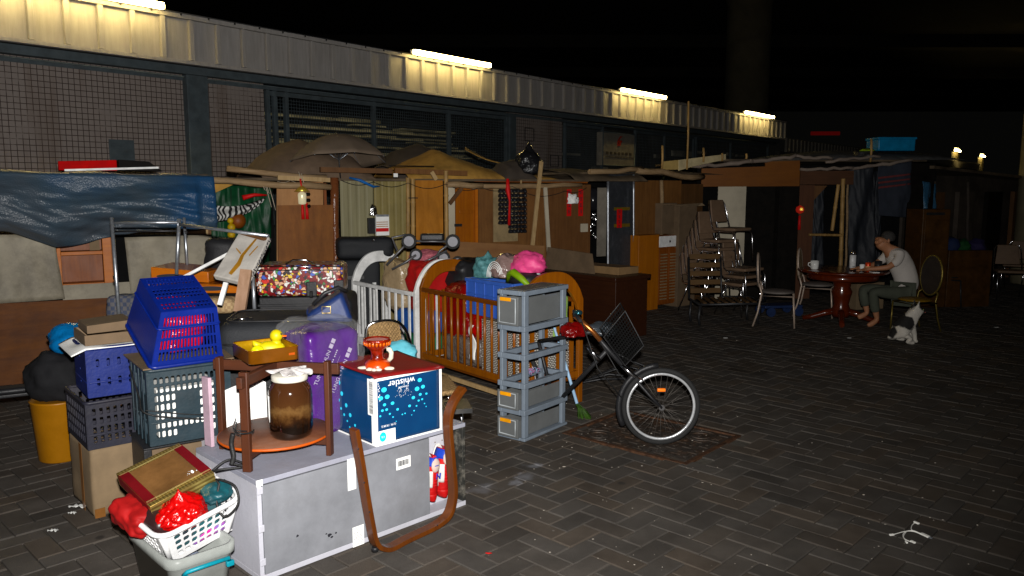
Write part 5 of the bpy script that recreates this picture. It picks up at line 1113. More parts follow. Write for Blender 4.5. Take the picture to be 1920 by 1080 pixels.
into('pink_bag', 'bright pink drawstring bag on top of the blue crate', 'bag', CR, B().blob((.28,yl*.2,z_+.13), (.15,.19,.13), 6, .14, 4, knot=.0, crease=.9, freq=1.9), mat('pink_nylon', (.55,.085,.2), .5, var=.08, bump=.5, bscale=12))
b = B(); b.tube([(.1,yl*.3,z_+.0),(.08,yl*.22,z_+.07),(.06,yl*.1,z_+.09),(.08,-.02,z_+.04),(.1,-.1,z_-.02)], [.02,.03,.035,.03,.02], 8); into('green_strap', 'lime green strap edge of a black bag in the blue crate', 'strap', CR, b, mat('lime_nylon', (.17,.28,.03), .5))
into('dark_bag', 'black bag lying under the pink bag in the blue crate', 'bag', CR, B().blob((.2,yl*.12,z_+.02), (.15,.14,.07), 9, .15, 3), M_black)
into('green_bag', 'pale green cloth hanging at the right end of the brown cot', 'cloth', BC, B().cushion(.45,.05,.55,.6,.2,.95,.05,.03,6), mat('pale_green', (.25,.38,.12), .7))
# contents of the white cot
into('red_bag', 'big plain red cloth bag in the white cot', 'bag', WCt, B().cushion(.12,.03,.6,.55,.42,1.16,.13,.05,12), mat('red_cloth', (.34,.008,.012), .75, bump=.4, bscale=14))
into('beige_bag', 'beige plastic wrapped bag leaning at the left end of the white cot', 'bag', WCt, B().cushion(.1,.45,.62,.5,.8,1.12,.08,.05,14), film('beige_film', (.30,.23,.15), .2, 1, 9, .8))
into('black_bag', 'black cloth bag behind the red bag in the white cot', 'bag', WCt, B().cushion(.42,-.2,.85,.95,.3,1.16,.1,.05,15), M_black)
into('blue_box', 'blue cloth bundle behind the white cot slats', 'bundle', WCt, B().cushion(.08,.04,.42,.5,.5,.66,.05,.02,16), mat('mid_blue', (.02,.08,.30), .7))
into('green_bundle', 'green cloth bundle at the bottom of the white cot', 'bundle', WCt, B().cushion(.08,.04,.14,.55,.55,.4,.05,.02,17), mat('deep_green', (.005,.13,.06), .7))
into('pink_cloth', 'pink and white patterned cloth at the top of the white cot', 'cloth', WCt, B().blob((.45,.45,1.15), (.2,.2,.09), 18, .2, 4), mat('pink_print', (.55,.2,.22), .8, col2=(.2,.05,.08), scale=35))
# upturned stroller
SF = Fr(WCt.W(.5, .05, 0), 88)
t = thing('stroller', 'folded stroller lying upturned on the cots with its grey wheels in the air', 'stroller', SF); gm = mat('grey_tube', (.12,.12,.125), .4, .5)
def stp(u, v, y=0): return SF.fy(u, v, y)
for (u, v, y) in ((767,452,-.05),(849,453,0),(780,478,.1),(832,483,.1),(858,492,.2)):
    p = stp(u, v, y); r_ = .075 if v < 470 else .065
    w_ = B().tube([(p.x-.0,p.y-.02,p.z),(p.x,p.y+.02,p.z)], r_, 20).build('wheel', rub, t); B().tube([(p.x,p.y-.024,p.z),(p.x,p.y+.024,p.z)], r_*.68, 16).build('hub_cap', mat('hub_grey', (.2,.2,.22), .5), w_)
for P_ in (((767,452),(849,453)),((767,452),(745,475),(725,497)),((849,453),(825,470),(812,490)),((745,470),(735,445),(762,440)),((780,478),(760,492),(735,505)),((838,470),(795,492),(770,500))):
    B().tube([stp(u, v, .03) for u, v in P_], .012, 8).build('frame_tube', gm, t)
a, c_ = stp(788,438,.03), stp(832,452,.03); B().box(a.x,.0,c_.z,c_.x,.1,a.z,.02).build('axle_cover', M_black, t)
# ================================================================ drawer tower
TWf = Fr(G(983, 828), 38); tb = TWf.fx(937, 818, 0).y; tl = TWf.fy(1060, 795, 0).x; tz = TWf.fy(976, 548, 0).z
tb, tl = max(.2, tb), max(.4, tl)
t = thing('drawer_tower', 'grey plastic drawer tower with three drawers left and two empty bays', 'drawer tower', TWf); gp = mat('grey_plastic', (.15,.175,.205), .5, var=.1, dirt=.15)
fr_ = film('frosted_drawer', (.13,.135,.135), .4, .72, 5, .04, .2); 
levels = [0, .19, .37, .56, .75, 1.0]; levels = [l*tz for l in levels]
for (x, y) in ((0,0),(tl-.05,0),(0,tb-.03),(tl-.05,tb-.03)): B().box(x+.0,y,.02,x+.055 if x == 0 else x+.05,y+.03,tz-.02,.006).build('post', gp, t)
for k, z in enumerate(levels):
    z0 = max(0, z-.02) if k < 5 else z-.035; z1 = z+.022 if k < 5 else z
    b = B(); e = .012
    b.box(-e,-e,z0,tl+e,.03,z1,.005); b.box(-e,tb-.03,z0,tl+e,tb+e,z1,.005); b.box(-e,.031,z0,.03,tb-.031,z1,.005); b.box(tl-.03,.031,z0,tl+e,tb-.031,z1,.005)
    if k in (0, 1, 5): b.box(.031,.031,z0+.004,tl-.031,tb-.031,z1-.006)
    b.build('shelf_frame' if k < 5 else 'top', gp, t)
    if k == 5: B().box(.03,.03,z1+.0005,tl-.03,tb-.03,z1+.004).build('top_mat', mat('dusty_mat', (.10,.095,.085), .7), t)
for k in (0, 1, 4):
    z0, z1 = levels[k]+.026, levels[k+1]-.04; d = bpy.data.objects.new('drawer', None); C.objects.link(d); d.parent = t
    b = B(); b.box(-.05,.022,z0,-.036,tb-.016,z1,.006); b.box(-.036,.034,z0,tl-.04,.038,z1-.02); b.box(-.036,tb-.036,z0,tl-.04,tb-.032,z1-.02); b.box(-.036,.039,z0,tl-.04,tb-.037,z0+.004); b.build('tray', fr_, d)
    b = B(); zz = z1; b.tube([(-.052,.045,z0+.02),(-.052,tb-.04,z0+.02),(-.052,tb-.04,zz-.015),(-.052,.045,zz-.015)], .006, 6, closed=True); b.build('front_rim', mat('frost_rim', (.32,.34,.35), .35), d)
    B().box(-.062,tb*.36,zz-.035,-.052,tb*.78,zz-.008,.002).build('handle', mat('orange_handle', (.72,.33,.01), .45), d)
for k, (z, c, lb, x) in enumerate(((levels[0]+.06,(.01,.25,.18),'teal ball seen inside the bottom drawer of the grey tower',.15),(levels[0]+.06,(.01,.22,.16),'teal toy cup at the front of the bottom tower drawer',.04),(levels[4]+.09,(.05,.14,.2),'blue toy dimly seen in the top drawer of the tower',.3))):
    into('toy', lb, 'toy', TWf, B().blob((x+.02,tb*.45,z+.0), (.055,.045,.055), k, .1, 3), mat('toy%d' % k, c, .5))
b = B()
for k in range(9): p = Vector((.2+rnd.uniform(-.05,.08), .1+rnd.uniform(-.03,.03), levels[3]-0.19*tz+.19*tz)); b.tube([p+Vector((.02*math.cos(j), .006*j*.5, .03+.022*math.sin(j))) for j in range(7)], .004, 5, closed=True)
into('bracelets', 'tangle of blue and pink bracelets on the third tower shelf', 'bracelets', TWf, b, mat('bead_mix', (.05,.3,.4), .3, col2=(.4,.05,.15), scale=60), ).location.z += -levels[3]+levels[2]+.03
# broom
t = thing('broom', 'pale blue handled broom with green bristles leaning behind the drawer tower', 'broom', BC); p0, p1, p2 = BC.fx(1010,505,-.04), None, None
KO = Fr((0,0,0), 90)
g2 = G(1090, 783); g1 = PY(1082, 757, g2.y+.02); g0 = PY(1008, 508, g2.y+.62)
t.location = g2; t.rotation_euler = (0,0,0); q = Vector(g2)
B().tube([g1-q, (g0-q).lerp(g1-q, .03)], .013, 10).build('handle', mat('pale_blue_handle', (.33,.47,.62), .4), t); B().tube([(g0-q).lerp(g1-q, .03), g0-q], .017, 10).build('grip', M_white, t)
b = B(); rr = random.Random(3); base = g1-q
for k in range(90): e = Vector((rr.uniform(-.03,.09), rr.uniform(-.06,.06), 0.0)); b.tube([base+Vector((rr.uniform(-.015,.015),rr.uniform(-.015,.015),0)), base.lerp(e, .5)+Vector((.005,0,.01)), e], .0022, 3)
b.build('bristles', mat('green_bristle', (.04,.085,.018), .5, var=.4), t)
# ================================================================ foreground pile
def at0(o, fr): o.location = fr.o; o.rotation_euler = (0,0,fr.rz); return o
# ---- grey cabinet lying on its side
ZC = .51
g = G(481, 902, ZC); CB = Fr((g.x, g.y, 0), 45); LC = CB.fz(873, 792.6, ZC).x; DC = .68; xd = CB.fy(804, 860).x
t = thing('cabinet', 'grey doored white edged cabinet lying on its side with shoes in its open end', 'cabinet', CB)
greyd = mat('grey_laminate', (.19,.195,.21), .5, var=.18, scale=2.6, dirt=.75, dcol=(.12,.12,.125), bump=.06); lam = mat('white_laminate', (.42,.42,.46), .45, var=.08, scale=3, dirt=.35, dcol=(.33,.3,.27))
toplam = mat('dusty_white_top', (.26,.265,.31), .5, var=.1, scale=4, dirt=.4, dcol=(.2,.17,.15))
B().box(0,0,ZC-.025,LC,DC,ZC,.002).build('top_panel', toplam, t); B().box(0,0,0,LC,DC,.028,.002).build('bottom_panel', lam, t)
B().box(0,.002,.0285,.022,DC,ZC-.0255).build('end_panel', lam, t); B().box(.0225,DC-.02,.0285,LC-.03,DC-.001,ZC-.0255).build('back_panel', lam, t)
B().box(LC-.022,.003,.0285,LC,DC,ZC-.0255,.002).build('end_panel', mat('chipped_black', (.02,.02,.018), .55, dirt=.7, dcol=(.3,.27,.22), scale=22), t)
B().box(.024,-.006,.031,xd,.012,ZC-.03,.002).build('door', greyd, t)
for z in (.1, .27, ZC-.05): B().box(-.003,-.012,z-.018,.026,-.0065,z+.018,.003).build('hinge_cap', lam, t)
B().box(-.004,-.004,ZC-.03,.03,.0,ZC+.002,.002).build('corner_cap', M_white, t)
# pegboard inside the open end
py = .1
b = B(); b.box(xd+.001,py,.0285,LC-.023,py+.012,ZC-.026); b.build('pegboard', lam, t)
b = B(); pw_ = LC-.023-xd
for i in range(5):
    for j in range(9): cx = xd+.02+(pw_-.04)*i/4; cz = .06+(ZC-.12)*j/8; b.lathe([(.004,0),(.004,.0015)], (0,0,0), 6) if False else b.box(cx-.0035,py-.0012,cz-.0035,cx+.0035,py-.0002,cz+.0035)
b.build('peg_holes', mat('hole_brown', (.1,.06,.03), .9), t)
# stickers
def sticker(par, u0, v0, u1, v1, y, code=None, fr=CB, m=None, name='sticker'):
    a, c_ = fr.fy(u0, v0, y), fr.fy(u1, v1, y); z0, z1 = min(a.z,c_.z), max(a.z,c_.z)
    e = B().box(a.x, y, z0, c_.x, y+.001, z1).build(name, m or M_paper, par)
    if code == 'bar':
        b = B(); x = a.x+.012; rr = random.Random(5)
        while x < c_.x-.014: w_ = rr.choice([.0012,.002,.003]); b.box(x,y-.0008,z0+.018,x+w_,y-.0001,z1-.016); x += w_+rr.choice([.0012,.002])
        b.build('barcode', M_ink, e)
    if code == 'text':
        b = B(); rr = random.Random(6)
        for k in range(12):
            zz = z1-.01-(z1-z0-.02)*k/11; x = a.x+.006
            while x < c_.x-.01: w_ = rr.uniform(.003,.01); b.box(x,y-.0006,zz-.0009,min(x+w_,c_.x-.006),y-.0001,zz+.0009); x += w_+.003
        b.build('fine_print', M_ink, e)
sticker(t, 651, 862, 668, 916, -.0075, 'x'); sticker(t, 743, 861, 770, 874, -.0075, 'bar'); sticker(t, 661, 990, 683, 1019, -.0075, 'text')
b = B()
for (u, v, r_) in ((618,1003,.009),(622,1007,.006),(630,999,.005),(612,1001,.004),(558,1005,.006)): p = CB.fy(u, v, -.0065); b.blob((p.x,-.0062,p.z), (r_*1.3,.0006,r_), int(u), .5, 2, flat=0)
b.build('scuff_marks', M_ink, t)
# shoes
sr = mat('shoe_red', (.38,.012,.018), .6, bump=.3); sb = mat('shoe_blue', (.02,.05,.35), .5); sw = mat('shoe_white', (.6,.58,.55), .5)
for i in range(2):
    cx = xd+.052+i*.088; o = thing('shoe', ['red white and blue running shoe hung on the pegboard, nearer the grey door', 'red white and blue running shoe hung beside the bent wooden frame'][i], 'shoe', Fr(CB.W(cx, .085, .0), 45), 'pair of running shoes')
    z0, z1 = .075+.0*i, .36+.03*i
    def prof(s):  # width / height along the sole, toe at s=0
        return .049*(1-abs(2*s-1)**3*.75)*(1-.22*math.exp(-((s-.45)/.18)**2))
    n = 18
    def sole(a, c_): s_ = a; th = c_*2*math.pi; w_ = prof(s_)+.004; return (w_*math.cos(th), -.0+.012*(1 if math.sin(th) > 0 else -.6)*abs(math.sin(th))**.3, z0+(z1-z0)*s_)
    B().sheet(sole, n, 14).build('sole', sw, o, merge=.0005)
    def upper(a, c_):
        s_ = .01+.97*a; th = math.pi*c_; h_ = .055+.035*s_-.035*max(0, (s_-.62)/.38)*math.sin(th)**6*1.6; w_ = prof(s_)
        return (w_*math.cos(th), -.008-h_*math.sin(th)**.7, z0+(z1-z0)*s_)
    B().sheet(upper, n, 12).build('upper', sr, o, solid=.003)
    b = B(); s_ = z0+(z1-z0)*.12; b.sheet(lambda a, c_: ((prof(.02+.16*a)+.003)*math.cos(math.pi*c_), -.009-(.060+.005*a)*math.sin(math.pi*c_)**.7, z0+(z1-z0)*(.02+.16*a)), 4, 10); b.build('toe_cap', sr, o, solid=.003)
    for (t0_, t1_) in ((8, 62), (118, 172)):
        B().sheet(lambda a, c_: ((prof(.34+.36*a)+.0035)*math.cos(R(t0_+(t1_-t0_)*c_)), -.009-(.0605+.035*(.34+.36*a))*math.sin(R(t0_+(t1_-t0_)*c_))**.7, z0+(z1-z0)*(.34+.36*a)), 8, 6).build('side_patch', sw, o, solid=.002)
    B().blob((0,-.082,z0+(z1-z0)*.80), (.030,.014,.042), 3, 0, 3, flat=0).build('insole', mat('insole_pale', (.5,.4,.36), .8), o)
    b = B(); b.sheet(lambda a, c_: ((prof(.8+.17*a)+.0035)*math.cos(math.pi*c_), -.009-(.0605+.035*(.8+.17*a)-.03*a*math.sin(math.pi*c_)**6)*math.sin(math.pi*c_)**.7, z0+(z1-z0)*(.8+.17*a)), 4, 12); b.build('heel_cap', sb, o, solid=.002)
    b = B(); zc = z0+(z1-z0)*.52
    b.text('N', .05, Matrix.Translation((.018, -.083, zc+.01)) @ Matrix.Rotation(math.pi/2, 4, 'X') @ Matrix.Rotation(R(-8), 4, 'Z'), extrude=.004); b.build('letter', sb, o)
    b = B()
    for k in range(6): zz = z0+(z1-z0)*(.36+.06*k); b.tube([(-.022,-.068,zz),(0,-.084,zz+.006),(.02,-.07,zz-.003)], .0035, 6)
    b.build('laces', mat('lace_red', (.45,.01,.02), .8), o)
# ---- bent wooden chair frame
bw = wood('bent_wood', (.105,.034,.009), (.06,.018,.005), .35, 2, 2, .05, coat=.35)
t = thing('bent_wood_frame', 'U shaped bent wooden armchair frame leaning upright before the grey cabinet', 'chair frame', CB)
pl = [(664,804),(674.7,863.7),(686.6,938),(696,990),(700,1009),(705,1020),(713,1026),(731,1027),(760,1012),(805,991),(824,980),(838,967),(846,948),(849.5,920),(846.5,878),(842,830),(840,800),(841,778),(848,757),(857,741),(868,727)]
P = [CB.fy(u, v, -.165) for u, v in pl]
# resample smooth
def cr(Pn, k=5):
    out = []
    for i in range(len(Pn)-1):
        p0, p1, p2, p3 = Pn[max(i-1,0)], Pn[i], Pn[i+1], Pn[min(i+2,len(Pn)-1)]
        for j in range(k): s_ = j/k; out.append(.5*((2*p1)+(p2-p0)*s_+(2*p0-5*p1+4*p2-p3)*s_*s_+(3*p1-p0-3*p2+p3)*s_**3))
    return out+[Pn[-1]]
P = cr(P); lean = lambda p: -.105+.0*p.z
b = B(); rings = []
for i, p in enumerate(P):
    d = (P[min(i+1,len(P)-1)]-P[max(i-1,0)]); d.y = 0; d.normalize(); n_ = Vector((-d.z,0,d.x))*.0125; yo = -.115
    rings.append([b.v(p+n_+Vector((0,-.0305,0))), b.v(p+n_+Vector((0,.0305,0))), b.v(p-n_+Vector((0,.0305,0))), b.v(p-n_+Vector((0,-.0305,0)))])
for r0, r1 in zip(rings, rings[1:]):
    for k in range(4): b.f([r0[k], r0[(k+1)%4], r1[(k+1)%4], r1[k]])
b.f(rings[0][::-1]); b.f(rings[-1]); o = b.build('frame', bw, t, bevel=.003)
b = B(); p = CB.fy(722,1033,-.09); b.lathe([(.018,-.012),(.02,0),(.018,.012)], CB.fy(703,1029,-.165), 12); b.build('foot_pad', M_black, t)
b = B()
for (u, v) in ((672,842),(683,905),(693,960),(820,985)): b.lathe([(.006,0),(.006,.002)], (0,0,0), 8) if False else b.blob(CB.fy(u,v,-.1965), (.005,.001,.005), 1, 0, 2, flat=0)
b.build('screw_holes', M_ink, t)
# ---- blue carton
g = G(705, 838, ZC); BX = Fr((g.x, g.y, ZC+.0015), 45+2); Lx = BX.fz(803, 797, 0).x; Hx = BX.fy(700, 712, 0).z; Wx = BX.fx(630, 812, 0).y; Wx = max(.22, min(Wx, .4))
t = thing('carton', 'blue carton with pale bubbles standing upside down on the grey cabinet', 'carton', BX); cb = mat('carton_blue', (.003,.036,.10), .38, var=.1, bump=.04, col2=(.0025,.025,.075), scale=3)
B().cushion(0,0,0,Lx,Wx,Hx-.002,.006,.002,3,cuts=7,bulge=.004).build('body', cb, t)
wi = M_paper
B().box(-.0045,-.0062,.0,.011,.03,Hx).build('edge_strip', wi, t); B().box(Lx-.008,-.0062,.0,Lx+.005,.0,Hx).build('edge_strip', wi, t)
B().box(.0112,-.0062,0,Lx-.0085,-.001,.01).build('edge_strip', wi, t); B().box(.0112,-.0068,Hx-.012,Lx-.0085,.0,Hx+.003).build('edge_strip', wi, t); B().box(-.0045,.0305,0,-.0005,Wx,.008).build('edge_strip', wi, t)
RX = Matrix.Rotation(math.pi/2, 4, 'X'); FL = Matrix.Rotation(math.pi, 4, 'Z')
def btext(body, size, u, v, par=t, fr=BX, m=M_whiteink, name='lettering', sx=1, y=-.0075, flip=True):
    p = fr.fy(u, v, y); return B().text(body, size, Matrix.Translation((p.x, y, p.z)) @ RX @ (FL if flip else Matrix()), sx=sx, extrude=.0003).build(name, m, par)
btext('whistler', .052, 753, 716, sx=1.05); btext('CANADIAN', .013, 757, 724.5); btext('G.W. 19.0KG', .017, 729, 797)
a, c_ = BX.fy(706, 838-20, -.0075), BX.fy(739, 806, -.0075)
s_ = B().box(.013,-.0082,.011,c_.x+.008,-.0072,.011+(c_.z-.0)*.48 if False else .082).build('label', wi, t)
p = Vector((.04,-.0088,.047)); b = B(); b.prism([(p.x+.022*math.cos(k*.393), -.0089, p.z+.027*math.sin(k*.393)) for k in range(16)], (0,.0006,0)); b.build('round_mark', mat('cyan_ink', (.08,.55,.72), .6), s_)
B().text('12 x', .03, Matrix.Translation((.094,-.0089,.045)) @ RX @ FL, extrude=.0003).build('lettering', mat('pale_cyan_ink', (.4,.66,.72), .6), s_)
B().text('1.5L', .014, Matrix.Translation((.04,-.0096,.047)) @ RX @ FL, extrude=.0003).build('lettering', wi, s_)
b = B(); ci = [(720,731,6),(714,747,5),(726,744,5.2),(705.5,764,5),(721,759,3.5),(736,756,4),(717,770,3),(725,768,3),(731,776,2.3),(713,780.5,2.3),(737,782,1.8),(708,790,2.6),(745.5,767.5,3),(754.5,777,1.7),(759.5,775,1.7),(768,761,3.2),(776.5,770,1.8),(782,729,5.4),(787,712.5,5),(793,725,4.6),(775,745.5,4),(788,739.5,3.4),(785,751,2.5),(791.5,748.5,2.4),(799.5,738,2.6),(781,761,2),(796,756.5,1.6),(772,778,1.2),(799,762,1.3),(743,790,1.1)]
for u, v, r_ in [q_ for q_ in ci if q_[0] > 711]:
    p = BX.fy(u, v, -.0066); rr_ = r_*.0031*.74; b.prism([(p.x+rr_*1.25*math.cos(k*.45), -.0068, p.z+rr_*math.sin(k*.45)) for k in range(14)], (0,.0008,0))
b.build('bubble_pattern', mat('bubble_cyan', (.09,.50,.68), .5, var=.05, bump=0), t)
b = B(); rr = random.Random(8)
for side in (-1, 1):
    for k in range(30): p = BX.fy(756+side*6, 726, -.0066); yy = rr.random(); x_ = p.x+rr.uniform(-1,1)*.045*yy+side*.004; b.box(x_-.0012,-.0068,p.z-.05*yy,x_+.0012,-.006,p.z-.05*yy+.0026)
for k in range(9): zz = Hx-.03-.012*k*rr.uniform(.8,1.2); b.box(.016+.004*(k%3),-.0068,zz,.020+.004*(k%3),-.006,zz+.006)
b.build('droplets', M_whiteink, t)
b = B()
for (fy_, fz_, r_) in ((.9,.78,.014),(.83,.62,.013),(.92,.50,.011),(.72,.46,.012),(.86,.38,.008),(.97,.66,.009),(.78,.3,.008),(.62,.33,.012),(.7,.22,.006),(.5,.2,.008),(.64,.14,.005),(.95,.4,.007)):
    cy, cz = Wx*fy_, Hx*fz_; b.prism([(-.0048, cy+r_*math.cos(k*.45), cz+r_*math.sin(k*.45)) for k in range(14)], (.001,0,0))
b.build('bubble_pattern', _m['bubble_cyan'], t)
e = B().box(-.0062,.0,Hx*.45,-.0048,.062,Hx-.004).build('barcode_label', wi, t); b = B(); zz = Hx*.48; rr = random.Random(5)
while zz < Hx-.02: w_ = rr.choice([.0012,.002,.0032]); b.box(-.0069,.010,zz,-.0063,.046,zz+w_); zz += w_+rr.choice([.0014,.0024])
b.build('barcode', mat('grey_ink', (.1,.1,.11), .7), e)
# red board on top
RB = Fr(BX.W(0,0,Hx+.005), BX.az)
def rb(a, c_): x = -.012+(Lx+.03)*a; y = -.02+(Wx+.07)*c_; return (x, y, .004+.012*(1-a)**3+.016*c_**3+.004*math.sin(a*5)+(-.010 if c_ < .02 else 0))
o = at0(B().sheet(rb, 20, 16).build('red_board', mat('dusty_red_board', (.15,.010,.008), .6, var=.15, dirt=.4, dcol=(.11,.03,.025), scale=6), None, solid=.006), RB); tag(o, 'dusty dark red board lying over the blue carton', 'board')
# ceramic ornament
p = G(708, 690, ZC+Hx+.02); OR = Fr((p.x, p.y, ZC+Hx+.018), 90); cer = mat('red_glaze', (.2,.022,.010), .15, var=.5, scale=18, coat=.6, bump=.5, bscale=60); org = mat('orange_glaze', (.42,.065,.006), .25, var=.3, scale=9, coat=.5); wg = mat('ivory_glaze', (.55,.5,.42), .3, dirt=.3)
t = thing('turtle_ornament', 'red glazed goblet standing on an orange turtle ornament with ivory feet', 'ornament', OR)
B().lathe([(.072,.006),(.074,.016),(.068,.035),(.05,.05),(.03,.055)], n=28).build('shell', org, t)
B().lathe([(.042,.05),(.034,.065),(.033,.08),(.036,.1),(.045,.112),(.062,.125),(.071,.14),(.074,.155),(.076,.168),(.070,.170),(.066,.162),(.02,.158)], n=32).build('goblet', cer, t)
b = B()
for k in range(22): th = k*2*math.pi/22; b.blob((.070*math.cos(th),.070*math.sin(th),.146), (.008,.008,.014), k, .2, 2, flat=0)
b.build('studs', mat('amber_glaze', (.42,.1,.015), .15, coat=.6), t)
B().lathe([(.001,.159),(.064,.1605),(.064,.163),(.05,.164)], n=28).build('wax', mat('pink_wax', (.55,.25,.23), .6), t)
b = B()
for (x, y, sx_, sy_) in ((-.075,-.035,.03,.016),(.07,-.045,.03,.016),(-.03,-.075,.02,.013),(.02,-.078,.018,.013),(-.005,-.085,.014,.012)): b.blob((x,y,.01), (sx_,sy_,.011), int(x*999), .15, 3, flat=.6)
b.tube([(.05,.03,.03),(.072,.028,.055),(.074,.026,.085),(.062,.022,.105),(.048,.018,.104)], [.012,.014,.014,.014,.01], 10); b.build('feet_and_head', wg, t)
# ---- plant stand
bases = [(470,882),(619,853),(419,841)]; q = [G(u, v, ZC) for u, v in bases]; cen = (q[1]+q[2])/2; az_ = math.degrees(math.atan2(q[1].x-q[2].x, q[1].y-q[2].y)); SR = (q[1]-q[2]).length/2
SF = Fr((cen.x, cen.y, ZC+.0015), az_); Hs = SF.fy(470, 694, -SR).z; Hs = max(.3, min(.5, Hs))
t = thing('plant_stand', 'dark wooden four legged plant stand with a round orange brown shelf', 'stand', SF); sw_ = wood('stand_wood', (.062,.021,.010), (.034,.011,.006), .5, 2, 2, .05)
lw = .044
for (x, y) in ((SR,0),(-SR,0),(0,-SR),(0,SR)): B().box(x-lw/2*(1 if x == 0 else .62),y-lw/2*(1 if x else .62),0,x+lw/2*(1 if x == 0 else .62),y+lw/2*(1 if x else .62),Hs,.004).build('leg', sw_, t)
zt = Hs-.075
B().box(-SR-.05,.020,zt,SR+.05,.047,zt+.055,.003).build('cross_rail', wood('rail_wood', (.058,.02,.010), (.032,.011,.006), .5, 0, 2, .05), t)
B().box(-.0145,-SR-.05,zt+.002,.0145,.0195,zt+.057,.003).build('cross_rail', wood('rail_wood_b', (.055,.019,.010), (.032,.011,.006), .5, 1, 2, .05), t); B().box(-.0145,.0475,zt+.002,.0145,SR+.05,zt+.057,.003).build('cross_rail', _m['rail_wood_b'], t)
zs = .105
B().box(-SR,-.013,zs-.05,SR,.013,zs-.012,.003).build('lower_rail', _m['rail_wood'], t); B().box(-.013,-SR,zs-.049,.013,-.0135,zs-.011,.003).build('lower_rail', _m['rail_wood_b'], t); B().box(-.013,.0135,zs-.049,.013,SR,zs-.011,.003).build('lower_rail', _m['rail_wood_b'], t)
B().lathe([(SR-.03,zs-.0105),(SR-.012,zs-.009),(SR-.010,zs-.002),(SR-.013,zs+.004)], n=64).build('round_shelf', mat('shelf_orange', (.36,.08,.012), .5, var=.15), t)
B().lathe([(SR-.015,zs+.0045),(SR-.016,zs+.0055),(.01,zs+.0056)], n=64).build('shelf_top', mat('dusty_shelf_top', (.13,.05,.026), .6, var=.25, scale=5, dirt=.5, dcol=(.24,.15,.11)), t)
ZS = ZC+.0015+zs+.0060
# jar
p = G(547, 818, ZS); JR = Fr((p.x, p.y+.0, ZS), 90); sc_ = (p-CO).length/FPX; rj = 38*sc_
def jarmat():
    m = mat('jar_of_dark_liquid', (.1,.04,.01), .05, bump=0, coat=1); nt = m.node_tree; N = nt.nodes; L = nt.links; p = N['Principled BSDF']; tc = N.new('ShaderNodeTexCoord')
    n = N.new('ShaderNodeTexNoise'); n.inputs['Scale'].default_value = 16; n.inputs['Detail'].default_value = 9; n.inputs['Roughness'].default_value = .7; L.new(tc.outputs['Object'], n.inputs['Vector'])
    sx = N.new('ShaderNodeSeparateXYZ'); L.new(tc.outputs['Object'], sx.inputs[0]); a = N.new('ShaderNodeMath'); a.operation = 'MULTIPLY_ADD'; a.inputs[1].default_value = 4.2; L.new(sx.outputs[2], a.inputs[0])
    b_ = N.new('ShaderNodeMath'); b_.operation = 'MULTIPLY_ADD'; b_.inputs[1].default_value = .55; b_.inputs[2].default_value = -.30; L.new(n.outputs[0], b_.inputs[0]); L.new(b_.outputs[0], a.inputs[2])
    r = N.new('ShaderNodeValToRGB'); e = r.color_ramp.elements; e[0].position = .30; e[0].color = (.004,.0016,.0008,1); e[1].position = 1; e[1].color = (.035,.012,.004,1)
    for ps, c_ in ((.42,(.02,.007,.002,1)),(.52,(.06,.026,.007,1)),(.62,(.10,.05,.015,1)),(.74,(.045,.017,.005,1))): q_ = e.new(ps); q_.color = c_
    L.new(a.outputs[0], r.inputs[0]); L.new(r.outputs[0], p.inputs['Base Color']); return m
jarm = jarmat()
t = thing('glass_jar', 'big glass jar of dark brown liquid standing on the round shelf', 'jar', JR); Hj = .235
hj = (803-694)*sc_*1.0; 
liq = mat('dark_liquid', (.010,.004,.0015), .1, var=.5, scale=14, coat=.9, bump=0, col2=(.004,.0015,.0008)); amb = mat('amber_glass_zone', (.11,.042,.008), .05, var=.9, scale=9, coat=1, bump=0, col2=(.012,.004,.0015), detail=9)
k = hj/.235
B().lathe([(rj*.6,.001),(rj*.8,.003*k),(rj*.91,.011*k),(rj*.97,.024*k),(rj,.045*k),(rj,.105*k),(rj,.165*k),(rj*.985,.18*k),(rj*.93,.195*k),(rj*.84,.208*k),(rj*.76,.216*k),(rj*.74,.222*k)], n=40).build('glass_body', jarm, t)
B().lathe([(rj*.80,.2225*k),(rj*.82,.226*k),(rj*.82,.243*k),(rj*.74,.247*k),(.01,.248*k)], n=36).build('lid', mat('ivory_lid', (.5,.48,.42), .5), t)
def pf(a, c_): th = a*2*math.pi; r_ = rj*(.05+.92*c_)*(1+.14*math.sin(th*5+c_*2)*c_); return (r_*math.cos(th), r_*math.sin(th)*.8, .254*k+.014*k*(1-c_)+.010*math.sin(th*2)*c_+.008*math.sin(th*9)*c_)
B().sheet(pf, 60, 8).build('plastic_cover', film('white_film', (.55,.53,.52), .12, .75, 12, 1), t, solid=.001, merge=.0004)
B().sheet(lambda a, c_: ((rj*1.015)*math.cos(R(218-26*(1-a))), (rj*1.015)*math.sin(R(218-26*(1-a))), (.07+.10*c_)*k), 6, 4).build('label', M_paper, t, solid=.001)
b = B()
for q_ in range(8): b.sheet(lambda a, c_: ((rj*1.03)*math.cos(R(201+6*a)), (rj*1.03)*math.sin(R(201+6*a)), (.12+.005*q_+.0022*c_)*k), 2, 1)
b.build('label_print', M_ink, t, solid=.0004)
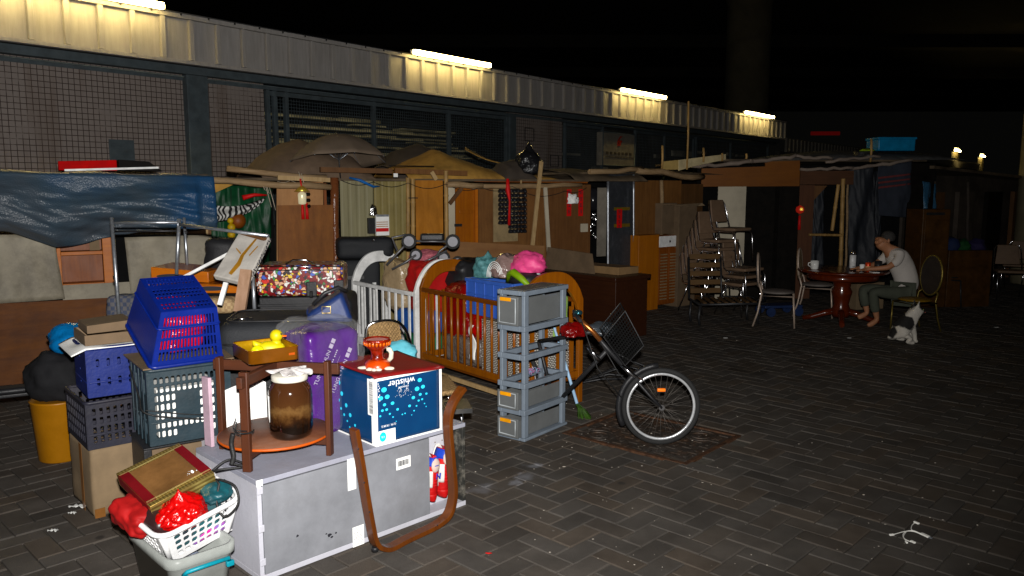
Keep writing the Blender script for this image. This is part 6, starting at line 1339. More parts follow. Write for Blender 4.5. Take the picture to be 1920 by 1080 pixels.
# brass tin with duck
ZT = ZC+.0015+Hs+.002; g0 = G(468, 690, ZT-.012); TN = Fr((g0.x, g0.y, ZT), 55); tlx = .33; twy = .2
g1 = TN.fz(567, 676, 0).x; g2_ = TN.fx(427, 668, 0).y; tlx = max(.2, min(.4, g1)); twy = max(.14, min(.3, g2_)); th_ = .066
t = thing('brass_tin', 'open brass coloured tin tray with toy ducks on top of the plant stand', 'tin', TN); br = mat('brass', (.17,.065,.014), .3, .45, var=.15, bump=.02); bri = mat('tin_gold_inside', (.42,.25,.02), .3, .6, var=.1)
b = B()
def rrect(x0, y0, x1, y1, r, z, n=5):
    out = []
    for cx, cy, a0 in ((x1-r,y0+r,-90),(x1-r,y1-r,0),(x0+r,y1-r,90),(x0+r,y0+r,180)):
        for k_ in range(n+1): a_ = R(a0+90*k_/n); out.append(Vector((cx+r*math.cos(a_), cy+r*math.sin(a_), z)))
    return out
def shell(b, specs, cap0=True, cap1=True):
    rg = [[b.v(p) for p in s_] for s_ in specs]; b.sm = True
    for r0, r1 in zip(rg, rg[1:]):
        for k_ in range(len(r0)): b.f([r0[k_], r0[(k_+1)%len(r0)], r1[(k_+1)%len(r0)], r1[k_]])
    b.sm = False
    if cap0: b.f(rg[0][::-1])
    if cap1: b.f(rg[-1])
shell(b, [rrect(.004,.004,tlx-.004,twy-.004,.025,0), rrect(0,0,tlx,twy,.025,.004), rrect(0,0,tlx,twy,.025,th_), rrect(-.003,-.003,tlx+.003,twy+.003,.026,th_+.003), rrect(0,0,tlx,twy,.025,th_+.006), rrect(.003,.003,tlx-.003,twy-.003,.024,th_+.003)], True, False); b.build('tin_body', br, t)
b = B(); shell(b, [rrect(.003,.003,tlx-.003,twy-.003,.024,th_+.002), rrect(.004,.004,tlx-.004,twy-.004,.022,.006)], False, True); b.build('inside', bri, t)
B().box(tlx*.78,-.0015,.028,tlx*.9,-.0002,.04).build('stamp', mat('copper_stamp', (.35,.08,.03), .4, .5), t)
yel = mat('rubber_yellow', (.42,.35,.04), .45, var=.06, scale=15, bump=.04); DK = Fr(TN.W(tlx*.60, twy*.5, .012), 70)
t = thing('rubber_duck', 'yellow rubber duck with an orange beak sitting in the brass tin', 'toy duck', DK)
b = B(); b.blob((0,0,.035), (.075,.045,.038), 2, .03, 4, freq=1, flat=.7); b.build('body', yel, t)
b = B(); b.tube([(.03,0,.05),(.033,0,.075)], [.03,.022], 14); b.lathe([(.033*math.sin(k_*.196), -.033*math.cos(k_*.196)) for k_ in range(17)], (.033,0,.098), 20); b.build('head', yel, t)
b = B(); b.tube([(-.05,0,.045),(-.078,0,.065),(-.085,0,.078)], [.025,.014,.004], 10); b.build('tail', yel, t)
b = B(); b.blob((.07,0,.094), (.017,.014,.005), 3, .0, 3, flat=0); b.build('beak', mat('duck_beak', (.8,.16,.01), .4), t)
for s in (-1,1): B().blob((.056,s*.02,.108), (.005,.005,.006), 1, 0, 2, flat=0).build('eye', M_ink, t)
DB = Fr(TN.W(tlx*.3, twy*.38, .012), 80); t = thing('yellow_toy', 'small plain bright yellow toy head lying left of the duck in the tin', 'toy', DB)
b = B(); b.lathe([(.032*math.sin(k_*.196), -.027*math.cos(k_*.196)) for k_ in range(17)], (0,0,.035), 20); b.build('body', mat('lemon_rubber', (.62,.60,.02), .45, var=.04, bump=.03), t); b = B(); b.tube([(-.02,-.026,.04),(0,-.031,.046),(.02,-.026,.04)], .006, 8); b.build('fold', _m['lemon_rubber'], t)
# ---- purple wrapped bedding
g = G(600, 832, ZC); PB = Fr(CB.W(CB.fz(590,822,ZC).x, CB.fz(590,822,ZC).y, ZC+.002), 45); hp = PB.fy(640, 598, .1).z
PBy = PB
x0_ = PB.fy(572, 640, .0).x; x1_ = PB.fy(680, 640, .0).x; W_p = x1_-x0_
t = thing('bedding_pack', 'purple printed bedding pack wrapped in crumpled clear plastic behind the blue carton', 'pack', PB)
pur = film('purple_bag_film', (.042,.011,.10), .22, 1, 5, .7)
B().cushion(x0_+.02,.0,.0,x1_-.01,.32,hp*.93,.05,.02,21,cuts=16).build('bag', pur, t)
cx_ = (x0_+x1_)/2
TC = 'TUNG CHUN \u25a0\u25a0'; BL = '\u25a0 '*4+'   '+'\u25a0 '*4+'   '+'\u25a0 '*4
lines = [(TC, .034, .07), (BL, .010, .115), ('_'*14, .016, .135), (TC, .034, .175), (BL, .010, .215)]
for body, s_, off in lines:
    M4 = Matrix.Translation((cx_+off-.15, -.024, hp*.60+.05*math.sin(off*20))) @ RX @ Matrix.Rotation(R(62), 4, 'Z')
    B().text(body, s_, M4, extrude=.0004).build('lettering', mat('faded_white_ink', (.3,.27,.35), .6), t)
B().cushion(x0_-.01,-.028,.0,x1_+.015,.36,hp*1.02,.07,.02,25,cuts=16).build('clear_wrap', film('thin_clear_film', (.5,.5,.5), .10, .0, 9, 1, rim=.2), t)
# pink packet and white sheet behind the stand
o = at0(B().cushion(0,0,0,.035,.012,.15,.006,.004,4).build('pink_packet', film('pink_pack', (.55,.04,.3), .2, 1, 12, .6), None), Fr(SF.W(.12,.10,ZS-SF.o.z), 60)); tag(o, 'narrow bright pink plastic packet standing behind the glass jar', 'packet')
o = at0(B().prism([(0,0,0),(.26,0,.02),(.26,0,.30),(.2,0,.34),(0,0,.30)],(0,.006,0)).build('white_sheet', M_paper, None), Fr(CB.W(.13,.60,ZC+.002), 40)); tag(o, 'white sheet standing behind the plant stand legs', 'sheet')
o = at0(B().box(0,0,0,.02,.07,.38,.003).build('pink_board', mat('pale_pink', (.42,.31,.36), .6), None), Fr(CB.W(.06,.62,ZC+.002), 40)); tag(o, 'pale pink board standing on end beside the green crate', 'board')
# ---- crates at the left
def crate(name, label, fr, L_, W_, H_, m, tilt=None, taper=0, front=None, side=None, th=.008, group='plastic crates', up=True):
    """rectangular crate, x long front side; rim at z=H_ (up)"""
    t = thing(name, label, 'crate', fr, group); k = taper
    b0 = [(k,k,0),(L_-k,k,0),(L_-k,W_-k,0),(k,W_-k,0)]; b1 = [(0,0,H_),(L_,0,H_),(L_,W_,H_),(0,W_,H_)]
    sides = [(0,1,front),(3,2,front),(0,3,side),(1,2,side)]
    for i, j, sp_ in sides:
        nu, nv, hx_, hy_, mask, rnd_, mu, mv = sp_
        b = B(); b.holes([b0[i], b0[j], b1[j], b1[i]], nu, nv, hx_, hy_, mask, mu, mv, rnd_); b.build('side', m, t, solid=th, merge=.0003)
    b = B(); b.holes(b0, 8, 6, .7, .7, None, .06, .06, .3); b.build('base', m, t, solid=th, merge=.0003)
    b = B(); b.tube(rrect(-.004,-.004,L_+.004,W_+.004,.03,H_), .011, 8, closed=True); b.build('rim', m, t)
    b = B(); b.tube(rrect(k*.6-.003,k*.6-.003,L_-k*.6+.003,W_-k*.6+.003,.02,H_*.3), .005, 6, closed=True); b.build('rib', m, t)
    return t
gcrm = mat('slate_green_plastic', (.014,.025,.032), .45, var=.15, dirt=.3, dcol=(.06,.06,.06)); dbl = mat('dark_blue_plastic', (.004,.013,.12), .38, var=.1); dgr = mat('dark_grey_plastic', (.014,.014,.022), .5, dirt=.3)
g = G(283, 838, .5); GC = Fr((g.x, g.y, .502), 54); Lg = GC.fy(436, 815, 0).x; Wg = GC.fx(215, 800, 0).y; Wg = max(.28, min(.45, Wg)); Hg = GC.fy(275, 697, 0).z
t = crate('crate', 'slate green crate with oval holes and a rope tied round it under the blue basket', GC, Lg, Wg, Hg, gcrm, front=(13,7,.62,.74,lambda i,j: not (4 <= i <= 7 and 2 <= j <= 4) and not (j == 0 and 4 <= i <= 8),.5,.06,.08), side=(6,3,.55,.8,lambda i,j: j != 1,.3,.06,.1))
for k_ in range(4): B().box(-.012,Wg*(.15+.22*k_),.0,-.005,Wg*(.2+.22*k_),Hg,.002).build('pillar', gcrm, t)
into('paper_stack', 'white papers inside the slate green crate', 'paper', GC, B().box(.05,.03,.03,Lg-.06,Wg-.06,Hg*.72,.004), mat('bright_paper', (.75,.75,.72), .7))
into('flat_cardboard', 'flat grey brown cardboard lying on the slate green crate', 'cardboard', GC, B().hexa([(-.02,-.02,Hg+.012),(Lg+.03,.0,Hg+.012),(Lg+.06,Wg,Hg+.012),(-.03,Wg+.02,Hg+.012),(-.02,-.02,Hg+.019),(Lg+.03,.0,Hg+.019),(Lg+.06,Wg,Hg+.019),(-.03,Wg+.02,Hg+.019)]), M_cardd)
# support under the green crate: black stand and cartons
SK = Fr(GC.W(.0,.0,-.502), GC.az)
t = thing('black_stand', 'black boxed stand carrying the slate green crate', 'stand', SK); B().box(-.04,-.02,.02,.0,.32,.49,.004).build('side_panel', M_black, t); B().box(.001,.30,.02,.3,.34,.49,.004).build('back_panel', M_black, t); B().box(-.04,-.02,.4905,.32,.34,.4995,.002).build('top', M_black, t)
o = at0(B().box(.01,.03,0,.3,.28,.47,.004).build('carton', M_cardd, None), SK); tag(o, 'brown carton under the slate green crate inside the black stand', 'carton')
t = thing('low_cabinet', 'white low cabinet behind the grey cabinet supporting the green crate', 'cabinet', CB); B().box(.12,DC+.03,0,.55,DC+.40,.49,.004).build('body', lam, t); B().box(.15,DC+.022,.05,.5,DC+.029,.44,.003).build('door', lam, t)
# blue basket upside down and tipped forward
H_b = .26; BBx = Fr((0,0,0), 76)
gp_ = G(284, 690, .502+Hg+.022)
t = crate('basket', 'blue slotted basket tipped upside down with red cloth inside, on the green crate', Fr((0,0,0), 0), .38, .48, .31, dbl, taper=.045, front=(17,4,.55,.8,None,.4,.06,.08), side=(3,1,.0,.0,lambda i,j: False,.4,.06,.08), th=.005)
for o in list(t.children):
    if o.name.startswith('base'): bpy.data.objects.remove(o)
b = B(); b.holes([(.045,.045,0),(.335,.045,0),(.335,.435,0),(.045,.435,0)], 13, 9, .6, .72, lambda i,j: j not in (2,6) , .06, .06, .4); b.build('base', dbl, t, solid=.005, merge=.0003)
# place: local z flipped (rim down), tipped towards the camera
from mathutils import Euler
flip = Matrix.Rotation(math.pi, 4, 'X')               # rim down: y -> -y, z -> -z
M_ = Matrix.Translation(gp_) @ Matrix.Rotation(math.pi/2-R(50), 4, 'Z') @ Matrix.Rotation(R(22), 4, 'X') @ Matrix.Translation((0,.48,.31)) @ flip
t.matrix_world = M_; t.location, t.rotation_euler = M_.to_translation(), M_.to_euler(); BASK = M_
o = B().cushion(.06,.14,.05,.30,.44,.27,.05,.03,6).build('red_cloth_bag', redf, None); o.location, o.rotation_euler = M_.to_translation(), M_.to_euler(); tag(o, 'red plastic bag inside the tipped blue basket', 'bag')
# carton, dark crate, blue crate stack at the left
g = G(178, 972); CX = Fr((g.x, g.y, 0), 47); w1 = CX.fz(232, 955, 0).x; w1 = max(.3, w1); w2 = CX.fx(130, 900, .0).y; hc_ = CX.fy(180, 842, 0).z
t = thing('carton', 'tall worn brown carton on the ground under the dark crates', 'carton', CX); B().cushion(0,0,0,w1,.45,hc_,.008,.008,9,cuts=8,bulge=.006).build('body', M_card, t); B().box(.0,-.0105,.0,.055,-.008,.055).build('tape_corner', mat('brown_tape', (.16,.075,.03), .3), t); B().box(-.0105,.15,.0,-.009,.2,hc_).build('tape', _m['brown_tape'], t)
DG = Fr(CX.W(-.01,-.01,hc_+.005), 49); hd2 = DG.fx(140, 705, .3).z if False else .26
t = crate('crate', 'dark grey slatted crate on the worn brown carton', DG, w1+.04, .48, .27, dgr, taper=-.0, front=(8,4,.5,.7,None,.3,.06,.1), side=(10,4,.5,.8,None,.3,.06,.1))
DL = Fr(DG.W(.03,.05,.29), 52)
t = crate('crate', 'dark blue crate on the dark grey crate left of the green crate', DL, w1-.02, .36, .28, mat('navy_plastic', (.006,.014,.10), .42), taper=.0, front=(4,2,.3,.4,None,.4,.1,.1), side=(3,3,.2,.15,lambda i,j: i == 1,.4,.1,.1))
into('paper_tray', 'grey brown open cardboard tray on the dark blue crate', 'tray', DL, (lambda b: (b.box(0,0,.30,w1-.05,.34,.306), b.box(0,0,.306,.01,.34,.36), b.box(.01,0,.306,w1-.05,.01,.36), b.box(w1-.06,.01,.306,w1-.05,.34,.36), b.box(.01,.33,.306,w1-.06,.34,.36), b)[-1])(B()), M_cardd)
into('newspaper', 'crumpled pale paper sheets under the cardboard tray', 'newspaper', DL, B().sheet(lambda a, c_: (-.08+.5*a, -.05+.45*c_, .288+.008*math.sin(a*9)*math.sin(c_*7)+(-.03*(1-a/.15) if a < .15 else 0)), 20, 16), M_paper, solid=.003)
into('flat_carton', 'closed flat brown box on the cardboard tray', 'box', DL, B().hexa([(.02,.03,.3635),(w1-.03,.05,.3635),(w1-.03,.33,.3635),(.02,.31,.3635),(.02,.03,.41),(w1-.03,.05,.42),(w1-.03,.33,.42),(.02,.31,.41)], .003), M_cardd)
# yellow bucket, black bag, blue bag, black trolley chair
g = G(99, 868); YB = Fr((g.x, g.y+.12, 0), 90)
t = thing('yellow_bucket', 'plain yellow tub on the ground at the left behind the carton', 'tub', YB); rbk = (99-64)*1.0*(YB.o-CO).length/FPX*1.05; zb_ = .42
B().lathe([(rbk*.86,0),(rbk*.9,.01),(rbk*1.08,zb_),(rbk*1.12,zb_+.01),(rbk*1.0,zb_+.012)], n=40).build('body', mat('yellow_tub', (.24,.11,.002), .4, var=.08), t)
into('black_bag', 'black bin bag bulging out of the yellow tub', 'bag', YB, B().blob((0,0,zb_+.15), (rbk*1.25,.16,.2), 11, .14, 4, flat=.7), mat('matt_black_cloth', (.010,.010,.011), .8, spec=.15))
into('blue_bag', 'bright blue plastic bag resting on the black bag at the left', 'bag', YB, B().blob((.08,.12,zb_+.40), (.19,.15,.12), 12, .2, 4, flat=.6), film('cyan_film', (.01,.11,.27), .2, 1, 8, .9))
g = G(30, 830); FC = Fr((g.x, g.y, 0), 60); t = thing('folding_chair', 'black tubular folding chair at the left edge behind the yellow tub', 'chair', FC)
B().tube([(-.25,.1,.42),(-.25,-.15,.44),(-.2,-.2,.44),(.2,-.2,.44),(.25,-.15,.44),(.25,.1,.42)], .022, 8).build('arm', M_black, t)
for x in (-.24,.24): B().tube([(x,-.18,.43),(x+.02*(1 if x > 0 else -1),-.14,.2),(x*1.15,-.2,0)], .018, 8).build('leg', M_black, t); B().tube([(x,.1,.42),(x,.15,.2),(x,.25,0)], .018, 8).build('leg', M_black, t)
B().box(-.22,-.16,.38,.22,.15,.41,.01).build('seat', M_black, t)
# ---- white laundry basket on a clear storage box
zt_ = .27; g = G(318, 1056, zt_); SB = Fr((g.x, g.y, 0), 45)
t = thing('storage_box', 'cloudy plastic storage box with a teal handle under the white basket', 'storage box', SB); cl = film('cloudy_plastic', (.40,.42,.40), .35, .5, 6, .1)
Lb_, Wb_ = .31, .52; ox, oy = 0, 0
b = B(); shell(b, [rrect(ox+.03,oy+.03,ox+Lb_-.03,oy+Wb_-.03,.05,0), rrect(ox+.006,oy+.006,ox+Lb_-.006,oy+Wb_-.006,.055,zt_-.05), rrect(ox-.006,oy-.006,ox+Lb_+.006,oy+Wb_+.006,.06,zt_-.045), rrect(ox-.006,oy-.006,ox+Lb_+.006,oy+Wb_+.006,.06,zt_), rrect(ox+.01,oy+.01,ox+Lb_-.01,oy+Wb_-.01,.055,zt_), rrect(ox+.034,oy+.034,ox+Lb_-.034,oy+Wb_-.034,.05,.01)], True, True); b.build('body', cl, t)
te = mat('teal_plastic', (.02,.22,.28), .4); B().tube([(ox+.05,oy-.015,zt_-.07),(ox+.06,oy-.035,zt_-.05),(ox+.15,oy-.04,zt_-.047),(ox+.25,oy-.035,zt_-.05),(ox+.26,oy-.015,zt_-.07)], .0095, 8).build('handle', te, t)
for x_ in (.05,.26): B().box(ox+x_-.018,oy-.035,zt_-.095,ox+x_+.018,oy-.012,zt_-.07,.005).build('clip', te, t)
into('folded_cloth', 'pale folded cloth inside the cloudy storage box', 'cloth', SB, B().cushion(ox+.05,oy+.06,.02,ox+Lb_-.05,oy+Wb_-.06,zt_-.13,.04,.015,3), mat('pale_cloth', (.42,.42,.38), .8, col2=(.12,.16,.28), scale=6))
wp = mat('white_basket_plastic', (.66,.66,.66), .42, var=.05, dirt=.15, dcol=(.4,.38,.35))
WB = Matrix.Translation(G(300,1010,.365)) @ Matrix.Rotation(math.pi/2-R(40), 4, 'Z') @ Matrix.Rotation(R(-10), 4, 'Y') @ Matrix.Rotation(R(10), 4, 'X') @ Matrix.Translation((0,0,-.19))
t = bpy.data.objects.new('laundry_basket', None); C.objects.link(t); tag(t, 'white slotted laundry basket heaped with red and dark things on the storage box', 'laundry basket'); t.location, t.rotation_euler = WB.to_translation(), WB.to_euler()
Lw_, Ww_, Hw_, tp = .40, .35, .19, .04; X0 = 0
def wbpt(x, y, z): k_ = tp*(1-z/Hw_); return (X0+k_+(Lw_-2*k_)*x, k_+(Ww_-2*k_)*y, z)
for (a_, b_) in (((.06,0),(.94,0)),((.06,1),(.94,1)),((0,.06),(0,.94)),((1,.06),(1,.94))):
    b = B(); b.holes([wbpt(*a_,0), wbpt(*b_,0), wbpt(*b_,Hw_), wbpt(*a_,Hw_)], 7, 4, .72, .76, None, .08, .12, .42); b.build('side', wp, t, solid=.004, merge=.0003)
for (cx0, cy0, cx1, cy1) in ((.06,0,0,.06),(.94,0,1,.06),(.06,1,0,.94),(.94,1,1,.94)):
    b = B(); mx_, my_ = (cx0+cx1)/2, (cy0+cy1)/2; mx_ += (0 if cx0 < .5 else 1)*.012-(.006 if cx0 < .5 else .006)*1; my_ = my_
    mm = ((cx0+cx1)/2+(-.015 if cx0 < .5 else .015), (cy0+cy1)/2+(-.015 if cy0 < .5 else .015))
    pts = [(cx0,cy0), mm, (cx1,cy1)]; rg = [[b.v(wbpt(x,y,z)) for x, y in pts] for z in (0,Hw_/2,Hw_)]
    for r0, r1 in zip(rg, rg[1:]):
        for q_ in range(2): b.f([r0[q_], r0[q_+1], r1[q_+1], r1[q_]])
    b.build('corner', wp, t, smooth=True, solid=.004)
b = B(); b.prism([wbpt(0,0,0),wbpt(1,0,0),wbpt(1,1,0),wbpt(0,1,0)], (0,0,.004)); b.build('base', wp, t)
b = B(); rp = rrect(X0-.008,-.008,X0+Lw_+.008,Ww_+.008,.07,Hw_,6); b.tube([Vector((p_.x,p_.y,p_.z+(.012*math.cos((p_.x-X0-Lw_/2)*12) if False else 0))) for p_ in rp], .0125, 8, closed=True); b.build('rim', wp, t)
def inbask(name, label, cat, b, m, **k_):
    o = b.build(name, m, None, **k_); o.location, o.rotation_euler = WB.to_translation(), WB.to_euler(); return tag(o, label, cat)
def inblob(x, y, z, sx_, sy_, sz_, sd, amp=.2, sub=4, **k_): return B().blob((X0+x, y, z), (sx_, sy_, sz_), sd, amp, sub, **k_)
inbask('dark_clothes', 'dark mixed clothes seen through the slots of the white basket', 'clothes', B().cushion(.05,.055,.01,Lw_-.05,Ww_-.05,Hw_-.015,.05,.015,8,cuts=12), mat('mixed_clothes', (.02,.09,.10), .8, col2=(.012,.012,.016), scale=9))
inbask('magenta_cloth', 'magenta and blue cloth low at the front of the white basket', 'cloth', B().cushion(.16,.045,.012,.34,.1,.07,.02,.008,9), mat('magenta_print', (.5,.02,.2), .7, col2=(.02,.12,.35), scale=14))
inbask('red_jacket', 'red padded cloth spilling over the left side of the white basket', 'cloth', B().cushion(-.055,.14,.10,.10,.40,.235,.05,.022,31,cuts=18,freq=9), mat('bright_red_cloth', (.25,.006,.010), .7, bump=.5, bscale=12))
inbask('dark_bag', 'dark brown leather bag at the left rim of the white basket', 'bag', B().cushion(.01,.05,.12,.12,.24,.225,.035,.015,33,cuts=12), mat('dark_leather', (.025,.012,.012), .35))
inbask('red_bag', 'bright red translucent plastic bag tied in the white basket', 'bag', inblob(.15,.085,.20,.12,.095,.08,21,.13,5,freq=1.7,crease=1.0,flat=.8,knot=.4), film('orange_red_film', (.33,.014,.006), .24, 1, 9, .45))
inbask('white_cloth', 'crumpled white cloth at the back right of the white basket', 'cloth', inblob(.30,.20,.235,.085,.06,.05,23,.4,5,freq=2.4,crease=1.4,flat=.8), mat('white_cotton', (.72,.72,.72), .9, bump=.5, bscale=14))
inbask('black_teal_bag', 'black bag with teal edging at the right of the white basket', 'bag', inblob(.335,.10,.205,.07,.08,.045,24,.2), mat('black_teal', (.012,.014,.016), .4, col2=(.01,.07,.085), scale=7))
# gold and maroon gift box
def mat3(o_, px_, py_):
    x_ = (px_-o_).normalized(); y_ = (py_-o_); y_ = (y_-x_*y_.dot(x_)).normalized(); z_ = x_.cross(y_); m_ = Matrix((x_, y_, z_)).transposed().to_4x4(); m_.translation = o_; return m_, (px_-o_).length, (py_-o_).length
GM_, gl, gw = mat3(PY(281, 950, 3.40), PY(402, 886, 3.62), PY(238, 878, 3.66))
t = bpy.data.objects.new('gift_box', None); C.objects.link(t); tag(t, 'gold patterned gift box with maroon ends and a clear window lying tilted on the basket', 'gift box'); GM_ = GM_ @ Matrix.Translation((0,0,-.07)); t.location, t.rotation_euler = GM_.to_translation(), GM_.to_euler()
gh = .07
def goldm():
    m = mat('gold_foil', (.40,.28,.08), .28, .8, bump=0); nt = m.node_tree; N = nt.nodes; L = nt.links; p = N['Principled BSDF']; tc = N.new('ShaderNodeTexCoord'); mp_ = N.new('ShaderNodeMapping'); mp_.inputs['Rotation'].default_value = (0,0,R(45)); L.new(tc.outputs['Object'], mp_.inputs[0])
    ck = N.new('ShaderNodeTexChecker'); ck.inputs['Scale'].default_value = 90; ck.inputs[1].default_value = (.52,.38,.11,1); ck.inputs[2].default_value = (.26,.17,.04,1); L.new(mp_.outputs[0], ck.inputs[0]); L.new(ck.outputs[0], p.inputs['Base Color']); return m
gf = goldm(); mar = mat('maroon_card', (.10,.005,.009), .5)
B().box(0,0,0,gl,gw,gh-.001,.003).build('body', gf, t)
B().box(.045,.045,gh-.0005,gl-.045,gw-.045,gh+.001).build('window', mat('window_tan', (.14,.075,.035), .12, coat=1, var=.3, scale=5), t)
B().box(-.0012,.03,gh,.044,gw-.03,gh+.0035,.001).build('maroon_end', mar, t); B().box(gl-.044,.03,gh,gl+.0012,gw-.03,gh+.0035,.001).build('maroon_end', mar, t)
for y_ in (.036, gw-.036):
    b = B()
    for k_ in range(60): b.box(.002+gl*k_/61,y_-.003,gh+.0012,.006+gl*k_/61,y_+.003,gh+.0042)
    b.build('braid', mat('pale_gold', (.75,.62,.3), .3, .7), t)
B().box(-.0015,.02,.01,-.0002,gw-.02,gh-.01).build('maroon_end', mar, t)
# ropes and cables
def cable(name, label, pts, r_, m=M_cord, fr=None, closed=False):
    b = B(); b.tube(cr([Vector(p_) for p_ in pts], 6), r_, 7, closed=closed); o = b.build(name, m, None)
    return tag(o, label, 'cord')
e0, e1 = GC.W(-.02,.3,Hg*.9), GC.W(-.02,-.015,Hg*.45)
cable('rope', 'black rope running across the green crate to the plant stand leg', [GC.W(-.03,.30,Hg*.95), GC.W(-.025,.1,Hg*.62), GC.W(-.015,-.02,Hg*.46), GC.W(Lg*.5,-.03,Hg*.30), GC.W(Lg,-.03,Hg*.2), SF.W(-.04,-SR-.03,.21), SF.W(.028,-SR-.03,.205), SF.W(.03,-SR+.02,.205)], .0045)
cable('rope', 'second thinner black rope just above the first across the green crate', [GC.W(-.02,-.01,Hg*.5), GC.W(Lg*.5,-.035,Hg*.36), GC.W(Lg,-.03,Hg*.26), SF.W(-.05,-SR-.03,.225), SF.W(.02,-SR-.03,.215)], .003)
K = SF.W(-.05,-SR-.035,.2)
cable('strap_end', 'black plastic strap end hanging from the rope knot on the stand', [K, K+Vector((-.01,-.0,-.05)), K+Vector((.0,-.005,-.11)), K+Vector((-.01,-.01,-.15))], .012)
T_ = CB.W(.02,.12,ZC+.012)
cable('power_cable', 'black cable looping over the left end of the grey cabinet', [K+Vector((-.01,0,-.15)), T_+Vector((-.0,.05,.0)), T_+Vector((-.12,.08,.03)), T_+Vector((-.2,.02,-.02)), T_+Vector((-.14,-.04,.02)), T_+Vector((-.03,.0,.02))], .006)
cable('power_cable', 'black cable loop hanging down between grey cabinet and white basket', [T_+Vector((-.12,-.1,.0)), T_+Vector((-.02,-.14,-.02)), T_+Vector((.0,-.16,-.1)), T_+Vector((-.06,-.17,-.16)), T_+Vector((-.1,-.16,-.1)), T_+Vector((-.1,-.12,-.02))], .006, closed=True)
# ---- big black suitcase and supports
def onz(u, v, z): return G(u, v, z)
g = onz(560, 693, .80); SC = Fr((g.x, g.y, .80), 82)
xl_, xr_ = SC.fy(402, 640, 0).x, SC.fy(662, 640, 0).x; zt2 = SC.fy(560, 603, 0).z
t = thing('suitcase', 'big black soft suitcase lying flat behind the brass tin', 'suitcase', SC); bs = mat('black_nylon', (.011,.012,.014), .65, var=.15, bump=.4, bscale=200)
B().cushion(xl_,0,0,xr_,.55,zt2,.09,.008,41,cuts=14).build('body', bs, t)
B().tube(rrect(xl_+.01,-.004,xr_-.01,.556,.10,zt2*.55,6), .008, 6, closed=True).build('piping', M_black, t)
B().tube(rrect(xl_+.05,.04,xr_-.05,.51,.09,zt2*1.0,6), .006, 6, closed=True).build('piping', M_black, t)
B().box(xl_+.3,-.02,zt2*.45,xl_+.37,.0,zt2*.62,.006).build('lock', M_black, t); B().box(xl_+.50,-.02,zt2*.5,xl_+.57,.0,zt2*.66,.006).build('lock', M_black, t)
B().tube([(xl_+.1,.1,zt2+.002),(xl_+.14,.08,zt2+.012),(xl_+.2,.12,zt2+.004)], .006, 6).build('zip_pull', M_chrome, t); B().box(xl_+.62,-.02,zt2*.72,xl_+.645,-.008,zt2*.95,.003).build('zip_pull', M_chrome, t)
t = thing('storage_case', 'dark trunk hidden under the big black suitcase', 'trunk', SC); B().box(xl_+.03,.04,-.79,xr_-.03,.52,-.005,.01).build('body', M_black, t); B().box(xl_+.02,.03,-.12,xr_-.02,.53,-.10,.004).build('lid_edge', M_blackm, t)
NB = Fr(SC.W(0,0,zt2), 75); a = NB.fy(572, 600, .1); c_ = NB.fy(662, 600, .1)
t = thing('navy_bag', 'navy and black shoulder bag with a metal buckle on the big suitcase', 'bag', NB); nv = mat('navy_nylon', (.008,.018,.07), .5)
B().hexa([(a.x,-.02,.0),(c_.x,-.02,-.02),(c_.x,.3,-.02),(a.x,.3,.0),(a.x+.02,.02,.05),(a.x+.22,.0,.17),(a.x+.26,.3,.17),(a.x+.02,.28,.05)], .03).build('body', nv, t)
B().tube([(a.x+.05,-.0,.10),(a.x+.12,-.02,.17),(a.x+.2,-.01,.20),(a.x+.25,.03,.17)], .013, 8).build('handle', M_black, t); B().tube([(a.x+.1,-.03,.05),(a.x+.15,-.035,.05),(a.x+.15,-.035,.09),(a.x+.1,-.03,.09)], .004, 6, closed=True).build('buckle', mat('old_brass', (.4,.3,.15), .3, .9), t)
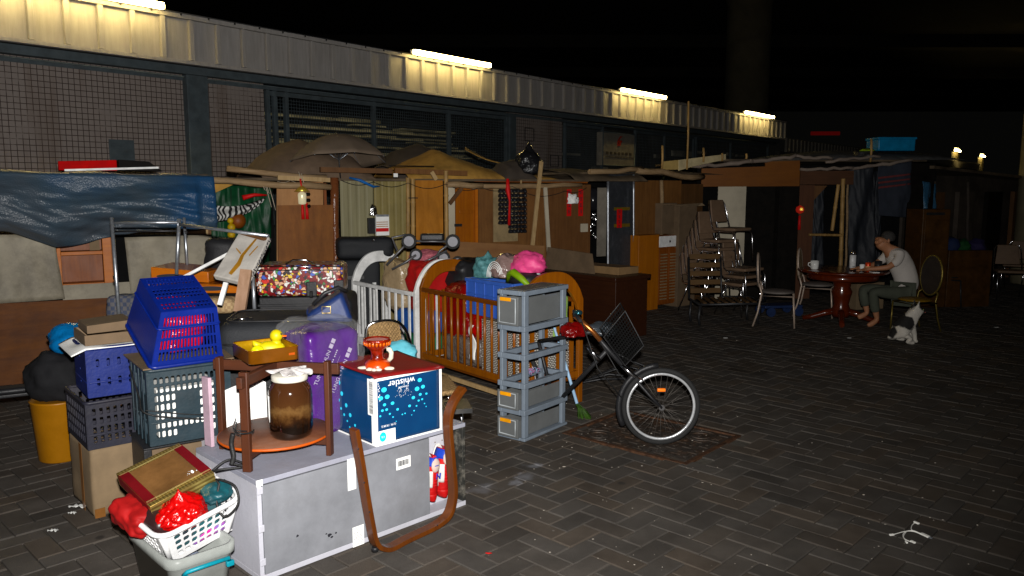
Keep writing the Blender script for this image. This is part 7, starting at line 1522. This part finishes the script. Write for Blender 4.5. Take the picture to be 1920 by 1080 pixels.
# ---- cartoon free patterned suitcase
PS = Fr(PY(640, 553, 6.15), 78); PS.o.z = PY(640, 558, 6.15).z; PS = Fr(PY(505, 557, 6.1), 84)
def patt():
    m = mat('busy_print', (.5,.5,.5), .35, bump=0); nt = m.node_tree; N = nt.nodes; L = nt.links; p = N['Principled BSDF']; tc = N.new('ShaderNodeTexCoord'); dn = N.new('ShaderNodeTexNoise'); dn.inputs['Scale'].default_value = 14; L.new(tc.outputs['Object'], dn.inputs['Vector'])
    ad = N.new('ShaderNodeVectorMath'); ad.operation = 'MULTIPLY_ADD'; ad.inputs[1].default_value = (.06,.06,.06); L.new(dn.outputs['Color'], ad.inputs[0]); L.new(tc.outputs['Object'], ad.inputs[2])
    v = N.new('ShaderNodeTexVoronoi'); v.inputs['Scale'].default_value = 40; L.new(ad.outputs[0], v.inputs['Vector']); sx = N.new('ShaderNodeSeparateColor'); L.new(v.outputs['Color'], sx.inputs[0])
    r = N.new('ShaderNodeValToRGB'); r.color_ramp.interpolation = 'CONSTANT'; e = r.color_ramp.elements; e[0].color = (.16,.008,.01,1); e[1].position = .26; e[1].color = (.62,.6,.56,1)
    for pos, c_ in ((.46,(.02,.015,.015,1)),(.58,(.55,.3,.18,1)),(.68,(.6,.42,.03,1)),(.76,(.16,.008,.01,1)),(.84,(.03,.2,.05,1)),(.9,(.05,.1,.4,1)),(.95,(.5,.03,.02,1))): q_ = e.new(pos); q_.color = c_
    L.new(sx.outputs[0], r.inputs[0]); vd = N.new('ShaderNodeTexVoronoi'); vd.feature = 'DISTANCE_TO_EDGE'; vd.inputs['Scale'].default_value = 40; L.new(ad.outputs[0], vd.inputs['Vector']); gt = N.new('ShaderNodeMath'); gt.operation = 'GREATER_THAN'; gt.inputs[1].default_value = .06; L.new(vd.outputs[0], gt.inputs[0])
    mx = N.new('ShaderNodeMix'); mx.data_type = 'RGBA'; mx.inputs[6].default_value = (.07,.01,.01,1); L.new(gt.outputs[0], mx.inputs[0]); L.new(r.outputs[0], mx.inputs[7]); L.new(mx.outputs[2], p.inputs['Base Color']); p.inputs['Coat Weight'].default_value = .5; return m
xl_, xr_ = PS.fy(478, 530, 0).x, PS.fy(643, 530, 0).x; hz_ = PS.fy(520, 498, 0).z
t = thing('patterned_suitcase', 'suitcase covered in a busy multicoloured print, lying on the dark cases', 'suitcase', PS)
B().cushion(xl_,0,0,xr_,.42,hz_,.04,.004,51,cuts=10).build('body', patt(), t)
for z_ in (hz_*.86, hz_*.97): B().tube([(xl_+.01,.2,z_),(xl_+.0,-.004,z_),(xr_-.02,-.004,z_-.005),(xr_+.002,.2,z_)], .005, 6).build('zip', M_chrome, t)
B().box(xl_+(xr_-xl_)*.58,-.012,0,xl_+(xr_-xl_)*.70,.0,hz_*.48,.008).build('corner_guard', M_black, t); B().box(xr_-.07,-.012,.0,xr_+.005,.0,hz_*.52,.008).build('corner_guard', M_black, t)
for f_ in (.64,.97): w_ = B().tube([(xl_+(xr_-xl_)*f_-.01,-.03,.02),(xl_+(xr_-xl_)*f_+.01,-.03,.02)], .028, 12).build('wheel', rub, t)
B().tube([(xl_+.22,.1,hz_),(xl_+.28,.08,hz_+.035),(xl_+.38,.08,hz_+.035),(xl_+.44,.1,hz_)], .008, 6).build('handle', M_chrome, t)
t = thing('suitcase', 'dark case between the patterned suitcase and the white cot', 'suitcase', PS); B().cushion(xr_-.15,-.06,-.3,xr_+.07,.5,-.01,.05,.006,52).build('body', bs, t); B().box(xr_-.08,-.07,-.12,xr_+.02,-.055,-.09,.004).build('handle', M_black, t)
t = thing('storage_case', 'black trunk on the ground carrying the patterned suitcase', 'trunk', PS); B().box(xl_+.02,.02,-PS.o.z+.01,xr_-.17,.45,-.006,.01).build('body', M_black, t); B().box(xl_+.01,.01,-.08,xr_-.165,.46,-.06,.004).build('lid_edge', M_blackm, t)
# soft black suitcase behind
BS = Fr(PY(632, 484, 8.75), 75); xl_, xr_ = 0, BS.fy(740, 460, 0).x; hz_ = BS.fy(700, 446, 0).z
t = thing('suitcase', 'dark navy suitcase lying high at the back against the cream hut panel', 'suitcase', BS); B().cushion(0,0,-.02,xr_,.4,hz_,.07,.012,55,cuts=12).build('body', bs, t); B().tube([(xr_*.6,.0,hz_*.8),(xr_*.65,-.02,hz_*.95)], .006, 6).build('zip_pull', M_chrome, t)
t = thing('storage_case', 'black case standing under the dark navy suitcase', 'trunk', BS); B().cushion(-.01,.03,-BS.o.z+.01,xr_*.75,.38,-.03,.05,.006,56).build('body', bs, t); B().box(.1,.015,-.25,.3,.03,-.2,.005).build('handle', M_black, t)
# ---- steel rack, tilted white panel, orange drawers, mat, pillow, stick
RK = 6.15
def rp_(u, v, Y=RK): return PY(u, v, Y)
t = thing('steel_rack', 'bare galvanised tube clothes rack standing before the blue tarpaulin', 'rack', loc=G(222, 700), az=90); ro = Vector(t.location)
def rt(a_, c_, Ya, Yc, r_=.012, name='tube', m=M_steel):
    o = B().tube([rp_(*a_, Ya)-ro, rp_(*c_, Yc)-ro], r_, 10).build(name, m, t); return o
rt((209,408),(224,600),5.9,5.75,.013,'post'); rt((216,516),(216.6,524),5.84,5.84,.017,'collar', M_black)
rt((336,410),(331,515),5.9,5.85,.013,'post'); rt((345,408),(352,510),6.45,6.4,.011,'post'); rt((348,433),(349,438),6.44,6.44,.015,'collar', M_black)
rt((210,418),(336,417),5.9,5.9,.010,'rail'); rt((213,434),(336,433),6.4,6.4,.008,'rail', M_blackm); rt((336,421),(503,442),5.88,5.6,.012,'rail'); rt((336,421),(347,423),5.88,6.43,.01,'rail')
o = B().tube([rp_(474,515,5.5), rp_(478,598,5.5)], .013, 10).build('steel_post', M_steel, None); tag(o, 'short steel post standing between the big suitcase and the patterned one', 'post')
# white padded folding panel
WPn = [PY(450,432,5.75), PY(505,443,5.65), PY(462,531,5.3), PY(399,516,5.4)]; n_ = (WPn[1]-WPn[0]).cross(WPn[3]-WPn[0]).normalized(); n_ = n_ if n_.y < 0 else -n_
t = thing('padded_panel', 'tilted white padded board with brown stains and a black scribble border', 'board', loc=WPn[3], az=90); wo = WPn[3]
b = B(); b.prism([p_-wo for p_ in WPn], -n_*.045); b.build('panel', mat('soiled_white', (.40,.38,.35), .7, dirt=.3, scale=5), t, bevel=.008)
def wpt(a_, c_, d=.003): return (WPn[0].lerp(WPn[1], a_)).lerp(WPn[3].lerp(WPn[2], a_), c_)-wo+n_*d
stn = mat('tape_brown', (.27,.14,.035), .6)
B().prism([wpt(.62,.12),wpt(.68,.12),wpt(.56,.5),wpt(.60,.7),wpt(.5,.92),wpt(.4,.9),wpt(.47,.65),wpt(.46,.5)], n_*.0015).build('stain', stn, t); B().prism([wpt(.80,.25),wpt(.83,.26),wpt(.72,.48),wpt(.69,.47)], n_*.0015).build('stain', stn, t); B().prism([wpt(.22,.38),wpt(.44,.46),wpt(.43,.49),wpt(.22,.40)], n_*.0015).build('stain', stn, t)
B().bar(wpt(.05,.06,.012), wpt(.95,.10,.012), .035, .02).build('brown_batten', M_plyd, t)
b = B(); rr = random.Random(12)
for k_ in range(16):
    s_ = k_/16; base = WPn[1].lerp(WPn[2], s_)-wo; d_ = -n_
    b.tube([base+d_*(.005+.03*rr.random())+Vector((.004,0,0)), base+d_*(.04*rr.random())+(WPn[2]-WPn[1])*.04+Vector((.006,0,.004))], .004, 5)
for k_ in range(12): s_ = k_/12; base = WPn[0].lerp(WPn[1], s_)-wo; b.tube([base-n_*(.035*rr.random())+Vector((0,0,.004)), base-n_*(.04*rr.random())+(WPn[1]-WPn[0])*.06+Vector((0,0,.008))], .004, 5)
b.build('scribble_border', M_ink, t)
o = B().bar(PY(342,521,5.7), PY(432,474,5.6), .028, .02).build('white_batten', M_white, None); tag(o, 'white batten slanting from the blue basket up to the padded board', 'batten')
o = B().bar(PY(424,530,5.3), PY(412,572,5.25), .03, .02, (0,1,0)).build('white_stick', M_white, None); tag(o, 'short white leg below the tilted padded board', 'batten')
o = B().bar(PY(462,506,5.3), PY(449,585,5.2), .075, .03, (0,1,0)).build('wooden_stick', wood('grey_brown_wood', (.26,.17,.12), (.18,.11,.07), .7, 2, 2), None); tag(o, 'grey brown wooden plank end standing right of the padded board', 'plank')
OW = Fr(PY(452,562,6.0), 90); ow = wood('orange_wood', (.36,.12,.012), (.27,.085,.008), .35, 0, 2, 0, coat=.4)
t = thing('orange_bench', 'orange varnished wooden unit with two black oval handle holes', 'bench', OW); ox_ = OW.fy(272,520,0).x
zA, zB, zC_ = OW.fy(300,503).z, OW.fy(300,526).z, OW.fy(300,549).z
B().hexa([(ox_,.1,zB),(-.28,.1,zB-.03),(-.28,.5,zB-.03),(ox_,.5,zB),(ox_,.1,zA),(-.28,.1,zB+.055),(-.28,.5,zB+.055),(ox_,.5,zA)], .006).build('upper_rail', ow, t)
B().box(ox_+.05,-.02,zC_,.0,.5,zB-.035,.006).build('lower_rail', ow, t); B().box(ox_,-.0,zB-.034,.0,.45,zB-.031).build('ledge', ow, t)
for (u, v, yy) in ((322,518,.095),(395,541,-.025)): p = OW.fy(u, v, yy); B().prism([(p.x+.12*math.cos(k_*.314), yy-.001, p.z+.018*math.sin(k_*.314)) for k_ in range(20)], (0,.002,0)).build('handle_hole', M_ink, t)
B().box(ox_+.05,.02,-OW.o.z,-.05,.45,zC_-.002).build('carcass', M_dark, t)
into('black_cushion', 'black cushion and red edge behind the orange wooden unit', 'cushion', OW, B().cushion(-.42,.35,zB+.02,-.02,.7,zA+.2,.07,.02,61), M_black)
def plaid(nm, c1, c2, sc_):
    m = mat(nm, c1, .8, bump=.2); nt = m.node_tree; N = nt.nodes; L = nt.links; p = N['Principled BSDF']; tc = N.new('ShaderNodeTexCoord'); ck = N.new('ShaderNodeTexChecker'); ck.inputs['Scale'].default_value = sc_; ck.inputs[1].default_value = (*c1,1); ck.inputs[2].default_value = (*c2,1); L.new(tc.outputs['Object'], ck.inputs[0]); L.new(ck.outputs[0], p.inputs['Base Color']); return m
into('woven_mat', 'rolled woven straw mat with blue squares below the orange unit', 'mat', OW, B().cushion(-.5,-.18,zC_-.14,.0,.0,zC_-.02,.05,.01,62), plaid('straw_weave', (.34,.24,.12), (.25,.16,.08), 45))
g = PY(215, 590, 6.4); o = B().cushion(-.08,0,-.05,.2,.2,.16,.06,.02,63).build('plaid_pillow', plaid('plaid', (.10,.095,.10), (.045,.055,.09), 30), None, loc=g); tag(o, 'blue and grey plaid pillow behind the blue basket and the rack post', 'pillow')
t = thing('side_box', 'dark box on the ground supporting the plaid pillow', 'box', loc=(g.x-.2,g.y,0), az=90); B().box(.08,0,0,.45,.35,g.z-.055,.006).build('body', M_cardd, t); B().box(.2,-.004,.05,.26,-.001,g.z-.07).build('tape', _m['brown_tape'], t)
# ---- wicker chair
WK = Fr(G(800, 800), 10); WK = Fr((G(770, 790).x, G(770, 790).y, 0), -10)
t = thing('wicker_chair', 'chrome framed wicker chair between the blue carton and the brown cot', 'chair', loc=(0,0,0), az=90); wk = mat('wicker', (.30,.2,.105), .7, var=.4, scale=60, stretch=(1,3,1), bump=.8, bscale=90)
A = [PY(690,612,5.75), PY(748,606,5.65), PY(756,662,5.55), PY(696,668,5.65)]
def wsh(a_, c_): p_ = (A[0].lerp(A[1], a_)).lerp(A[3].lerp(A[2], a_), c_); return (p_.x, p_.y+.05*math.sin(a_*math.pi)+.006*math.sin(a_*60)*math.sin(c_*50), p_.z+.02*math.sin(a_*math.pi)*(1-c_))
B().sheet(wsh, 60, 50).build('back', wk, t, solid=.012)
B().tube(cr([PY(686,640,5.7), PY(690,612,5.74), PY(715,602,5.75), PY(745,604,5.65), PY(762,622,5.6), PY(772,655,5.5), PY(780,690,5.42), PY(792,740,5.4), PY(800,790,5.4)], 4), .012, 10).build('frame', M_chrome, t)
zz = .43; S4 = [G(775,706,zz), G(838,706,zz), G(862,735,zz), G(770,745,zz)]
def wse(a_, c_): p_ = (S4[0].lerp(S4[1], a_)).lerp(S4[3].lerp(S4[2], a_), c_); return (p_.x, p_.y, p_.z+.015*math.sin(a_*math.pi)*math.sin(c_*math.pi)+.004*math.sin(a_*60)*math.sin(c_*50))
B().sheet(wse, 60, 40).build('seat', wk, t, solid=.03)
B().tube(cr([S4[0]+Vector((-.02,0,-.03)), S4[3]+Vector((-.02,-.02,-.03)), S4[2]+Vector((.0,-.02,-.03)), S4[1]+Vector((.02,0,-.03))], 4), .012, 10).build('seat_rail', M_chrome, t)
for p_ in (S4[2],S4[1],S4[3]): B().tube([p_+Vector((0,0,-.03)), Vector((p_.x+.03, p_.y-.02, 0))], .012, 10).build('leg', M_chrome, t)
o = B().blob(PY(748,662,5.45), (.13,.1,.09), 71, .16, 4, flat=.7).build('light_blue_bag', film('sky_blue_film', (.14,.38,.45), .3, 1, 6, .7), None); tag(o, 'light blue plastic bag on the wicker chair beside the ornament', 'bag')
o = B().hexa([tuple(p_) for p_ in (lambda a_: [a_, a_+Vector((.5,.12,0)), a_+Vector((.45,.35,0)), a_+Vector((-.05,.25,0)), a_+Vector((0,0,.03)), a_+Vector((.5,.12,.03)), a_+Vector((.45,.35,.03)), a_+Vector((-.05,.25,.03))])(CB.W(LC-.28,.38,ZC+.003))]).build('black_board', mat('scratched_black', (.02,.02,.02), .4, dirt=.3, dcol=(.2,.18,.15)), None); tag(o, 'scratched black board lying on the far end of the grey cabinet', 'board')
# ---- small things on the ground
lit = random.Random(21)
def usb():
    o_ = G(1712, 1004); t = thing('charging_cable', 'white multi headed charging cable lying on the paving', 'cable', loc=(o_.x,o_.y,0), az=90); q_ = Vector((o_.x,o_.y,0)); wm = mat('white_cable', (.75,.74,.70), .5, var=.03)
    def g_(u, v, z=.004): return G(u, v, z)-q_
    B().tube(cr([g_(1729,1003), g_(1715,997,.012), g_(1700,996,.008), g_(1693,1003), g_(1697,1011), g_(1708,1016)], 5), .0025, 6).build('lead', wm, t)
    B().tube(cr([g_(1729,1002), g_(1712,995,.01), g_(1694,997), g_(1676,1002)], 5), .0025, 6).build('lead', wm, t)
    B().tube(cr([g_(1728,1001), g_(1716,996), g_(1709,993), g_(1710,985), g_(1716,980)], 5), .0025, 6).build('lead', wm, t)
    B().tube(cr([g_(1700,996), g_(1694,1006), g_(1699,1015)], 5), .002, 6).build('lead', wm, t)
    for (u0,v0,u1,v1,w_) in ((1727,1000,1742,1007,.02),(1708,1014,1716,1018,.014),(1714,978,1723,982,.014),(1668,1003,1676,1002,.012),(1698,1015,1701,1018,.01)):
        B().bar(g_(u0,v0,.007), g_(u1,v1,.007), w_, .009, bev=.002).build('plug', wm, t)
    B().bar(g_(1742,1007,.007), g_(1748,1009,.007), .014, .006).build('contact', M_steel, t)
usb()
wl = mat('litter_white', (.6,.6,.58), .8)
for (u, v, a_, lb) in ((147,952,.09,'torn white paper scrap beside the worn brown carton, larger'),(136,965,.04,'small white paper scrap left of the worn brown carton'),(100,998,.05,'thin white paper scrap alone on the paving at the lower left')):
    g = G(u, v); b = B(); b.sheet(lambda x, y: (a_*(x-.5)*(1+.3*math.sin(y*5)), a_*.4*(y-.5)*(1+.4*math.sin(x*9)), .004+.012*abs(math.sin(x*7+y*4))), 12, 6); tag(b.build('paper_scrap', wl, None, loc=(g.x,g.y,.002), solid=.001), lb, 'litter')
b = B()
for k_ in range(260):
    v_ = lit.uniform(600, 1075); u_ = lit.uniform(870, 1900) if k_ % 3 else lit.uniform(900, 1390)
    if k_ % 3 == 0: v_ = lit.uniform(770, 880)
    g = G(u_, v_); s_ = lit.uniform(.0015, .0045)*(1.6 if lit.random() < .08 else 1); b.blob((g.x,g.y,.002), (s_*lit.uniform(.8,2.2),s_,s_*.6), k_, .3, 1, flat=0)
tag(b.build('grit', mat('grit', (.34,.31,.27), .8, var=.4, scale=30), None), 'pale grit and crumbs scattered over the paving', 'grit', kind='stuff')
for (u, v, w_) in ((1360,634,.05),(1592,634,.045),(1868,614,.05),(1797,575,.03)):
    g = G(u, v); b = B(); b.box(-w_/2,-.012,.002,w_/2,.012,.006); tag(b.build('paper_scrap', wl, None, loc=(g.x,g.y,.0)), {1360:'pale scrap on dark paving below the chrome chair stacks',1592:'pale scrap on the paving in front of the round table',1868:'pale scrap on the dark paving at the far right',1797:'tiny pale scrap right of the gold chair'}[u], 'litter')
g = G(916, 1038); b = B(); b.blob((0,0,.002),(.018,.009,.002),3,.5,2,flat=0); tag(b.build('red_scrap', M_red, None, loc=(g.x,g.y,.001)), 'tiny red scrap on the paving right of the bent wood frame', 'litter')
